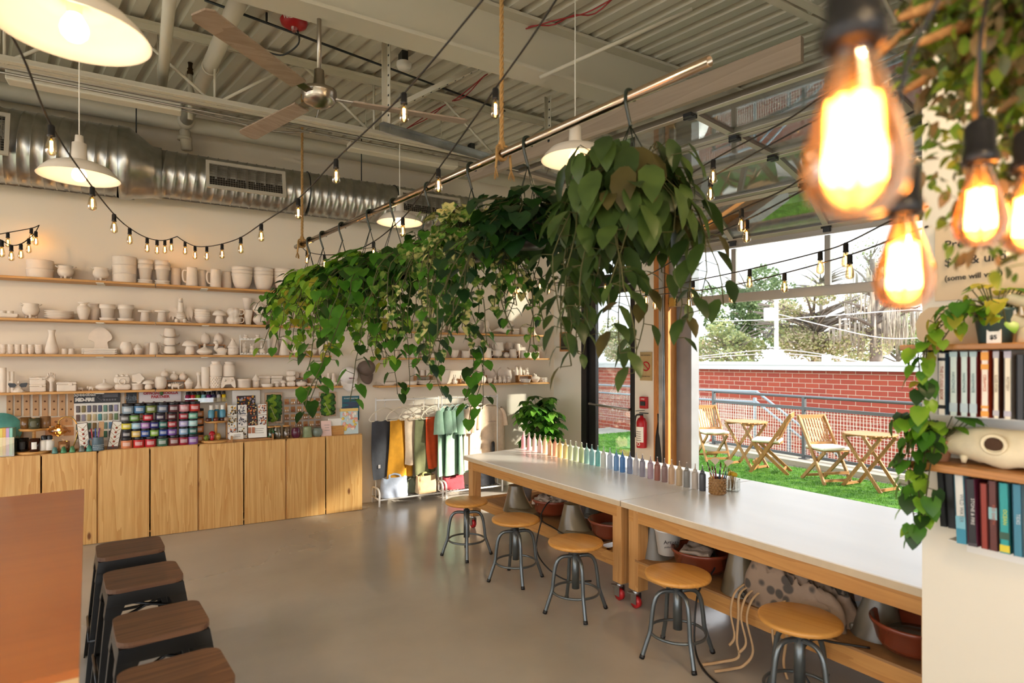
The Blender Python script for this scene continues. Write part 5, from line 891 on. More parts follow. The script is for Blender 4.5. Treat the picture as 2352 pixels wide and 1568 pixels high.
# mirror, card rack
t, w_, h_ = panel('framed_print','dark floral print in a wide silver frame behind the card rack','picture',533,597,896,960,WY-.01,mat('silver_frame','c8c4be',.3,.7),.02); b = MB(); b.box((0,-.012,h_*.5),(w_*.66,.004,h_*.62)); obj('print', b, mat('dark_floral','2a2224',.5), t)
def dots(t, w_, h_, n, cols, z0, seed, y=-.016, rr=.012, nm='flower'):
    R = random.Random(seed)
    for ci, c_ in enumerate(cols):
        b = MB()
        for i in range(n): b.ball((R.uniform(-w_,w_),y-.0005*ci,z0+R.uniform(-h_,h_)),(rr*R.uniform(.5,1.2),.002,rr*R.uniform(.5,1.2)),7,5)
        obj(nm+'_pattern', b, cm(c_), t)
dots(t,w_*.31,h_*.28,16,('c86a2a','d8a83a','8a3a3a','a8a0b0'),h_*.5,3)
t = thing('card_rack','slotted wooden rack of floral greeting cards','card rack',at(568,6.62)); k = kk(568,6.62); b = MB(); [b.box((sx*.19,0,.19),(.012,.05,.38),0,RX(radians(-8))) for sx in (-1,1)]; b.box((0,-.04,.012),(.40,.14,.02)); [b.box((0,-.0,.08+.11*i),(.38,.02,.012),0,RX(radians(-8))) for i in range(3)]; obj('rack', b, M_riser, t)
ccol = [('f0ece4',('3a3048','c86a2a')),('f2f0ea',('d8a83a','4a3a20')),('f0ebe6',('3a3a44','8a8a94')),('2a2228',('c8602a','d8c08a'))]
for r_ in range(3):
    for c_ in range(4):
        k_ = ccol[(c_+r_*1)%4 if r_ < 2 else (c_+1)%4]; nm = ['lower','middle','upper'][r_]
        t2 = thing('greeting_card',['white','yellow flowered','sprigged','black'][(c_+r_)%4 if r_ < 2 else (c_+1)%4]+' floral greeting card in the '+nm+' slot of the rack','card',at(568,6.62)+Vector((-.142+.094*c_,-.045+.012*r_,.025+.112*r_)),0,'floral greeting cards'); b = MB(); b.box((0,0,.055),(.082,.004,.108),0,RX(radians(-8))); obj('card', b, cm(k_[0],.6), t2); dots(t2,.034,.042,11,k_[1],.056,c_*7+r_,-.006,.008,'floral')
# moss frames, earring board, poster
for x0, x1, yt, yb, nm in ((608,648,901,972,'beside the card rack'),(733,771,900,956,'beyond the earring cards')):
    t, w_, h_ = panel('moss_picture','pale beaded frame of green moss '+nm,'moss frame',x0,x1,yt,yb,WY-.02,cm('c8a888'),.03); b = MB(); b.box((0,-.012,h_*.5),(w_*.8,.01,h_*.86)); obj('backing', b, cm('24301a'), t); R = random.Random(x0)
    for ci, c_ in enumerate(('2c4a24','3f6a28','7a9a2a')):
        b = MB(); [b.ball((R.uniform(-.37,.37)*w_ if ci < 2 else (sin(i*.35)*.12-.05)*w_+R.uniform(-.05,.05)*w_,-.022-.004*ci,h_*(R.uniform(.1,.9) if ci < 2 else .1+.8*i/60)),(.022,.014,.02),7,5) for i in range(60)]; obj('moss', b, mat('moss_'+c_,c_,.9,bump=(90,.8)), t)
    b = MB(); [b.ball((-w_*.2+.3*w_*i/12,-.042,h_*(.55-.4*i/12)),.0045,6,5) for i in range(13)]; obj('bead_string', b, cm('d8d0b0'), t)
t, w_, h_ = panel('earring_board','grey ledged board with rows of kraft earring cards','display board',652,735,912,982,WY-.03,cm('b0a498'),.012)
for r_ in range(4): b = MB(); b.box((0,-.018,h_*(.02+.25*r_)),(w_,.03,.006)); obj('ledge', b, cm('9a9088'), t)
for r_ in range(4):
    for c_ in range(6):
        t2 = thing('earring_card','kraft earring card, row '+['one','two','three','four'][r_]+' up, '+['first','second','third','fourth','fifth','last'][c_]+' from the card rack','earring card',t.location+Vector((-w_*.43+w_*.172*c_,-.016,h_*(.03+.25*r_))),0,'kraft earring cards'); b = MB(); b.box((0,0,h_*.09),(w_*.12,.003,h_*.18),0,RX(radians(-10))); obj('card', b, mat('kraft'+str((r_*5+c_)%3),('a87a4c','b98d5e','8f6238')[(r_*5+c_)%3],.8), t2); b = MB(); [b.ball((sx*w_*.03,-.008,h_*.06),(.007,.004,.011),8,6) for sx in (-1,1)]; obj('earrings', b, cm(('f0e8e0','d8b0a0','e0d8d0','a85a3a')[(r_+c_)%4],.3), t2)
t, w_, h_ = panel('wall_poster','teal poster with white lettering on the wall under the hats','poster',786,825,909,965,WY,cm('2f6a7a')); text('lettering',"IT'S NOT BRAGGING",.017,M_paper,t,(0,-.005,h_*.9),bold=.0005); b = MB(); [b.ball((sin(i)*.06,-.004,h_*(.72-.05*i)),(.1-.008*i,.002,.012),12,5) for i in range(5)]; obj('artwork', b, cm('3f4f68'), t)
# signs, candy jars, mugs, cards at the end cabinet
def easel(name, label, cat, px, w_, h_, z, y, m, lines=3, tilt=-12):
    k = kk(px,y); t = thing(name, label, cat, at(px,y,z)); w, h = w_*k*cosx(px), h_*k; Mx = RX(radians(tilt)); b = MB(); b.box((0,0,h/2),(w,.006,h),0,Mx,.002); b.box((0,.04,.004),(w*.5,.08,.006)); obj('card', b, m, t)
    b = MB(); [b.box((w*.08,-.005,h*(.72-.17*i)),(w*(.5-.1*(i%2)),.002,.004),0,Mx) for i in range(lines)]; obj('small_print', b, cm('8a8078'), t); return t
easel('price_sign','small white scallop cut sign before the card rack','sign',543,33,21,CZ,6.53,M_paper,2)
t = thing('sign_holder','low wooden easel across the front of the card rack','easel',at(580,6.5)); b = MB(); b.box((0,0,.012),(.4,.012,.012)); [b.box((s_*.19,0,.03),(.012,.06,.06)) for s_ in (-1,1)]; obj('easel', b, M_riser, t)
t = easel('price_sign','wide white sign with a small photo on the wooden easel','sign',592,43,28,CZ+.03,6.51,M_paper,3); b = MB(); [b.box((-.075+.035*i,-.008,.075),(.026,.002,.06),0,RX(radians(-12))) for i in range(2)]; obj('photo', b, cm('a86a4a'), t)
for px, c_, nm in ((622,'2f8a4a','green'),(637,'c8c4bc','silver'),(658,'c8b0a4','pale pink')):
    t = cjar(px,17,28,CZ,6.55,M_clear,'clear glass jar of '+nm+' wrapped sweets','',None and M_ply,'sweet_jar') if False else cjar(px,17,27,CZ,6.55,M_clear,'clear glass jar of '+nm+' trinkets beside the wide sign',M_ply,'trinket_jar'); R = random.Random(px); b = MB(); kx = kk(px)*17*.36
    [b.ball((R.uniform(-kx,kx)*.8,R.uniform(-kx,kx)*.8,R.uniform(.015,.11)),.011,7,5) for i in range(42)]; obj('contents', b, cm(c_,.3), t)
for i, px in enumerate((618,634,640,650)): b = MB(); b.cyl((0,0,0),(-.015+.01*i,0,.2),.0035,n=8); tag(obj('glass_straw', b, (cm('6fc06a',.2),M_clear,M_clear,M_clear)[i], None, at(px,6.60)), ['green','first clear','second clear','third clear'][i]+' upright glass straw behind the trinket jars','straw','glass straws')
for px, w_, h_, c_, pr, nm in ((680,22,23,'5a2438','round_jar','maroon glazed bowl'),(706,23,24,'8f9a74','tumbler','green ribbed mug'),(729,24,20,'7a8478','round_jar','grey green bowl')): o = make_pot(pr,px,CZ,w_,h_,6.53,nm,'end cabinet',nm,'mug' if 'mug' in nm else 'bowl','glazed_'+('mug' if 'mug' in nm else 'bowl')); o.data.materials[0] = mat('gl_'+c_,c_,.18,nz=(20,.2))
easel('framed_card','small pink framed card with a drawing by the card box','sign',750,24,35,CZ,6.52,cm('e8c8c0'),3); t = thing('card_box','white open box of cards before the moss frame','box',at(770,6.6)); b = MB(); b.box((0,-.04,.05),(.16,.006,.10)); b.box((0,.04,.07),(.16,.006,.14)); [b.box((s_*.08,0,.05),(.006,.09,.1)) for s_ in (-1,1)]; b.box((0,0,.004),(.16,.09,.006)); obj('box', b, M_ply, t); b = MB(); [b.box((0,-.02+.013*i,.09),(.145,.003,.17)) for i in range(4)]; obj('cards', b, M_paper, t)
t = thing('gift_bag','pastel shape printed upright folder on the end cabinet','gift box',at(803,6.58)); k = kk(803,6.58); w_, h_ = 40*k*cosx(803), 54*k; Mx = RX(radians(-7)); b = MB(); b.box((0,0,h_/2),(w_,.04,h_),0,Mx); obj('folder', b, cm('c8dce0'), t); b = MB(); b.box((0,-.005,h_*1.02),(w_*1.05,.05,h_*.12),0,Mx); obj('flap', b, cm('e8c878'), t); dots(t,w_*.4,h_*.36,7,('e8a088','e8c85a','f0e8e0','e8b4a8'),h_*.5,5,-.09,.024,'shape')
for ch in children(t):
    if 'pattern' in ch.name: ch.rotation_euler = (radians(-7),0,0); ch.location = (0,.068,0)
# caps on the wall
def cap(px, py, col, w_, h_, label, rot):
    p = AY(px, py, 6.74); t = thing('baseball_cap', label, 'cap', p, rot); b = MB(); b.lathe([(w_*.5,0),(w_*.49,.04),(w_*.4,.1),(w_*.22,.14),(1e-4,.15)],24,0,TR(0,0,.02) @ RX(radians(70))); obj('crown', b, mat('cap_'+col,col,.8,bump=(60,.3)), t); b = MB(); b.grid(lambda u,v: ((u-.5)*w_*.95,-.02-.04*cos((u-.5)*2.5)*1.0+.0*v,-.03-(.12*sqrt(max(0,1-(2*u-1)**2)))*v),14,5); solid(obj('brim', b, mat('cap_'+col,col,.8), t),.004); return t
t = cap(800,868,'ebe6e2',.2,.2,'white baseball cap with a small emblem hanging by the shelf end',0); b = MB(); [b.box((-.02+.014*i,-.135,-.01+.008*i),(.02,.004,.006),0,RY(.5)) for i in range(4)]; obj('emblem', b, cm('7a2f5a'), t)
cap(838,852,'6a5a50',.19,.2,'brown and tan baseball cap hanging behind the trailing vines',.3)
# ================================================================ clothes racks
RY_ = 6.64; M_rack = mat('white_rack_tube', 'eceae6', 0.35)
def rack(x0, x1, label):
    t = thing('clothes_rack', label, 'clothes rack', ((x0+x1)/2, RY_, 0)); h = (x1-x0)/2; r = .0095
    for s in (-1,1): b = MB(); b.cyl((s*h,0,.08),(s*h,0,1.21),r,n=10); obj('post', b, M_rack, t)
    b = MB(); b.cyl((-h,0,1.185),(h,0,1.185),r,n=10); obj('hanging_rail', b, M_rack, t)
    b = MB()
    for s in (-1,1): b.tube(catmull([(s*h,-.13,.0),(s*h,-.13,.13),(s*h,-.11,.175),(s*h,-.06,.19),(s*h,.06,.19),(s*h,.11,.175),(s*h,.13,.13),(s*h,.13,0)],4),r*1.15,10); b.cyl((s*h,-.13,.075),(s*h,.13,.075),r,n=8)
    [b.cyl((-h,y,.075),(h,y,.075),r,n=8) for y in (-.13,.13)]; obj('base_frame', b, M_rack, t)
    b = MB(); [b.cyl((-h+.02+i*(2*h-.04)/16,-.13,.078),(-h+.02+i*(2*h-.04)/16,.13,.078),.003,n=5) for i in range(17)]; [b.cyl((-h,-.1+.05*i,.08),(h,-.1+.05*i,.08),.0025,n=5) for i in range(5)]; obj('wire_shelf', b, M_dark, t); return t
rack(2.13, 2.90, 'white tube clothes rack with folded trousers, beside the cabinets'); rack(2.945, 3.71, 'white tube clothes rack of green and beige shirts')
def hanger(px, rz, m, label, y=RY_, w=.42, flat=True):
    p = AY(px, 829, y); t = thing('clothes_hanger', label, 'hanger', (p.x, y, 1.185), rz); b = MB()
    b.tube(catmull([(.0,-.0,-.09),(0,0,-.03),(.014,0,-.008),(.008,0,.012),(-.008,0,.013),(-.014,0,-.002)],5),.002,6,1); P = catmull([(0,0,-.09),(.06,0,-.1),(.16,0,-.15),(w/2,0,-.21),(w/2-.02,0,-.235)],4)
    b.tube(P,.0065,7); b.tube([(-q.x,q.y,q.z) for q in P],.0065,7)
    if flat: b.cyl((-w/2+.02,0,-.235),(w/2-.02,0,-.235),.006,n=7)
    obj('hanger', b, [m, M_chrome], t); return t
M_hang = mat('cream_hanger','e6dcc8',.6); M_hangg = mat('green_hanger','b9d2cc',.6)
def cloth(m): return mat('cloth_'+m, m, .9, nz=(16,.12), bump=(70,.25))
def drape(name, label, px, rz, col, top, bot, w0, w1, seed, cat='trousers', y=RY_, thick=.028):
    p = AY(px, 829, y); R = random.Random(seed); ph = [R.uniform(0,6.28) for _ in range(4)]; t = thing(name, label, cat, (p.x, y, bot), rz); H = top-bot; b = MB()
    def f(u, v):
        a = 2*pi*u; w_ = (w0+(w1-w0)*(1-v))/2; x = w_*abs(cos(a))**.8*(1 if cos(a) > 0 else -1); k = thick*(1.0-.55*v)*(1 if v < .97 else .4)
        yy = k*sin(a)*(1+.45*sin(7*x/w_+ph[0]+1.5*v)) + .012*(1-v)*sin(5*x/w_+ph[1]+2*v); return (x + .02*(1-v)*sin(3*v+ph[2]), yy, H*v + .012*sin(4*x/w_+ph[3])*(1-v))
    b.grid(f, 44, 14); obj('cloth', b, cloth(col), t); return t
PX = [(884,'44464d','charcoal',.62,.36,.34,.955,.30),(921,'d99a2b','mustard',.62,.31,.36,.955,.29),(950,'c9b49c','oatmeal',.62,.27,.26,.965,.43),(975,'6a6d4c','olive',.66,.28,.33,.96,.30),(999,'e2582a','orange',.6,.29,.24,.965,.36)]
for i, (px, c_, nm, rz, w0, w1, zt, zb) in enumerate(PX):
    hanger(px, .32, M_hang, 'cream hanger holding the folded '+nm+' trousers'); t = drape('trousers', nm+' trousers folded over a cream hanger on the rack', px, .32, c_, zt, zb, w0, w1, i)
t = [o for o in C.objects if o.name == 'trousers'][0]; b = MB(); b.torus((.04,-.03,.36),.012,.002,12,5,tilt=RX(pi/2)); b.box((-.1,-.03,.14),(.03,.004,.04)); obj('ring_and_tag', b, M_chrome, t)
def tee(px, rz, col, label, seed, top=1.075, bot=.27, w=.44, y=RY_, print_=False):
    p = AY(px, 829, y); R = random.Random(seed); ph = R.uniform(0,6); t = thing('hanging_shirt', label, 'shirt', (p.x, y, bot), rz); H = top-bot; b = MB()
    def f(u, v):
        a = 2*pi*u; w_ = w/2*(1 if v < .86 else 1-.62*((v-.86)/.14)**1.2); x = w_*abs(cos(a))**.85*(1 if cos(a) > 0 else -1); k = .035*(1-.5*v); yy = k*sin(a)*(1+.4*sin(6*x/.2+ph)) + .014*(1-v)*sin(5*x/.2+ph*2+v); zz = H*v
        if v > .97: zz -= .03*max(0,1-abs(x)/.08)
        return (x, yy, zz)
    b.grid(f, 44, 16); obj('body', b, cloth(col), t)
    for s in (-1,1):
        b = MB(); P = [(s*w*.36,0,H*.95),(s*w*.47,-.01,H*.84),(s*(w*.51),-.02,H*R.uniform(.56,.64))]; b.tube(catmull(P,5),[.038+.003*i for i in range(11)],14,flat=.5,cap=False); obj('sleeve', b, cloth(col), t)
    if print_: b = MB(); b.torus((0,-.0,H*.985),.062,.008,20,6,tilt=RX(.35)@Matrix.Diagonal((1.2,.5,1,1))); obj('neckband', b, cloth('cdb9a2'), t); text('lettering','a creative place',.024,cm('8a6a6a'),t,(0,-.045,H*.72),squash=.9)
    return t
for i, (px, rz) in enumerate(((1022,.75),(1037,.72),(1052,.7),(1067,.66))):
    px += (i%2)*1.5; hanger(px, rz+.1*(i%2), M_hangg, 'pale green hanger under the '+['first','second','third','fourth'][i]+' sage green shirt', flat=False); tee(px, rz+.1*(i%2), '8fb09a', 'sage green shirt on the second rack, '+['first by the orange trousers','second in line','third in line','last before the beige shirts'][i], i)
for i, (px, rz) in enumerate(((1086,.6),(1103,.5),(1126,.1))):
    hanger(px, rz, M_hang, 'cream hanger under the '+['first','middle','front facing'][i]+' beige shirt', flat=False); tee(px, rz, 'd2bda6', ['first beige shirt after the green shirts','middle beige shirt, mostly hidden','beige shirt facing the room with faint chest lettering'][i], 9+i, bot=.3 if i < 2 else .36, print_=i == 2)
drape('trousers','dark trousers at the end of the rack behind the bench leg',1133,1.0,'2a2b30',.62,.3,.3,.3,22)
def tote(px, y, w_, h_, d_, col, label, rz=0, two=None):
    p = AY(px, 829, y); t = thing('tote_bag', label, 'bag', (p.x, y, .085), rz); b = MB(); R = random.Random(px)
    def f(u, v):
        a = 2*pi*u; k = 1-.35*v; q = abs(cos(a))**.5*(1 if cos(a) > 0 else -1); s_ = abs(sin(a))**.5*(1 if sin(a) > 0 else -1); n_ = noise.noise((3*q+px, 3*s_, 4*v))
        return (q*w_/2*(1-.06*v)+.012*n_, s_*d_/2*k+.02*n_*v, h_*v*(1+.12*noise.noise((2*q+px,v,0)))*1.0)
    b.grid(f, 40, 12, 0); b.grid(lambda u,v: (lambda P: (P[0]*v, P[1]*v, P[2]*(.9 if v < .9 else 1)))(f(u,1)), 40, 2, 0)
    obj('bag', b, cloth(col), t)
    for s in (-1,1): b = MB(); b.tube(catmull([(-w_*.2,s*d_*.25,h_*.92),(-w_*.18,s*d_*.1,h_*1.12),(0,s*d_*.05,h_*1.16),(w_*.2,s*d_*.1,h_*1.08),(w_*.22,s*d_*.25,h_*.9)],4),.012,6,flat=.3); obj('strap', b, cloth(two or col), t)
    return t
tote(905,6.59,.31,.22,.15,'b9c6dc','pale blue tote bag on the rack base'); tote(978,6.6,.25,.2,.14,'c9ab84','tan tote bag with olive straps on the rack base',.1,'8a8a5a'); tote(1041,6.62,.27,.15,.15,'b84a54','coral red tote bag under the green shirts'); tote(1113,6.66,.26,.16,.14,'2c2d33','black tote bag under the beige shirts'); tote(945,6.68,.12,.17,.08,'6e735c','small grey green pouch between the blue and tan bags')
# ================================================================ leaves and plants
LEAF = ([(0,0,0),(0,.3,-.0),(0,.65,-.03),(0,1,-.13),(-.26,-.11,.05),(-.47,.16,.09),(-.41,.5,.04),(-.2,.8,-.05),(.26,-.11,.05),(.47,.16,.09),(.41,.5,.04),(.2,.8,-.05)],
        [(0,4,5,1),(1,5,6,2),(2,6,7),(2,7,3),(0,1,9,8),(1,2,10,9),(2,11,10),(2,3,11)])
OVAL = ([(0,0,0),(0,.35,.0),(0,.7,-.05),(0,1.1,-.2),(-.1,.02,.02),(-.28,.28,.06),(-.29,.6,.02),(-.15,.9,-.1),(.1,.02,.02),(.28,.28,.06),(.29,.6,.02),(.15,.9,-.1)], LEAF[1])
def put_leaf(b, p, d, n, L, mi, shape=LEAF, w=1.0):
    d = Vector(d).normalized(); n = Vector(n); x = d.cross(n)
    if x.length < 1e-3: x = d.orthogonal()
    x.normalize(); z = x.cross(d); Mx = Matrix(((x.x*L*w,d.x*L,z.x*L,p[0]),(x.y*L*w,d.y*L,z.y*L,p[1]),(x.z*L*w,d.z*L,z.z*L,p[2]),(0,0,0,1))); b.add(shape[0], shape[1], mi, True, Mx)
def vine(fb, sb, R, p, d, length, L, nm, shape, step, w=1.0, sway=.35, pull=.25, lmi=None):
    pts = [Vector(p)]; d = Vector(d).normalized(); n_ = max(2, int(length/step))
    for i in range(n_):
        d = (d + Vector((R.uniform(-1,1)*sway, R.uniform(-1,1)*sway, -pull))).normalized()
        if d.z > -.2 and i > 2: d.z -= .4; d.normalize()
        pts.append(pts[-1] + d*step)
        if i > 0 or True:
            a = R.uniform(0, 2*pi); o = Vector((cos(a), sin(a), R.uniform(-.2,.5))); q = pts[-1] + o*L*.35; sb.tube([pts[-1], q], .0018, 4, cap=False)
            put_leaf(fb, q, (o*.7 + Vector((0,0,-R.uniform(.5,1.3)))), o + Vector((0,0,.8)), L*R.uniform(.65,1.1)*(1-.35*i/n_), R.choice(nm), shape, w)
    sb.tube(pts, .0028, 5); return pts
L_lime = leafmat('leaf_lime','5f9a1e','a2c43e'); L_mid = leafmat('leaf_mid','386e1a','5c942e'); L_dark = leafmat('leaf_dark','1f3d17','33591f'); L_yel = leafmat('leaf_yellow','8f9a2a','b8a83a')
L_oliv = leafmat('leaf_olive','3a5226','566d34'); L_oliv2 = leafmat('leaf_olive_dark','2c421f','42572c'); L_red = leafmat('leaf_bronze','514a28','625a32'); L_var = leafmat('leaf_variegated','3f6a24','d6d08a',.4,True); L_var2 = leafmat('leaf_variegated_green','4a7a2a','86a04a',.4,True); L_deep = leafmat('leaf_deep','16301a','264a24'); L_new = leafmat('leaf_new','7ab03a','a4c850')
M_stem = mat('plant_stem','4b4a24',.7); M_soil = mat('potting_soil','2a2018',.95); M_nurs = mat('dark_green_pot','1f2a22',.3); M_nursb = mat('black_pot','161718',.35)
PA, PB = AZ(680,567,2.70), AZ(1630,140,2.70)
b = MB(); dv = (PB-PA).normalized(); L = (PB-PA).length; Mx = ZTO(dv); b.lathe([(.019,0),(.0205,0),(.0205,L),(.0175,L),(.0175,L-.4),(1e-4,L-.41)],24,0,Mx); b.lathe([(.0175,0),(.0175,.3),(1e-4,.31)],16,0,Mx)
t = thing('hanging_rail','long shiny steel pipe on sisal ropes carrying the hanging plants','rail',PA); obj('pipe', b, mat('polished_pipe','b9a796',.16,1.0), t)
b = MB(); b.cyl(dv*.02,dv*.12,.0212,n=16); obj('worn_end', b, M_alu, t)
def on_pipe(px):
    lo, hi = 0.0, 1.0
    for _ in range(40):
        m = (lo+hi)/2; p = PA.lerp(PB, m); d = depth(p); x = CX + FPX*(p.x*_c - p.y*_s)/d
        lo, hi = (m, hi) if x < px else (lo, m)
    return PA.lerp(PB, lo)
for px, lb in ((694,'twisted sisal rope with a frayed knot holding the shelf end of the steel pipe'),(1152,'twisted sisal rope with a frayed knot holding the middle of the steel pipe')):
    p = on_pipe(px); t = thing('rope', lb, 'rope', p); b = MB(); ht = 4.1-2.7 if px < 1000 else 4.1-2.7
    for k in range(3): b.tube([(.0065*cos(z*70+k*2.1),.0065*sin(z*70+k*2.1),z) for z in [.06+i*.012 for i in range(int((ht-.06)/.012))]],.0062,5)
    obj('strand', b, M_rope, t); b = MB(); R = random.Random(px); [b.torus((0,0,.0),.028,.008,18,6,tilt=ZTO(dv)@RX(.25*(i-1))) for i in range(3)]; b.ball((0,0,.05),(.02,.018,.03),10,8)
    for sg in (-1,1):
        q = Vector((sg*.03,-.02,-.02)); b.tube(catmull([(0,0,.05),(sg*.035,-.015,.03),(sg*.04,-.02,-.03),(sg*.045,-.02,-.08)],4),.007,6); [b.tube([(sg*.045,-.02,-.075),(sg*.045+R.uniform(-.02,.02),-.02+R.uniform(-.015,.015),-.12-R.uniform(0,.02))],.002,4) for _ in range(12)]
    obj('knot', b, M_rope, t)
def hanging_plant(px, label, crown, vines, shape, L, mats, seed, w=1.0, rim=2.35, potr=.095, poth=.16, pot=M_nurs, side=None, spread=.2, up=.10, step=.07, wl=.28, droop=0.0):
    R = random.Random(seed); p = on_pipe(px); t = thing('hanging_plant', label, 'hanging plant', (p.x, p.y, 0), 0, 'plants hung from the steel pipe'); z0 = p.z
    b = MB(); c = dv.cross(Vector((0,0,1))).normalized(); b.tube(catmull([c*-.026+Vector((0,0,z0-.012)),c*-.022+Vector((0,0,z0+.018)),Vector((0,0,z0+.028)),c*.024+Vector((0,0,z0+.015)),c*.026+Vector((0,0,z0-.03)),c*.012+Vector((0,0,z0-.075)),c*-.004+Vector((0,0,z0-.12))],4),.0075,7)
    for k in range(4): a = k*pi/2+.4; b.tube([(0,0,z0-.115),(potr*cos(a),potr*sin(a),rim-.01)],.0026,5)
    obj('hanger', b, M_nurs, t)
    b = MB(); b.lathe([(1e-4,rim-poth),(potr*.72,rim-poth),(potr*.98,rim-.025),(potr*1.04,rim-.025),(potr*1.04,rim),(potr*.96,rim),(potr*.94,rim-.03)],24); b.lathe([(1e-4,rim-poth-.008),(potr*.9,rim-poth-.004),(potr*.98,rim-poth+.022),(potr*.94,rim-poth+.022)],24); po = obj('pot', b, pot, t)
    b = MB(); b.lathe([(1e-4,rim-.025),(potr*.93,rim-.03)],16); obj('soil', b, M_soil, po)
    fb, sb = MB(), MB(); idx = list(range(len(mats)))
    for i in range(crown):
        a = R.uniform(0,2*pi); r0 = R.uniform(0,potr*.8); q0 = Vector((r0*cos(a),r0*sin(a),rim-.03)); rr = r0+R.uniform(.02,spread); q = Vector((rr*cos(a),rr*sin(a),rim+R.uniform(-.12,up)-rr*.25)); m_ = (q0+q)/2+Vector((0,0,.05)); sb.tube([q0,m_,q],.0022,4,cap=False); o = Vector((cos(a+R.uniform(-.5,.5)),sin(a+R.uniform(-.5,.5)),0)); put_leaf(fb,q,o*(.8-.35*droop)+Vector((0,0,-R.uniform(.1+.3*droop,1.0+droop*.6))),Vector((0,0,1))+o*.4,L*R.uniform(.75,1.15),R.choice(idx),shape,w)
    for i in range(vines[0]):
        a = R.uniform(0,2*pi) if side is None else R.gauss(side,.8); d0 = Vector((cos(a),sin(a),.15)); ln = R.uniform(vines[1],vines[2]); vine(fb,sb,R,(potr*.9*cos(a),potr*.9*sin(a),rim-.01),d0,ln,L*.92,idx,shape,step,w,pull=wl)
    obj('foliage', fb, mats, t); obj('stems', sb, M_stem, t); return t
hanging_plant(712,'dense small leaved trailing plant, first on the pipe by the shelf wall',130,(26,.25,.65),LEAF,.095,[L_mid,L_dark,L_mid],11,spread=.2)
hanging_plant(742,'lime green trailing plant, second on the pipe',130,(26,.4,1.0),LEAF,.12,[L_lime,L_lime,L_mid,L_new],12,spread=.24)
hanging_plant(786,'bright yellow green trailing plant, third on the pipe',140,(28,.4,1.0),LEAF,.13,[L_lime,L_mid,L_yel,L_new],13,spread=.26)
hanging_plant(850,'leafy mixed green trailing plant, fourth on the pipe before the shelves',120,(20,.4,.95),LEAF,.13,[L_mid,L_lime,L_dark],14,spread=.24)
hanging_plant(905,'long vined plant with big glossy heart leaves in a dark pot',40,(12,.9,1.4),LEAF,.15,[L_dark,L_mid,L_mid],15,spread=.18,potr=.11,poth=.17,pot=M_nurs,step=.085,rim=2.33)
hanging_plant(985,'trailing plant in a green pot between the long vines and the variegated one',34,(15,.4,1.05),LEAF,.085,[L_mid,L_var2,L_dark],16,spread=.15,potr=.09,poth=.15,step=.06)
hanging_plant(1083,'cream and green variegated trailing plant in a black pot',170,(30,.4,.9),LEAF,.08,[L_var,L_var,L_var2,L_mid],17,spread=.22,up=.16,pot=M_nursb,step=.055)
hanging_plant(1212,'dark round leaved plant with wispy trailing stems',170,(22,.3,.95),LEAF,.098,[L_deep,L_dark,L_deep],18,w=1.1,spread=.22,up=.14,pot=M_nursb,step=.06)
hanging_plant(1447,'largest hanging plant with long olive leaves, at the open pipe end',330,(26,.35,.85),OVAL,.15,[L_oliv,L_oliv2,L_oliv,L_oliv2,L_oliv,L_oliv2,L_oliv,L_oliv2,L_oliv,L_red],19,w=1.0,droop=1.0,wl=.7,spread=.19,up=.18,potr=.13,poth=.18,pot=M_nursb,step=.075)
# corner plant with palmate leaves
t = thing('potted_plant','bushy palmate leaved plant in the corner beyond the shirts','plant',(4.14,6.32,0)); b = MB(); b.lathe([(1e-4,0),(.13,0),(.17,.3),(.18,.3),(.18,.32),(.16,.32),(.155,.28)],28); obj('pot', b, M_white, t); b = MB(); b.lathe([(1e-4,.29),(.155,.28)],20); obj('soil', b, M_soil, t)
fb, sb = MB(), MB(); R = random.Random(5)
for i in range(74):
    a = R.uniform(0,2*pi); zz = R.uniform(.62,1.2); rr = R.uniform(.05,.32)*(1-.35*max(0,(zz-.95)/.25)); q0 = Vector((.03*cos(a),.03*sin(a),zz-.25)); q = Vector((rr*cos(a),rr*sin(a),zz)); sb.tube([q0,(q0+q)/2+Vector((0,0,.03)),q],.003,4)
    for k in range(7):
        an = a+(k-3)*.72; o = Vector((cos(an),sin(an),-.35+R.uniform(-.2,.25))); put_leaf(fb,q,o,Vector((0,0,1)),R.uniform(.11,.16),R.choice((0,1,1,2)),OVAL,.95)
for k in range(4): sb.tube(catmull([(.04*cos(k*1.6),.04*sin(k*1.6),.28),(.03*cos(k),.03*sin(k),.6),(.05*cos(k*2),.05*sin(k*2),1.0)],4),.008,6)
obj('foliage', fb, [leafmat('leaf_corner','3f7a22','6aa838'),leafmat('leaf_corner_dark','28541c','3f7428'),leafmat('leaf_corner_light','6ab03a','9ad05a')], t); obj('stems', sb, M_stem, t)
# ================================================================ on the work bench
bx = [(165,282),(215,295),(265,305),(312,318),(360,325),(405,340),(450,348),(493,360),(543,370),(587,382),(635,393),(687,405),(735,415),(782,428),(836,438),(887,453),(945,465),(1002,478),(1058,493),(1124,506),(1180,520),(1237,533),(1310,550),(1372,567),(1437,582),(1500,597),(1570,613),(1637,628),(1712,645),(1778,660)]
bcol = 'd98f96 dba0a2 e2b4ae e6c2b8 e8b996 e6ae86 e2a07c e2bc74 dcc07c bfc49a b4bf96 a9b684 8ab0a4 83b3b4 6fb0aa c9cec4 b4bfcb 6f96c0 4f7fb8 7f8ba6 c2bdbe 8f8a96 b29aa4 9a6458 8f7470 c9a888 bfa684 8a8884 c4b6a8 55565c'.split()
bnm = ['rose pink','dusty rose','blush pink','shell pink','pale peach','apricot','salmon','honey yellow','pale mustard','pale sage','half empty lime','olive green','sea green','pale turquoise','jade','off white','pale grey blue','cornflower','bright blue','slate blue','pearl grey','mauve grey','lilac mauve','brick brown','mushroom brown','caramel','tan','mid grey','pale taupe','charcoal']
M_tip = mat('bottle_tip','e8e4dc',.4)
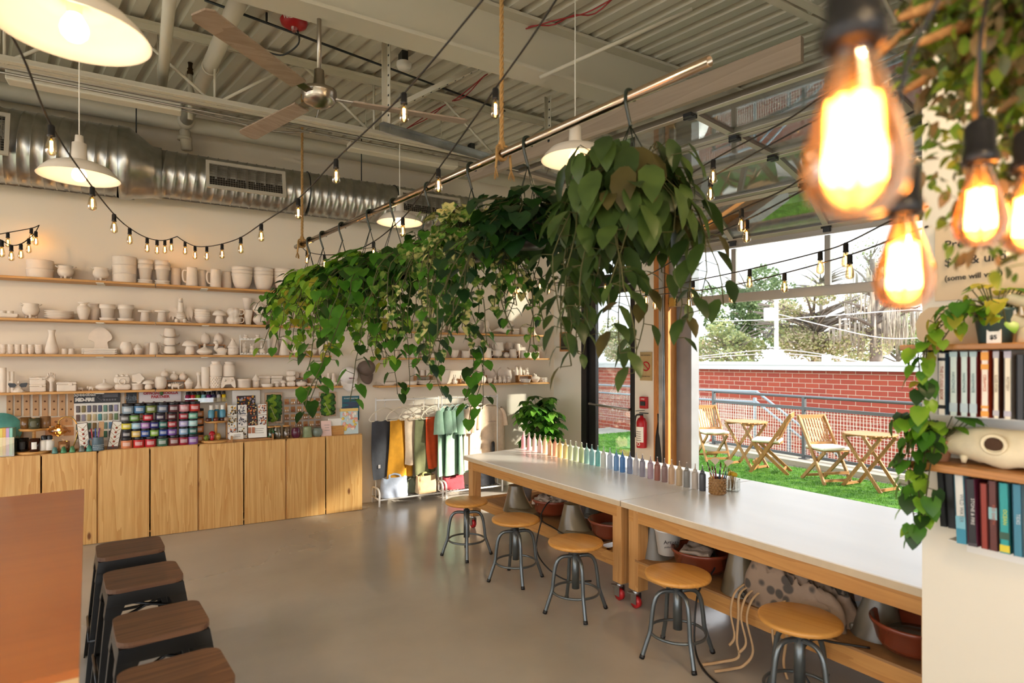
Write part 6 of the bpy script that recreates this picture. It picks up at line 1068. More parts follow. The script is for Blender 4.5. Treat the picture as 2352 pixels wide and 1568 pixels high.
for i, (x, y) in enumerate(bx):
    p = AZ(1160+x/3.92, 960+y/3.92-2.0, TZ); c_ = bcol[i]; t = thing('squeeze_bottle', bnm[i]+' glaze squeeze bottle standing in the line on the white bench', 'squeeze bottle', p, 0, 'line of glaze squeeze bottles'); m_ = mat('glz_'+c_, c_, .35)
    b = MB(); b.lathe([(1e-4,0),(.022,0),(.0235,.003),(.0235,.112),(.0225,.119),(.018,.126),(.013,.128),(1e-4,.128)],22); obj('bottle', b, m_, t)
    b = MB(); b.lathe([(.0145,.126),(.0145,.140),(.0125,.142),(.0068,.145),(.0045,.155),(.0026,.176),(1e-4,.178)],14); cp = obj('nozzle', b, m_, t); b = MB(); b.cyl((0,0,.176),(0,0,.184),.0038,n=8)
    if i < 12 or i in (20,): b.tube(catmull([(.0,0,.18),(.012,.006,.182),(.02,.008,.165),(.014,.004,.145)],4),.0016,5)
    obj('tip_cap', b, M_tip, cp)
p = AZ(1648,1134,TZ); t = thing('brush_pot','brown dimpled glass pot crammed with paint brushes on the bench','pot',p); b = MB(); b.lathe([(1e-4,0),(.048,0),(.052,.005),(.053,.11),(.0515,.114),(.049,.114),(.049,.01),(1e-4,.01)],36); obj('pot', b, mat('honey_glass','a87f50',.2,bump=(60,.8)), t); b = MB(); [b.ball((.053*cos(a*.42+.2*(j%2)),.053*sin(a*.42+.2*(j%2)),.014+.018*j),.009,7,5) for j in range(6) for a in range(15)]; obj('dimples', b, mat('honey_glass','',.2), t)
R = random.Random(4); hc = ['2a7a5a','2a5a8a','c8742a','8a2a3a','3a3a3e','d8b060','1f6a6a','b05a3a']
for i in range(15):
    a = R.uniform(0,2*pi); r0 = R.uniform(.005,.03); tl = R.uniform(.03,.06); ln = R.uniform(.17,.215); t2 = thing('paint_brush', ['teal','blue','orange','wine','black','wooden','dark teal','rust'][i%8]+' handled paint brush in the dimpled pot, '+['short','long'][i//8], 'paint brush', p+Vector((r0*cos(a),r0*sin(a),.012)), 0, 'brushes in the dimpled pot'); d = Vector((tl*cos(a),tl*sin(a),ln)); d2 = d.normalized(); b = MB(); b.tube([(0,0,0),d*.5,d*.72],[.003,.0045,.003],8); obj('handle', b, cm(hc[i%8],.3), t2); b = MB(); b.tube([d*.72,d*.86],[.003,.0035],8); obj('ferrule', b, M_chrome, t2); b = MB()
    if i in (3,9): x = d2.cross(Vector((0,1,0))).normalized(); pts = [d*.86+ d2*.001]+[d*.86+(d2*cos(q)+Vector((cos(.6),-sin(.6),0))*sin(q))*.05 for q in [-.75+.15*k for k in range(11)]]; b.add(pts,[(0,k,k+1) for k in range(1,11)],0,False)
    else: b.tube([d*.86,d*.93,d],[.0036,.0042,.001],8)
    o = obj('bristles', b, cm('ead9c0' if i in (3,9) else ('7a5a3a','3a2a20')[i%2],.8), t2)
    if i in (3,9): solid(o,.003)
p = AZ(1683,1126,TZ); t = thing('tool_box','clear square acrylic box of yellow throwing tools on the bench','box',p,.5); b = MB(); [b.box(c,s) for c,s in (((0,-.042,.042),(.086,.004,.084)),((0,.042,.042),(.086,.004,.084)),((-.042,0,.042),(.004,.086,.084)),((.042,0,.042),(.004,.086,.084)),((0,0,.003),(.086,.086,.006)))]; obj('box', b, M_clear, t)
for i in range(9):
    a = R.uniform(0,2*pi); q = p+Vector((R.uniform(-.025,.025),R.uniform(-.025,.025),.008)); t2 = thing('loop_tool', 'yellow headed tool in the clear box, '+['first','second','third','fourth','fifth','sixth','seventh','eighth','ninth'][i]+' of the bunch', 'tool', q, 0, 'yellow tools in the clear box'); tx, ty = R.uniform(-.02,.02), R.uniform(-.02,.02); b = MB(); b.cyl((0,0,0),(tx,ty,.1),.003,n=6); obj('handle', b, cm('c8a878'), t2); b = MB(); b.ball((tx,ty,.112),(.012,.012,.016),10,8); obj('head', b, cm('e0b82a',.4), t2)
# ================================================================ pottery wheels on the bench shelf
SZ = .329; M_tan_ = mat('tan_plastic','675c48',.28,coat=.2); M_terra = mat('terracotta_plastic','74331f',.25,coat=.3); M_whead = mat('wheel_head','a8a6a2',.3,.4); M_buck = mat('white_bucket','e6e2da',.4); M_rag = mat('clay_rag','a08e80',.95,nz=(12,.2),bump=(50,.5)); M_cord = mat('black_cord','151517',.4)
def cone(px_, x, y, label, rz=0.0, h=.215, dark=False):
    t = thing('pottery_wheel', label, 'pottery wheel', (x,y,SZ), rz, 'tabletop pottery wheels'); m_ = mat('grey_tan_plastic','6e675a',.3) if dark else M_tan_
    b = MB()
    def f(u, v):
        a = 2*pi*u; r = .105-.046*v; sw = max(0, cos(a))*(1-v)**2.2*.13; return ((r+sw)*cos(a), r*sin(a)*(1+.15*(1-v)), h*v)
    b.grid(f, 40, 14); b.lathe([(1e-4,h+.002),(.05,h+.002),(.065,h)],40); obj('motor_cover', b, m_, t)
    b = MB(); b.box((.17,0,.022),(.30,.24,.036),0,None,.012); obj('base', b, m_, t); return t
def basin(x, y, label, z=SZ+.036, r=.18, head=True, rag=None, seed=0, disc=M_whead):
    t = thing('splash_basin', label, 'splash pan', (x,y,z), 0, 'terracotta splash basins'); b = MB(); b.lathe([(1e-4,.0),(r*.72,0),(r*.84,.03),(r*.95,.10),(r*1.0,.105),(r*1.02,.118),(r*.99,.125),(r*.93,.12),(r*.8,.035),(r*.68,.012),(1e-4,.012)],44); obj('basin', b, M_terra, t)
    if head: b = MB(); b.lathe([(1e-4,.075),(r*.55,.075),(r*.56,.07),(r*.56,.06),(r*.1,.055),(r*.1,.012)],36); b.torus((0,0,.075),r*.35,.0012,30,4); obj('wheel_head', b, disc, t)
    return t
def heap(x, y, z, rx, ry, h, label, seed, m_, name='clay_rag', cat='cloth', fold=5.0):
    b = MB(); R = random.Random(seed); o = Vector((R.uniform(0,9),R.uniform(0,9),0))
    def f(u, v):
        a = 2*pi*u; s = sin(v*pi/2); n1 = noise.noise(Vector((fold*cos(a)*s,fold*sin(a)*s,v))+o); n2 = noise.noise(Vector((fold*2.2*cos(a)*s,fold*2.2*sin(a)*s,3))+o); k = 1+.28*n1; return (rx*s*cos(a)*k, ry*s*sin(a)*k, max(.003, h*(cos(v*pi/2)**.6)*(1+.35*n1+.25*n2)))
    b.grid(f, 56, 16); return tag(obj(name, b, m_, None, (x,y,z)), label, cat)
cone(0,2.70,4.50,'tan pottery wheel with an upright cone, furthest under the bench',-1.3); basin(2.84,4.13,'brown splash basin heaped with rags, furthest of the row'); heap(2.84,4.13,SZ+.118,.165,.15,.075,'crumpled grey brown rags in the furthest basin',1,M_rag); basin(3.22,4.32,'orange brown splash basin behind the furthest rag basin'); heap(3.22,4.32,SZ+.12,.15,.1,.05,'folded clay rag on the rear orange basin',2,M_rag)
cone(0,2.72,3.70,'tan pottery wheel with an upright cone behind the third stool',-1.3); cone(0,3.15,4.02,'dark cone backed pottery wheel behind the second white bucket',-1.3,.2,True); basin(3.12,3.62,'splash basin with a round clay lump, behind the cone'); heap(3.12,3.62,SZ+.112,.09,.08,.05,'smooth lump of clay on the wheel head',3,mat('wet_clay','9a7f6c',.5),'clay_lump','clay',2.0); basin(2.84,3.36,'dark brown splash basin beside the paired bench legs')
def bucket(x, y, label, z=SZ+.0, r=.085, h=.15, lettering=True, lab='Artista'):
    t = thing('clay_bucket', label, 'bucket', (x,y,z), 0); b = MB(); b.lathe([(1e-4,0),(r*.72,0),(r*.97,h),(r*1.02,h),(r*1.02,h+.008),(r*.93,h+.008),(r*.68,.012),(1e-4,.012)],32); obj('bucket', b, M_buck, t)
    if lettering:
        a = atan2(-y,-x)+.25; rr = r*.9; o = text('lettering',lab,.034,M_ink,t,(rr*cos(a)*1.04,rr*sin(a)*1.04,h*.62),(pi/2,0,a+pi/2)); o2 = text('lettering','potter wheel',.016,M_ink,t,(rr*cos(a)*1.02,rr*sin(a)*1.02,h*.42),(pi/2,0,a+pi/2))
    return t
bucket(2.86,4.60,'small white bucket behind the furthest cone',SZ+.04,.07,.17,False); bucket(2.86,3.83,'white bucket peeping behind the second cone',SZ+.04,.075,.16,False)
cone(0,2.86,2.97,'grey tan pottery wheel body behind the lettered white bucket',.2,.2,True); bucket(2.80,2.78,'white bucket with black lettering hung beside the grey wheel',SZ+.075); basin(3.2,2.78,'splash basin with a pale wheel disc, behind the folded cloth',SZ+.05); heap(3.13,2.98,SZ+.14,.09,.09,.11,'grey brown cloth hanging over the rear basin edge',6,M_rag)
basin(2.86,2.56,'large brown splash basin holding a folded canvas, before the lettered bucket'); b = MB(); b.grid(lambda u,v: (lambda x,y: (x,y,.075+.03*noise.noise((x*14,y*14,2))-.12*max(0,abs(x)-.10)-.05*max(0,abs(y)-.06)))((u-.5)*.25,(v-.5)*.17),20,14); o = obj('folded_canvas', b, M_rag, None, (2.85,2.57,SZ+.08), (0,0,.5)); solid(o,.02); tag(o,'folded taupe canvas lying across the large brown basin','cloth')
cone(0,2.84,2.26,'tall tan pottery wheel cone behind the fourth stool',-1.2,.225); cone(0,3.16,2.46,'dark pottery wheel cone half hidden behind the tall tan cone',-1.2,.21,True); basin(3.08,2.13,'dark splash basin with black cord, beside the rag bundle'); heap(3.28,2.2,SZ+.1,.16,.14,.13,'frayed rag bundle behind the dark basin',7,M_rag,fold=8)
M_apr = mat('printed_apron','8f7a68',.9,bump=(40,.3)); _t = M_apr.node_tree; _tc = _t.nodes.new('ShaderNodeTexCoord'); _v = _t.nodes.new('ShaderNodeTexVoronoi'); _v.inputs['Scale'].default_value = 13; _t.links.new(_tc.outputs['Object'], _v.inputs['Vector']); _r = _t.nodes.new('ShaderNodeMapRange'); _r.inputs[1].default_value = .33; _r.inputs[2].default_value = .42; _t.links.new(_v.outputs['Distance'], _r.inputs[0]); _x = _t.nodes.new('ShaderNodeMix'); _x.data_type = 'RGBA'; _x.inputs[6].default_value = lin('4c453f'); _x.inputs[7].default_value = lin('8f7a68'); _t.links.new(_r.outputs[0], _x.inputs[0]); _t.links.new(_x.outputs[2], _t.nodes['Principled BSDF'].inputs['Base Color'])
t = thing('printed_apron','taupe leaf printed apron slumped over a wheel with straps hanging down','apron',(2.90,1.93,SZ)); b = MB()
def f(u, v):
    a = 2*pi*u; s = sin(v*pi/2); n1 = noise.noise((2.6*cos(a)*s+4,2.6*sin(a)*s,v)); n2 = abs(noise.noise((6*cos(a)*s+4,6*sin(a)*s,3))); k = 1+.3*n1; y_ = .32*s*sin(a)*k; return (.18*s*cos(a)*k, y_, max(.002,.25*(max(0,cos(v*pi/2))**.5)*(1+.4*n1-.5*n2+.12*sin(a))))
b.grid(f, 72, 24); obj('cloth', b, M_apr, t)
b = MB(); M_str = mat('apron_strap','c2a078',.8)
for i, (y0, ln, sw) in enumerate(((.23,.40,.03),(.20,.46,-.02),(.16,.42,.04),(.12,.5,.05),(-.02,.5,.02),(-.08,.44,-.03))):
    P = catmull([(-.15,y0,.09),(-.22,y0+.01,.05),(-.25,y0+sw*.4,-.05),(-.245,y0-sw*.3,-.05-ln*.3),(-.255,y0+sw*.6,.02-ln*.62)] + ([(-.30,y0+.06,-.31),(-.40,y0+.10,-.318)] if i in (1,3) else []),5); b = MB(); b.tube(P,.008,6,flat=.25); obj('strap', b, M_str, t)
b = MB(); b.torus((-.20,.20,.05),.018,.003,4,5,tilt=RY(pi/2)); obj('buckle', b, M_black, t)
cone(0,2.95,1.56,'dark tan pottery wheel at the bookshelf end with a scooped top',.9,.2,True); bucket(3.13,1.53,'white bucket with black lettering at the bookshelf end',SZ+.045,.09,.155); basin(2.88,1.375,'brown splash basin behind the last bench leg, with grey wheel head',SZ+.03,.17,True,None,0,mat('wet_wheel_head','6a6460',.2,.2)); basin(3.3,1.72,'reddish splash basin at the rear, bookshelf end',SZ+.09)
# cords
for P_, lb in (([(2.95,4.2,SZ+.14),(2.70,4.0,SZ+.16),(2.60,3.95,SZ+.06),(2.62,3.8,SZ+.02),(2.6,3.55,SZ+.015),(2.72,3.45,SZ+.02)],'black power cord looping over the shelf edge before the furthest basin'),([(2.58,3.9,SZ+.08),(2.5,3.86,.2),(2.52,3.75,.08),(2.6,3.6,.012),(2.75,3.5,.01)],'black power cord drooping to the floor behind the second stool'),([(2.98,3.0,SZ+.22),(2.82,3.06,SZ+.14),(2.78,3.1,SZ+.02),(2.72,3.02,SZ-.02)],'black power cord between the paired bench legs'),([(3.1,2.75,SZ+.30),(2.98,2.6,SZ+.2),(2.82,2.42,SZ+.10),(2.66,2.40,SZ-.01),(2.58,2.36,.15),(2.55,2.32,.02),(2.45,2.15,.008),(2.42,1.95,.008),(2.5,1.75,.008),(2.62,1.65,.02),(2.64,1.62,.2)],'long black power cord falling behind the fourth stool and along the floor'),([(3.05,2.6,SZ+.33),(2.95,2.42,SZ+.25),(2.9,2.25,SZ+.236),(2.85,2.12,SZ+.2),(2.98,2.05,SZ+.14)],'black cord draped over the tall tan cone'),([(3.0,2.52,SZ+.30),(2.95,2.36,SZ+.26),(3.0,2.15,SZ+.16),(3.08,2.0,SZ+.13)],'second black cord running to the dark basin'),([(2.76,1.5,SZ+.01),(2.68,1.6,SZ+.01),(2.6,1.68,SZ+.01),(2.62,1.75,.2),(2.64,1.7,.1)],'black cord on the shelf before the last basin')):
    b = MB(); b.tube(catmull(P_,6),.0055,7); tag(obj('power_cord', b, M_cord), lb, 'cord')
# ================================================================ on the window wall
p = AW(1474,1028,-.09); t = thing('fire_extinguisher','red fire extinguisher with a white label hung on the window pier','extinguisher',p,WROT); b = MB(); b.lathe([(1e-4,0),(.058,.002),(.062,.012),(.062,.3),(.045,.345),(.02,.36),(.02,.38),(1e-4,.38)],24); obj('cylinder', b, M_red, t); b = MB(); b.lathe([(.0628,.07),(.0628,.25)],14,0,None,True,-pi*.9,-pi*.2); obj('label_band', b, M_paper, t); b = MB(); [b.lathe([(.0632,.09+.025*i),(.0632,.096+.025*i)],10,0,None,True,-pi*.75,-pi*.35) for i in range(5)]; obj('small_print', b, M_ink, t)
b = MB(); b.cyl((0,0,.37),(0,0,.40),.018,n=10); b.box((.03,0,.41),(.12,.015,.012)); b.box((.03,0,.435),(.12,.015,.008),0,RY(-.12)); obj('valve_handle', b, M_dark, t); b = MB(); b.tube(catmull([(-.02,0,.39),(-.07,-.02,.37),(-.085,-.02,.25),(-.08,-.02,.12)]),.011,8); obj('hose', b, M_black, t); b = MB(); b.torus((0,-.064,.05),.018,.004,16,5,tilt=RX(pi/2)); obj('round_sticker', b, M_paper, t)
p = AW(1479,938,-.025); t = thing('fire_alarm_box','red wall fire alarm box above the extinguisher','alarm',p,WROT); b = MB(); b.box((0,0,.07),(.1,.045,.14),0,None,.006); obj('housing', b, M_red, t); b = MB(); b.box((0,-.025,.06),(.07,.006,.05)); obj('strobe_lens', b, M_dark, t); text('lettering','FIRE',.028,M_paper,t,(0,-.024,.112))
p = AW(1484,870,-.006); t = thing('wall_sign','aged tan sign with a red prohibition ring on the window pier','sign',p,WROT); b = MB(); b.box((0,0,.15),(.17,.008,.34)); obj('board', b, mat('aged_sign','b59a6a',.7,nz=(9,.2)), t); b = MB(); b.torus((0,-.006,.15),.05,.008,24,6,tilt=RX(pi/2)); b.box((0,-.006,.15),(.09,.004,.012),0,TR(0,0,.15)@RY(.8)@TR(0,0,-.15)); obj('red_ring', b, M_red, t); text('lettering','NO SMOKING',.022,M_ink,t,(0,-.006,.28)); text('lettering','THANK YOU',.02,M_ink,t,(0,-.006,.03))
p = AW(1299,800,-.012); t = thing('framed_picture','small wooden framed picture between the shelves and the glass door','picture',p,WROT); b = MB(); b.box((0,0,.09),(.2,.02,.26)); obj('frame', b, M_riser, t); b = MB(); b.box((0,-.012,.09),(.15,.004,.21)); obj('print', b, mat('dark_picture','3a3428',.6,nz=(16,.6)), t)
p = AW(1516,1062,-.05); t = thing('umbrella','folded black umbrella leaning by the timber jamb','umbrella',(p.x,p.y,0),WROT); b = MB(); b.tube([(0,0,0),(.0,.0,.15),(-.02,.01,.5),(-.03,.02,.75),(-.035,.02,.92)],[.008,.02,.05,.04,.01],10); obj('canopy', b, mat('black_nylon','141416',.7), t); b = MB(); b.cyl((-.035,.02,.9),(-.04,.02,1.02),.01,n=8); obj('handle', b, M_black, t)
# ================================================================ balcony and everything beyond the glass
OUT = mat('artificial_turf','5c9a2e',.9,nz=(40,.25)); RDv = Vector((.068,.998,0)); RD_A = atan2(RDv.y, RDv.x)
q = [WT(-4.2,.22,0), WT(9.0,.22,0)]
mb = MB(); mb.prism([(q[1].x,q[1].y),(9.6,q[1].y),(9.6,11.5),(q[0].x,q[0].y)], -.15, -.004); struct('balcony_floor', mb, mat('concrete_slab','9a958c',.8,nz=(3,.12)))
R = random.Random(8); mb = MB(); G = []; Fc = []
poly_in = lambda x,y: (x < 8.32+.068*(y-4) or (y > 7.75 and x < 9.4)) and (Vector((x,y))-W0).dot(WN) > .26
n_ = 0
while n_ < 52000:
    x, y = R.uniform(4.9,9.4), R.uniform(1.2,10.5)
    if not poly_in(x,y): continue
    a = R.uniform(0,6.28); h = R.uniform(.012,.03); c_, s_ = cos(a)*.006, sin(a)*.006; k = len(G); lx, ly = R.uniform(-.012,.012), R.uniform(-.012,.012); G += [(x-c_,y-s_,0),(x+c_,y+s_,0),(x+lx,y+ly,h)]; Fc.append((k,k+1,k+2)); n_ += 1
mb.add(G, Fc); q = [WT(5.6,.24,0),WT(-3.6,.24,0)]; mb.prism([(q[0].x,q[0].y),(8.30,1.2),(8.32,4),(8.56,7.6),(9.4,7.8),(9.4,10.5),(q[1].x,q[1].y)],-.003,.002)
tag(obj('turf_grass', mb, leafmat('turf_blades','457f28','74a83c',.7)), 'bright green artificial turf covering the balcony', 'grass', None, 'stuff')
mb = MB(); mb.box((0,0,.04),(.5,9.5,.085),0,None,.006); tag(obj('curb', mb, mat('curb_concrete','a8a294',.85,nz=(5,.15)), None, (8.62,3.6,0), (0,0,RD_A-pi/2)),'low concrete curb under the balcony railing','curb',None,'structure')
M_rail = mat('rail_grey','555b60',.4,.3); M_railb = mat('rail_blue_grey','8b9aa6',.4,.3); M_mesh = mat('mesh_wire','d8d5ce',.5)
def railing(name, label, P0, P1, posts, z0, z1, zm, m, wire=True):
    t = thing(name, label, 'railing', P0); D = P1-P0; L = D.length; a = atan2(D.y,D.x); t.rotation_euler = (0,0,a)
    b = MB(); b.cyl((0,0,z1),(L,0,z1),.024,n=12); obj('top_rail', b, m, t); b = MB(); b.box((L/2,0,zm),(L,.045,.05)); b.box((L/2,0,z0),(L,.04,.045)); obj('panel_frame', b, m, t)
    for f in posts: b = MB(); b.box((L*f,0,z1/2),(.05,.05,z1)); b.box((L*f,0,.006),(.12,.12,.012)); obj('post', b, m, t)
    if wire:
        b = MB(); n = int(L/.05); [b.box((L*i/n,0,(z0+zm)/2),(.004,.004,zm-z0)) for i in range(1,n)]; k = int((zm-z0)/.05); [b.box((L/2,.003,z0+(zm-z0)*i/k),(L,.004,.004)) for i in range(1,k)]; obj('wire_mesh', b, M_mesh, t)
railing('balcony_railing','dark grey balcony railing with wire mesh behind the folding chairs', Vector((8.50,1.3,.083)), Vector((8.50,1.3,.083))+RDv*6.45, (.02,.43,.70,.995), .05, .98, .80, M_rail)
# stair railing beyond
t = thing('stair_railing','pale blue grey stair railing descending beyond the balcony railing','railing',(9.9,0,0)); a_, b_, c_ = AX(1560,893,9.9), AX(1738,899,9.9), AX(1975,1085,9.9)
for dz, nm in ((0,'top_rail'),(-.2,'mid_rail')):
    b = MB(); b.tube([(0,a_.y+6,a_.z+dz),(0,a_.y,a_.z+dz),(0,b_.y,b_.z+dz),(0,c_.y,c_.z+dz)],.024,10); obj(nm, b, M_railb, t)
for px in (1602,1734): p = AX(px,896,9.9); b = MB(); b.box((0,p.y,.4),(.05,.05,1.05)); obj('post', b, M_railb, t)
for f in (.35,.7): p = b_.lerp(c_,f); b = MB(); b.box((0,p.y,p.z-.5),(.05,.05,1.0)); obj('post', b, M_railb, t)
b = MB(); yy = b_.y; [b.box((0,yy+.06*i,.5),(.004,.004,.75)) for i in range(0,110)]; [b.box((.003,yy+3.3,.15+.06*i),(.004,6.6,.004)) for i in range(13)]; obj('wire_mesh', b, M_mesh, t)
# folding chairs and tables
M_teak = wood('teak','b0824c','8c6436',2,9,.5); M_teakx = wood('teak_cross','b0824c','8c6436',0,9,.5); M_cush = mat('cream_cushion','efeae0',.9,bump=(50,.15))
def bar(b, p, q, w_, h_): 
    p, q = Vector(p), Vector(q); d = q-p; L = d.length; z = d.normalized(); x = Vector((1,0,0)); y = z.cross(x).normalized(); Mx = Matrix(((x.x,y.x,z.x,p.x),(x.y,y.y,z.y,p.y),(x.z,y.z,z.z,p.z),(0,0,0,1))); b.box((0,0,L/2),(w_,h_,L),0,Mx)
def make_chair():     # faces -y
    t = thing('folding_chair','','chair',(0,0,0))
    for s in (-1,1):
        b = MB(); bar(b,(s*.20,-.24,0),(s*.20,.30,.86),.022,.045); obj('back_leg', b, M_teak, t); b = MB(); bar(b,(s*.17,.27,0),(s*.17,-.20,.43),.022,.045); obj('front_leg', b, M_teak, t)
    b = MB(); b.box((0,.298,.845),(.44,.022,.07),0,RX(0)); obj('head_rail', b, M_teakx, t); b = MB(); b.box((0,.125,.50),(.38,.022,.045)); obj('lower_rail', b, M_teakx, t)
    for i in range(9): b = MB(); x = -.165+.041*i; bar(b,(x,.135,.50),(x,.288,.83),.022,.012); obj('slat', b, M_teak, t)
    b = MB(); [b.box((0,-.19+.055*i,.435),(.37,.045,.016)) for i in range(7)]; obj('seat', b, M_teakx, t)
    [obj('stretcher', (lambda m: m.box(c_,s_))(MB()), M_teakx, t) for c_, s_ in (((0,-.20,.15),(.36,.02,.035)),((0,.2,.06),(.36,.02,.035)),((0,-.19,.05),(.40,.02,.035)))]
    b = MB(); b.box((0,-.03,.468),(.40,.38,.045),0,None,.02); obj('cushion', b, M_cush, t); return t
def make_table():
    t = thing('folding_table','','table',(0,0,0)); b = MB(); n = 9; r = .30
    for i in range(n): x = -r+(i+.5)*2*r/n; L = 2*sqrt(max(.01,r*r-x*x)); b.box((x,0,.695),(2*r/n-.008,L,.016))
    b.lathe([(r-.02,.686),(r,.686),(r,.704),(r-.02,.704)],40); obj('top', b, M_teak, t); [obj('batten', (lambda m: m.box((0,s*.17,.67),(.5,.03,.035)))(MB()), M_teakx, t) for s in (-1,1)]
    for s in (-1,1):
        b = MB(); Mx = RZ(pi/2); 
        b2 = MB(); bar(b2,(s*.18,-.26,0),(s*.18,.24,.67),.022,.04); obj('leg', b2, M_teak, t); b2 = MB(); bar(b2,(s*.155,.26,0),(s*.155,-.24,.67),.022,.04); obj('leg', b2, M_teak, t)
    [obj('stretcher', (lambda m: m.box((0,y_,.03),(.33,.02,.035)))(MB()), M_teakx, t) for y_ in (-.24,.24)]; return t
FC = make_chair(); FCT = tree_of(FC); FT = make_table(); FTT = tree_of(FT)
for i, (o, T, p, rz, lb) in enumerate(((FC,FCT,(7.89,6.84),-.42,'wooden folding chair with cream cushion beside the white bean bag'),(None,FCT,(7.76,5.66),pi+.49,'wooden folding chair seen from its side, leaning back toward the railing post'),(None,FCT,(7.78,4.81),-.36,'wooden folding chair with cream cushion between the two round tables'),(None,FCT,(8.02,3.42),pi+.1,'wooden folding chair mostly hidden by the trailing vine'),(FT,FTT,(7.82,6.12),.0,'round slatted folding table between the first two chairs'),(None,FTT,(7.85,4.27),-.08,'round slatted folding table near the trailing vine'))):
    if o is None: o = place(T,(0,0,0),0)
    o.location = (p[0],p[1],.002); o.rotation_euler.z = rz; o['label'] = lb; o['group'] = 'wooden balcony '+('tables' if 'table b' in lb or 'table n' in lb else 'chairs')
p = AZ(1590,1022,0); b = MB(); b.grid(lambda u,v: (lambda s: (.34*s*cos(2*pi*u)*(1+.08*noise.noise((3*cos(2*pi*u),3*sin(2*pi*u),v*3))), .34*s*sin(2*pi*u), .80*v))((1-v**2.6)**.55*(1-.25*(1-min(1,v*5)))+.02), 36, 16); tag(obj('bean_bag', b, mat('white_vinyl_bag','eef0f0',.45,bump=(8,.2)), None, (p.x,p.y,.002)),'white bean bag chair by the grey door column','bean bag')
# brick building
M_br = mat('brick','b4543f',.85); _t = M_br.node_tree; _tc = _t.nodes.new('ShaderNodeTexCoord'); _sx = _t.nodes.new('ShaderNodeSeparateXYZ'); _cx = _t.nodes.new('ShaderNodeCombineXYZ'); _t.links.new(_tc.outputs['Object'],_sx.inputs[0]); _t.links.new(_sx.outputs[1],_cx.inputs[0]); _t.links.new(_sx.outputs[2],_cx.inputs[1])
_b = _t.nodes.new('ShaderNodeTexBrick'); _b.offset = .5; _b.inputs['Scale'].default_value = 1; _b.inputs['Brick Width'].default_value = .29; _b.inputs['Row Height'].default_value = .0985; _b.inputs['Mortar Size'].default_value = .006; _b.inputs['Mortar Smooth'].default_value = .1; _b.inputs['Bias'].default_value = -.1
_b.inputs['Color1'].default_value = lin('a34a36'); _b.inputs['Color2'].default_value = lin('954034'); _b.inputs['Mortar'].default_value = lin('b8a492'); _t.links.new(_cx.outputs[0],_b.inputs['Vector']); _t.links.new(_b.outputs[0],_t.nodes['Principled BSDF'].inputs['Base Color'])
t = thing('brick_building','red brick building with white gutter and flat white roof across the gap','building',(11.3,8,0)); b = MB(); b.box((4,2,-1.28),(8,40,5.44)); obj('brick_wall', b, M_br, t); M_gut = mat('white_gutter','c4c8ca',.35); b = MB(); b.box((-.05,2,1.50),(.12,40,.11)); b.box((-.09,2,1.555),(.06,40,.02)); b.box((-.02,2,1.455),(.05,40,.03)); obj('gutter', b, M_gut, t); b = MB(); b.box((4,2,1.58),(8,40,.05)); obj('roof', b, mat('roof_membrane','d6d6d2',.6,nz=(2,.15)), t)
for y_, x_ in ((-4.6,1.0),(1.2,3.6),(-6.2,2.2)): b = MB(); b.box((x_,y_,1.70),(.16,.16,.2)); obj('roof_vent', b, M_gut, t)
mb = MB(); mb.box((30,20,-4.1),(120,120,.1)); struct('ground', mb, mat('far_ground','8a8c74',.95,nz=(.5,.2)))
# trees
L_ev = leafmat('tree_evergreen','3f5a34','6a8450',.5); L_ol = leafmat('tree_olive','84905a','aab07a',.6); L_be = leafmat('tree_dry','b8ac92','d4cab0',.7); L_gn = leafmat('tree_green','70885a','a0b084',.6); L_pk = leafmat('tree_blush','c4aca0','dccabc',.7); L_yg = leafmat('tree_yellowgreen','a8b070','c8cc98',.6); M_bark = mat('bark_grey','7d756c',.9,nz=(4,.3)); M_moss = mat('hanging_moss','aaa498',.95)  # foliage colours brightened to carry the haze and overexposed look
def tree(px, py, D, rx, ry, n, mats, label, leaf=.16, trunk=True, seed=1, branches=26, br=True):
    R = random.Random(seed); k = D/FPX; c0 = AD(px,py,D); A, Bz = rx*k, ry*k; t = thing('tree',label,'tree',(c0.x,c0.y,-4.0),0,'trees beyond the brick building'); cz = c0.z+4.0; fb = MB()
    cl = [(R.gauss(0,.42),R.gauss(0,.42),R.gauss(0,.42),R.uniform(.22,.42)) for _ in range(16)]
    for i in range(n):
        x, y, z, rr = R.choice(cl); v = Vector((R.gauss(0,1),R.gauss(0,1),R.gauss(0,1))).normalized()*rr*R.uniform(.75,1.05); p = Vector(((x+v.x)*A,(y+v.y)*A,cz+(z+v.z)*Bz)); d = Vector((R.uniform(-1,1),R.uniform(-1,1),R.uniform(-1,.6))); L = leaf*R.uniform(.6,1.3); o = d.normalized(); s_ = o.cross(Vector((R.uniform(-1,1),R.uniform(-1,1),R.uniform(-1,1)))).normalized()*L*.3
        fb.add([p-o*L*.5,p+s_,p+o*L*.5,p-s_],[(0,1,2,3)],R.randrange(len(mats)))
    obj('foliage', fb, mats, t); tb = MB(); tb.tube(catmull([(0,0,0),(.1*A,0,cz*.5),(0,.0,cz-.2*Bz),(0,0,cz+.4*Bz)],4),[.09*A*(1-i/15)+.03 for i in range(13)],8)
    for i in range(branches):
        z = cz+R.uniform(-.7,.3)*Bz; a = R.uniform(0,6.28); e = Vector((A*.9*cos(a)*R.uniform(.5,1),A*.9*sin(a),z+R.uniform(.1,.7)*Bz)); m = e*.5+Vector((0,0,z*.5+.05*Bz)); tb.tube(catmull([(0,0,z),m,e],4),[.03*A*(1-j/9.5) for j in range(9)],5)
    obj('trunk', tb, M_bark, t); return t
tree(1722,690,36,88,92,9000,[L_ev,L_ev,L_gn],'tall dark green broadleaf tree behind the power pole',.2,seed=2)
tree(1688,800,31,92,62,7000,[L_ol,L_yg,L_gn],'low olive green shrubby tree at the foot of the dark tree',.15,seed=3)
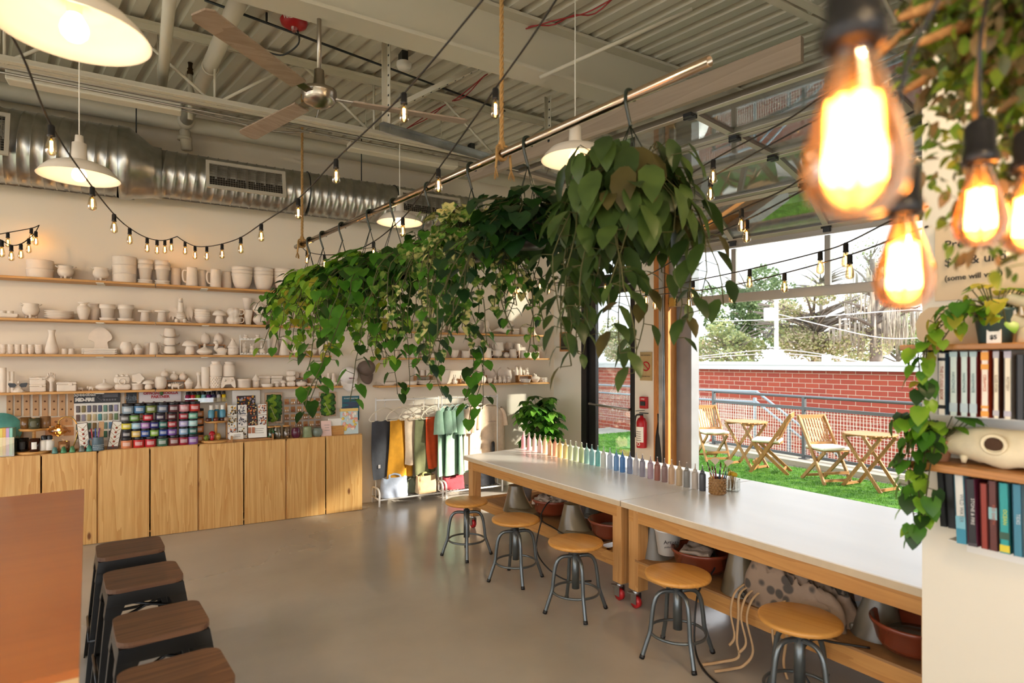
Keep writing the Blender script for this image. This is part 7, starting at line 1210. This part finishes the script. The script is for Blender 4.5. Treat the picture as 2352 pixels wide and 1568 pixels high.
tree(1868,755,30,150,100,14000,[L_be,L_be,L_yg,L_ol],'wide pale tan tree with dry feathery twigs over the white roof',.14,seed=4,branches=90)
tree(2062,775,34,78,85,6500,[L_gn,L_ol,L_gn],'mid green tree behind the mossy trunk',.17,seed=5)
tree(1600,800,44,48,42,3600,[L_pk,L_yg,L_be],'distant pale pinkish tree by the grey door column',.2,seed=6)
tree(1420,790,40,60,66,4200,[L_gn,L_be,L_ol],'pale green tree seen through the glass entrance door',.19,seed=7)
tree(1885,655,38,75,45,420,[L_be,L_ol],'nearly bare tree top seen through the middle door pane',.13,seed=8,branches=46); tree(2000,610,33,36,90,380,[L_ol,L_gn],'slender bare tree seen through the door pane by the big bulbs',.12,seed=9,branches=40)
p = AD(2012,826,27); t = thing('tree','grey bare tree with hanging moss beside the vine','tree',(p.x,p.y,-4.0)); R = random.Random(12); tb = MB(); k = 27/FPX; h0 = p.z+4; tb.tube(catmull([(0,0,0),(0,0,h0),(.05,.02,h0+60*k),(-.1,0,h0+150*k),(-.3,0,h0+230*k)],5),[.32-.011*i for i in range(21)],9); mb2 = MB()
for i in range(30):
    z = h0+R.uniform(40,170)*k; a = R.uniform(0,6.28); L = R.uniform(50,120)*k; e = Vector((L*cos(a),L*sin(a),z+R.uniform(.1,.8)*L)); tb.tube(catmull([(0,0,z),e*.5+Vector((0,0,z*.5+.1*L)),e],4),[.09*(1-j/9.5)+.008 for j in range(9)],5)
    for j in range(16): q = Vector((0,0,z)).lerp(e,R.uniform(.3,1)); mb2.tube([q,q+Vector((R.uniform(-.06,.06),0,-R.uniform(.2,.6))),q+Vector((R.uniform(-.1,.1),0,-R.uniform(.6,1.3)))],[.015,.03,.005],4)
obj('trunk', tb, M_bark, t); obj('hanging_moss', mb2, M_moss, t)
p = AD(1783,826,24); t = thing('utility_pole','pale utility pole carrying a white transformer box and wires','utility pole',(p.x,p.y,-4.0)); k = 24/FPX; h0 = p.z+4; b = MB(); b.cyl((0,0,0),(0,0,h0+150*k),.10,.075,n=12); b.cyl((.17,.05,0),(.17,.05,h0+20*k),.05,n=8); obj('pole', b, mat('pole_grey','c8c6c2',.7), t); b = MB(); b.box((-.38,0,h0+103*k),(.38,.35,.52),0,None,.04); obj('transformer', b, M_gut, t); b = MB(); [b.tube(catmull([(-.2,.05*i,h0+78*k),(-.55-.06*i,.05*i,h0+62*k),(-.5,.05*i,h0+50*k),(-.1,.05*i,h0+72*k)]),.014,5) for i in range(3)]; obj('slack_cable', b, M_black, t)
for pts, lb in (([(1575,822,26),(1783,803,24),(1960,826,20)],'low pale utility wire dipping to the pole over the roof'),([(1560,826,27),(1783,812,24),(1980,830,19)],'second low utility wire beneath the first'),([(1640,737,30),(1783,733,24),(2140,707,18)],'high utility wire crossing before the trees'),([(1783,720,24),(2000,772,22),(2120,776,19)],'utility wire slanting past the mossy tree')):
    b = MB(); b.tube(catmull([AD(*q) for q in pts],6),.018,5); tag(obj('utility_wire', b, M_gut), lb, 'wire')
# ================================================================ bookshelf end wall and things close to the viewer
PXW = 2.36
mb = MB(); mb.box((PXW+.07, -.60, 1.6), (.14, 3.4, 3.2)); struct('wall_end', mb, mat('end_panel_paint','e2dccb',.55))
def board(z0, z1, label):
    t = thing('wall_shelf', label, 'shelf', (2.27,.42,z0)); b = MB(); b.box((-.01,0,(z1-z0)/2),(.19,1.32,z1-z0),0,None,.003); obj('board', b, wood('end_shelf_wood','c08648','a06a34',1,8,.4), t)
    for y in (.60,-.5): b = MB(); b.box((0,y,-.004),(.17,.03,.006)); b.box((.083,y,-.06),(.006,.03,.12)); b.box((-.085,y,.01),(.006,.03,.035)); obj('shelf_bracket', b, M_black, t)
    return t
board(1.666,1.684,'wooden board shelf on the end wall above the pale spined books'); board(1.272,1.298,'wooden board shelf on the end wall above the colourful books')
mb = MB(); mb.prism([(-.5,0),(.02,0),(.05,.03),(.055,.08),(.04,.115),(.012,.135),(-.5,.135)],-.006,.006,0,TR(PXW-.008,1.06,1.684) @ RZ(pi/2) @ RX(pi/2)); tag(obj('rounded_backboard', mb, mat('tan_board','cdb896',.6)),'tan backboard with a rounded end standing on the upper end shelf','board')
for z, y0, y1, lb in ((1.452,.62,1.0,'thin white metal ledge carrying the pale spined books'),(1.046,.62,.96,'thin white metal ledge carrying the colourful books')): b = MB(); b.box((0,0,0),(.13,y1-y0,.003)); b.box((.066,0,-.03),(.002,y1-y0,.06)); tag(obj('book_ledge', b, M_white, None, (2.29,(y0+y1)/2,z)), lb, 'ledge')
def book(px0, px1, zt, zb, spine, cover, label, depth_=.14, bands=(), lean=0, lettering=None, lc='3a3a3a', X=2.205):
    a, c_ = AX(px0,829,X), AX(px1,829,X); w_ = a.y-c_.y; t = thing('book', label, 'book', (X,(a.y+c_.y)/2,zb), 0, 'books on the end wall'); Mx = RX(lean); h = zt-zb; b = MB(); b.box((.003,0,h/2),(.006,w_,h),0,Mx,.001); b.box((depth_/2,w_/2-.0012,h/2),(depth_,.0024,h),1,Mx); b.box((depth_/2,-w_/2+.0012,h/2),(depth_,.0024,h),1,Mx); obj('cover', b, [cm(spine,.4), cm(cover,.4)], t); b = MB(); b.box((depth_/2,0,h/2),(depth_-.012,w_-.005,h-.008),0,Mx); obj('pages', b, M_paper, t)
    for f0, f1, c2 in bands: b = MB(); b.box((-.0005,0,h*(f0+f1)/2),(.002,w_*1.0,h*(f1-f0)),0,Mx); obj('spine_band', b, cm(c2), t)
    if lettering: text('lettering', lettering, w_*.55, cm(lc), t, (-.0018,0,h*.52), (0,pi/2,pi) if False else (pi/2,pi/2,-pi/2))
    return t
UZ = (1.655,1.454)
for x0, x1, sp, cv, lb, bd, le, lc, zt in ((2154,2172,'efe8dc','4a6a84','white spined book with black bands, outermost on the upper ledge',((.88,.93,'1f1f22'),(.10,.16,'1f1f22')),'THE STUDIO BOOK','b0562a',1.655),(2181,2199,'c8d6cc','6a3a34','pale green spined book, first of three alike',((.92,1,'a8c0c0'),(.06,.2,'b4c4c8')),'HANDMADE','5a7a7a',1.66),(2206,2223,'c4d4cc','8a2f2a','pale green spined book, middle of three alike',((.92,1,'a8c0c0'),(.06,.2,'b4c4c8')),'HANDMADE','5a7a7a',1.66),(2227,2244,'c4d2cc','8f2c2a','pale green spined book, last of three alike',((.92,1,'a8c0c0'),(.06,.2,'b4c4c8')),'HANDMADE','5a7a7a',1.66),(2253,2271,'f0e2d0','c84a24','cream and orange striped spined book on the upper ledge',((.86,.98,'e8a040'),(.72,.80,'e8a040'),(.02,.10,'e8a040'),(.14,.18,'e8a040')),'CERAMICS','c86a3a',1.662),(2281,2295,'eadfc4','5a3424','cream spined book beside the orange striped one',((.90,1,'b8b4b8'),(.04,.12,'b8b4b8')),'GLAZE WORK','8a7a5a',1.66),(2306,2323,'eadfc6','8a847c','cream spined book before the dark gap',((.90,1,'b8b4c0'),(.04,.12,'b8b4c0')),'POTTERY','8a7a5a',1.66),(2335,2352,'2a2a2c','1a1a1c','black spined book at the edge of the frame',(),None,'ffffff',1.65)): book(x0,x1,zt,UZ[1]+.0005,sp,cv,lb,.14,bd,0,le,lc)
for x0, x1, sp, cv, lb, bd, le, lc, zt, ln in ((2198,2220,'d8d8d0','5a9ab0','white to teal spined book, first on the lower ledge',((0,.22,'3a8aa4'),(.22,.4,'7ab4c4')),'WILD WATER','6a7a80',1.266,-.04),(2224,2245,'262426','6a2a44','black spined book on the lower ledge',((0,.05,'4a4448'),),'STONE & FIRE','d8d4d0',1.258,-.04),(2254,2270,'8f3424','7a2a1c','plain rust red spined book',(),None,'',1.25,-.02),(2273,2292,'5f3028','4a221c','brown spined book with a pale blue figure',((.45,.62,'8ab4b8'),),'RED EARTH','b0604a',1.262,-.02),(2297,2320,'2a9a9a','1f6a70','bright teal spined book with yellow marks',((.02,.12,'d8c83c'),(.2,.3,'3a5a4a')),'OCEAN','d8e050',1.26,-.02),(2328,2350,'3f8098','2a5a70','blue spined book at the edge of the frame',(),'TIDES','d0dce0',1.262,-.02)): book(x0,x1,zt,1.048,sp,cv,lb,.14,bd,ln,le,lc)
for i, (x0, x1) in enumerate(((2160,2174),(2178,2196))): book(x0,x1,1.266,1.09,'1b1b1d','232326',['slim black album hanging by the bracket','second slim black album before the teal spined book'][i],.12,(),-.06)
p = Vector((2.22,.93,1.298)); t = thing('animal_skull','cream turtle skull resting on the lower end shelf','skull',(2.27,.86,1.298)); M_bone = mat('old_bone','e2d6b4',.55,nz=(14,.15),bump=(20,.15)); b = MB()
def f(u, v):
    a = 2*pi*u; y_ = .125-.34*v; r = .020+.058*sin(pi*min(1,v*.8+.08))**1.1; w_ = .030+.030*sin(pi*min(1,v*.75+.1)); z_ = .050+.008*sin(v*9); up = sin(a) > 0
    return (w_*cos(a)*(.5 if v < .03 else 1)*(1 if abs(cos(a)) > .3 else .9), y_, max(.006+.006*sin(v*22), z_+sin(a)*(r if up else r*.72)*(.5 if v < .03 else 1)))
b.grid(f, 40, 26); b.lathe([(1e-4,0),(.02,.002),(.026,.012)],18,0,TR(0,.126,.05)@RX(-pi/2)); [b.cyl((-.03,.06-.09*i,.028),(-.034,.06-.09*i,.004),.014,.006,n=8) for i in range(3)]
obj('skull', b, M_bone, t)
for y_, z_, rr, xx in ((-.03,.075,.026,-.058),(.085,.066,.010,-.040)):
    b = MB(); b.ball((xx+.006,y_,z_),(.010,rr*1.15,rr),16,10); so = obj('eye_socket' if rr > .02 else 'nostril', b, mat('dark_socket','4a3322',.95), t); b = MB(); b.torus((xx-.002,y_,z_),rr*1.05,rr*.22,24,8,0,tilt=RY(pi/2)@Matrix.Diagonal((1,1.12,1,1))); obj('socket_rim', b, M_bone, so)
def pothos(name, label, loc, potm, r, h, fn, seed, leafm, L, stems, dens=10, crown=True):
    t = thing(name, label, 'plant', loc); b = MB(); b.lathe([(1e-4,0),(r*.75,0),(r,h),(r*1.05,h),(r*1.05,h+.01),(r*.92,h+.01),(r*.88,h-.02)],24); obj('pot', b, potm, t); b = MB(); b.lathe([(1e-4,h-.02),(r*.88,h-.02)],16); obj('soil', b, M_soil, t); fb, sb = MB(), MB(); R = random.Random(seed); ix = list(range(len(leafm)))
    if crown:
        for i in range(26): a = R.uniform(0,6.28); q = Vector((R.uniform(.02,.10)*cos(a),R.uniform(.02,.10)*sin(a),h+R.uniform(.01,.09))); sb.tube([(0,0,h-.02),q],.0018,4); put_leaf(fb,q,(cos(a),sin(a),-.3),(0,0,1),L*R.uniform(.7,1.1),R.choice(ix))
    for P_ in stems:
        Q = catmull(P_,dens); sb.tube(Q,.0022,5)
        for i in range(2,len(Q),2): a = R.uniform(0,6.28); o = Vector((cos(a)*.6-.5,sin(a),R.uniform(-.3,.3))); e = Q[i]+o.normalized()*L*.4; sb.tube([Q[i],e],.0014,4); put_leaf(fb,e,o*.5+Vector((0,0,-R.uniform(.4,1.2))),o+Vector((-.2,0,.6)),L*R.uniform(.65,1.1),R.choice(ix))
    obj('foliage', fb, leafm, t); obj('stems', sb, M_stem, t); return t
l0 = Vector((2.25,1.0,1.298)); g = lambda px,py,X=2.16: AX(px,py,X)-l0
pothos('trailing_pothos','trailing pothos in a little clay pot at the end of the lower end shelf',l0,mat('clay_pot','b5835f',.7,nz=(9,.1)),.042,.06,None,3,[L_mid,L_dark,L_lime],.062,[[(0,0,.05),g(2120,985),g(2095,1040),g(2090,1110),g(2098,1180),g(2112,1240)],[(0,0,.05),g(2140,1000),g(2120,1060),g(2110,1130),g(2130,1200)],[(0,0,.05),g(2110,960),g(2080,965),g(2062,960)],[(0,0,.05),g(2135,960),g(2118,900),g(2112,850),g(2108,800)],[(0,0,.05),g(2150,1020),g(2135,1080),g(2125,1150),g(2105,1215)],[(0,0,.05),g(2100,1000),g(2085,1060),g(2088,1120)]],7)
l0 = Vector((2.26,.845,1.684)); pothos('trailing_pothos','yellow green trailing plant in a dark teal pot on the upper end shelf',l0,mat('teal_pot','46605f',.35),.055,.10,None,9,[L_lime,L_mid,L_yel],.046,[[(0,0,.09),g(2225,720),g(2180,735),g(2150,760),g(2128,790),g(2120,830)],[(0,0,.09),g(2210,700),g(2165,720),g(2135,770),g(2125,840),g(2118,880)],[(0,0,.09),g(2230,700),g(2190,745),g(2165,780)],[(0,0,.09),g(2240,690),g(2200,700),g(2175,720)],[(0,0,.09),g(2300,700),g(2310,740)]],8)
t = thing('price_card','tiny white eared price card on the upper end shelf','sign',AX(2283,829,2.19)); t.location.z = 1.684; b = MB(); b.prism([(-.018,0),(.018,0),(.018,.042),(.012,.036),(-.012,.036),(-.018,.042)],-.003,.003,0,RZ(-pi/2)@RX(pi/2)); obj('card', b, M_paper, t); text('lettering','$5',.018,M_ink,t,(-.0045,0,.018),(pi/2,0,-pi/2),bold=.0006)
t = thing('jaw_bone','pale toothed animal jaw bone propped at the edge of the frame','bone',(2.26,.76,1.684)); b = MB(); b.tube(catmull([(0,.06,.10),(0,.02,.06),(-.01,-.05,.05),(0,-.14,.09),(0,-.18,.16)],5),[.02]*21,9); b.tube(catmull([(0,.05,.14),(-.01,-.02,.12),(0,-.12,.15),(0,-.16,.24)],5),[.018]*16,9); b.lathe([(1e-4,0),(.05,0),(.045,.04),(.03,.05)],16,0,TR(0,-.02,0)); obj('bone', b, M_bone, t); b = MB(); [b.cyl((-.01,.05-.018*i,.075+.01*abs(i-4)*.5),(-.016,.05-.018*i,.112),.006,.002,n=6) for i in range(9)]; obj('teeth', b, M_paper, t)
t = thing('handwritten_sign','tan handwritten paper sign pinned to the end wall','sign',(PXW-.006,.885,1.97)); b = MB(); b.box((0,0,0),(.004,.34,.26)); obj('paper', b, mat('tan_paper','d2bd9c',.8), t)
for s_, dz, sz in (('Pre-owned',.06,.042),('$15 & under',.0,.042),('(some will vary)',-.055,.026)): text('lettering',s_,sz,M_ink,t,(-.004,.14,dz),(pi/2,0,-pi/2),'LEFT',.0004,depth=.0006)
# big filament bulbs with black sockets
def bulb_glass():
    m = glass('amber_bulb_glass','f2b468',.3); t = m.node_tree
    if 'scatter' not in t.nodes:
        o = t.nodes['Material Output']; src = o.inputs[0].links[0].from_socket; tr = t.nodes.new('ShaderNodeBsdfTranslucent'); tr.name = 'scatter'; tr.inputs[0].default_value = lin('f0a040'); x = t.nodes.new('ShaderNodeMixShader'); x.inputs[0].default_value = .011; t.links.new(src, x.inputs[1]); t.links.new(tr.outputs[0], x.inputs[2]); t.links.new(x.outputs[0], o.inputs[0])
    return m
def make_big():
    t = thing('filament_bulb','','light bulb',(0,0,0)); b = MB(); b.lathe([(.0115,.0),(.0135,-.012),(.022,-.04),(.030,-.068),(.032,-.082),(.029,-.098),(.018,-.110),(.006,-.114),(1e-4,-.1145)],36); obj('glass', b, bulb_glass(), t); b = MB(); [b.cyl((.0125*cos(k*pi/4),.0125*sin(k*pi/4),-.038),(.0145*cos(k*pi/4),.0145*sin(k*pi/4),-.088),.0036,n=6) for k in range(8)]; obj('filament', b, glow('big_filament','ffc27a',45.0), t); b = MB(); b.cyl((0,0,-.002),(0,0,-.04),.004,.002,n=8); obj('stem', b, M_clear, t)
    b = MB(); b.lathe([(.0145,-.004),(.0205,-.002),(.0215,.004),(.0205,.012),(.0175,.014),(.0175,.05),(.012,.056),(.004,.06)],28); obj('socket', b, M_black, t); return t
FB = make_big(); FBT = tree_of(FB); FB.location = AD(1962,100,.39)
FB['label'] = 'largest lit filament bulb in a black socket, before the raised door'; FB['group'] = 'big filament bulbs'
for p, lb in ((AD(2076,488,.70),'lit filament bulb hanging over the balcony view beside the end wall'),(AD(2252,372,.80),'lit filament bulb before the handwritten sign'),(AD(2362,392,.82),'lit filament bulb cut by the edge of the frame')): place(FBT,p,0,lb)
for p in (AD(1962,100,.39),AD(2076,488,.70),AD(2252,372,.80),AD(2362,392,.82)):
    e = AD(2330,-260,.66); b = MB(); b.tube(catmull([p+Vector((0,0,.055)),p+Vector((0,0,.16)),(p+e)/2+Vector((0,0,.10)),e],6),.003,6); tag(obj('bulb_cord', b, M_black), 'black cord rising from the '+('largest' if p.x < .5 else 'second' if p.x < .85 else 'third' if p.x < 1.02 else 'outermost')+' filament bulb','cord')
# moss covered driftwood that carries the bulbs
cc = AD(2335,60,1.0); t = thing('moss_chandelier','hanging driftwood tangle covered in green and brown moss','hanging decor',cc); R = random.Random(21); b = MB()
for i in range(9): a = R.uniform(0,6.28); d = Vector((cos(a),sin(a),R.uniform(-.5,.5))).normalized(); o = Vector((R.uniform(-.05,.05),R.uniform(-.05,.05),R.uniform(-.05,.12))); b.tube(catmull([o-d*.17,o+Vector((0,0,.02)),o+d*.17],4),[.006,.009,.011,.012,.012,.011,.009,.008,.005],6)
obj('driftwood', b, wood('driftwood','b98a52','96683a',0,9,.8), t); fb = MB()
for i in range(5200):
    v = Vector((R.gauss(0,1),R.gauss(0,1),R.gauss(0,1))).normalized()*R.uniform(.02,.19); v.z = v.z*.9+(R.uniform(-.34,0) if R.random() < .30 else 0); v += Vector((.02,-.01,.04)); d = Vector((R.uniform(-1,1),R.uniform(-1,1),R.uniform(-1.4,.6))); put_leaf(fb,v,d,Vector((R.uniform(-1,1),R.uniform(-1,1),1)),R.uniform(.016,.036),R.randrange(4),OVAL,.9)
obj('moss', fb, [leafmat('moss_green','4f6e22','769a34'),leafmat('moss_brown','7a6848','958258'),leafmat('moss_yellow','6f8a2a','96a83c'),leafmat('moss_dull','505a34','6c744a')], t)
b = MB(); b.cyl((0,0,.1),(0,0,2.2),.004,n=6); b.tube(catmull([(-.1,.03,.1),(-.12,.0,-.02),(-.10,.02,-.14),(-.06,.03,-.2)]),.005,6); obj('hanging_rope', b, M_rope, t)
# ================================================================ string lights: cord with socketed clear bulbs
SB_glass = glass('string_bulb_glass','fbe6c0',.2)
def string_light(label, pts, bulbs, n=10, sc_=1.0):
    Q = catmull([AD(*p) for p in pts], n); t = thing('string_light', label, 'string light', Q[0], 0, 'string lights'); o = Q[0]; b = MB(); b.tube([q-o for q in Q], .0042, 6); obj('cord', b, M_wire, t)
    for px, py, d_ in bulbs:
        # hang from the closest point of the cord to the sight line of the socket
        best = min(Q, key=lambda q: ((CX+FPX*(q.x*_c-q.y*_s)/depth(q)-px)**2 + (HZ-FPX*(q.z-HC)/depth(q)-py)**2)); L = best-o
        s = obj('socket', SBM[0], None, t, L+Vector((0,0,-.002))); g_ = obj('bulb', SBM[1], None, s); obj('filament', SBM[2], None, g_)
b = MB(); b.lathe([(.004,.006),(.011,.002),(.013,-.004),(.013,-.036),(.0145,-.038),(.0145,-.044),(.011,-.045)],14); s1 = b.mesh('socket', [M_black]); b = MB(); b.lathe([(.010,-.043),(.012,-.052),(.0195,-.082),(.0215,-.100),(.0195,-.112),(.010,-.120),(1e-4,-.122)],18); s2 = b.mesh('bulb', [SB_glass]); b = MB(); b.cyl((.002,0,-.062),(.003,0,-.103),.0028,n=6); b.cyl((-.003,0,-.062),(-.002,0,-.103),.0022,n=6); b.cyl((0,0,-.045),(0,0,-.062),.0035,.002,n=6,mi=1); s3 = b.mesh('filament', [glow('string_filament','ffc071',30.0), M_brass]); SBM = (s1,s2,s3)
string_light('string of lit bulbs from beside the nearest pendant down to the wall hook',[(-60,-40,1.6),(45,115,2.0),(118,288,2.45),(205,420,3.1),(262,492,3.9),(298,524,4.6),(338,546,5.1),(375,552,5.5),(407,543,5.87)],[(118,288,0),(208,426,0),(265,490,0),(300,523,0),(338,545,0),(360,551,0),(377,553,0),(395,547,0)])
string_light('string of lit bulbs from the wall hook sagging up past the ceiling fan',[(407,543,5.87),(425,555,5.8),(448,565,5.65),(475,566,5.4),(510,560,5.0),(553,545,4.6),(600,514,4.2),(685,456,3.6),(772,366,3.05),(928,214,2.5),(1125,-20,2.0)],[(425,554,0),(447,564,0),(475,566,0),(509,560,0),(552,545,0),(600,514,0),(684,457,0),(772,367,0),(928,214,0)])
string_light('string of lit bulbs crossing from the roof behind the hanging plants',[(1290,-20,2.0),(1215,95,2.2),(1138,203,2.45),(1070,300,2.8),(1007,388,3.15),(960,455,3.6),(925,500,3.9),(858,555,4.5),(800,580,5.0),(745,585,5.4),(705,577,5.9),(688,560,6.47)],[(1138,203,0),(1007,388,0),(922,502,0),(858,555,0),(745,585,0),(706,578,0)])
string_light('short string of lit bulbs on the wall at the frame edge',[(-40,545,5.0),(18,534,5.12),(72,524,5.27),(90,517,5.34)],[(16,534,0),(73,522,0)])
string_light('lower short string of lit bulbs from the same wall hook',[(90,517,5.34),(80,535,5.25),(66,548,5.1),(48,560,4.95),(26,563,4.7),(0,550,4.4),(-60,520,4.0)],[(82,532,0),(66,549,0),(48,560,0),(26,562,0),(2,551,0)])
string_light('upper string of bulbs spanning the raised door from the roof',[(2130,92,2.12),(1930,195,2.2),(1800,280,2.6),(1638,367,3.1),(1530,440,3.6),(1430,520,4.2),(1330,575,4.9),(1240,640,6.9),(1205,652,7.85)],[(1638,367,0),(1335,574,0),(1240,640,0)])
string_light('second string of bulbs just beneath the upper one across the raised door',[(2130,130,2.12),(1960,230,2.2),(1810,310,2.6),(1632,408,3.2),(1560,450,3.5),(1450,520,4.2),(1370,600,5.0),(1300,645,6.3),(1190,655,7.9)],[(1632,410,0),(1530,560,0),(1310,640,0),(1190,655,0)])
string_light('string of bulbs before the wooden door header',[(2130,240,2.12),(1940,340,2.5),(1810,430,2.9),(1703,480,3.2),(1600,530,3.6),(1480,600,4.2),(1390,640,5.2),(1255,652,7.6)],[(1703,480,0),(1470,612,0),(1390,640,0),(1262,652,0)])
string_light('lower string of bulbs before the wooden door header',[(2130,285,2.12),(1945,380,2.5),(1820,450,2.9),(1715,505,3.2),(1620,550,3.6),(1480,635,4.3),(1370,660,5.4),(1215,648,7.8)],[(1715,505,0),(1485,632,0),(1372,660,0),(1215,650,0)])
string_light('upper string of bulbs across the balcony view',[(2130,474,2.12),(2060,500,2.5),(1950,555,3.0),(1884,578,3.3),(1722,618,3.9),(1592,645,4.4),(1470,668,5.4),(1330,668,7.6)],[(1950,582,0),(1884,578,0),(1722,618,0),(1592,645,0),(1490,660,0)])
string_light('lower string of bulbs across the balcony view',[(2130,520,2.12),(2060,545,2.5),(1952,585,3.0),(1802,627,3.7),(1681,655,4.1),(1582,669,4.5),(1450,680,5.5),(1330,680,7.6)],[(1952,583,0),(1802,627,0),(1681,655,0),(1582,668,0),(1500,676,0)])
for o in C.objects:
    if o.parent is None and 'label' in o:
        k = len(o['label'].replace('-', ' ').split())
        if k > 16: o['label'] = o['label'].replace(' rack-side', '').replace('white clay ', 'white ').replace(' on the third shelf', '')
for _m in ('string_filament', 'lit_filament'): MATS[_m].cycles.emission_sampling = 'NONE'
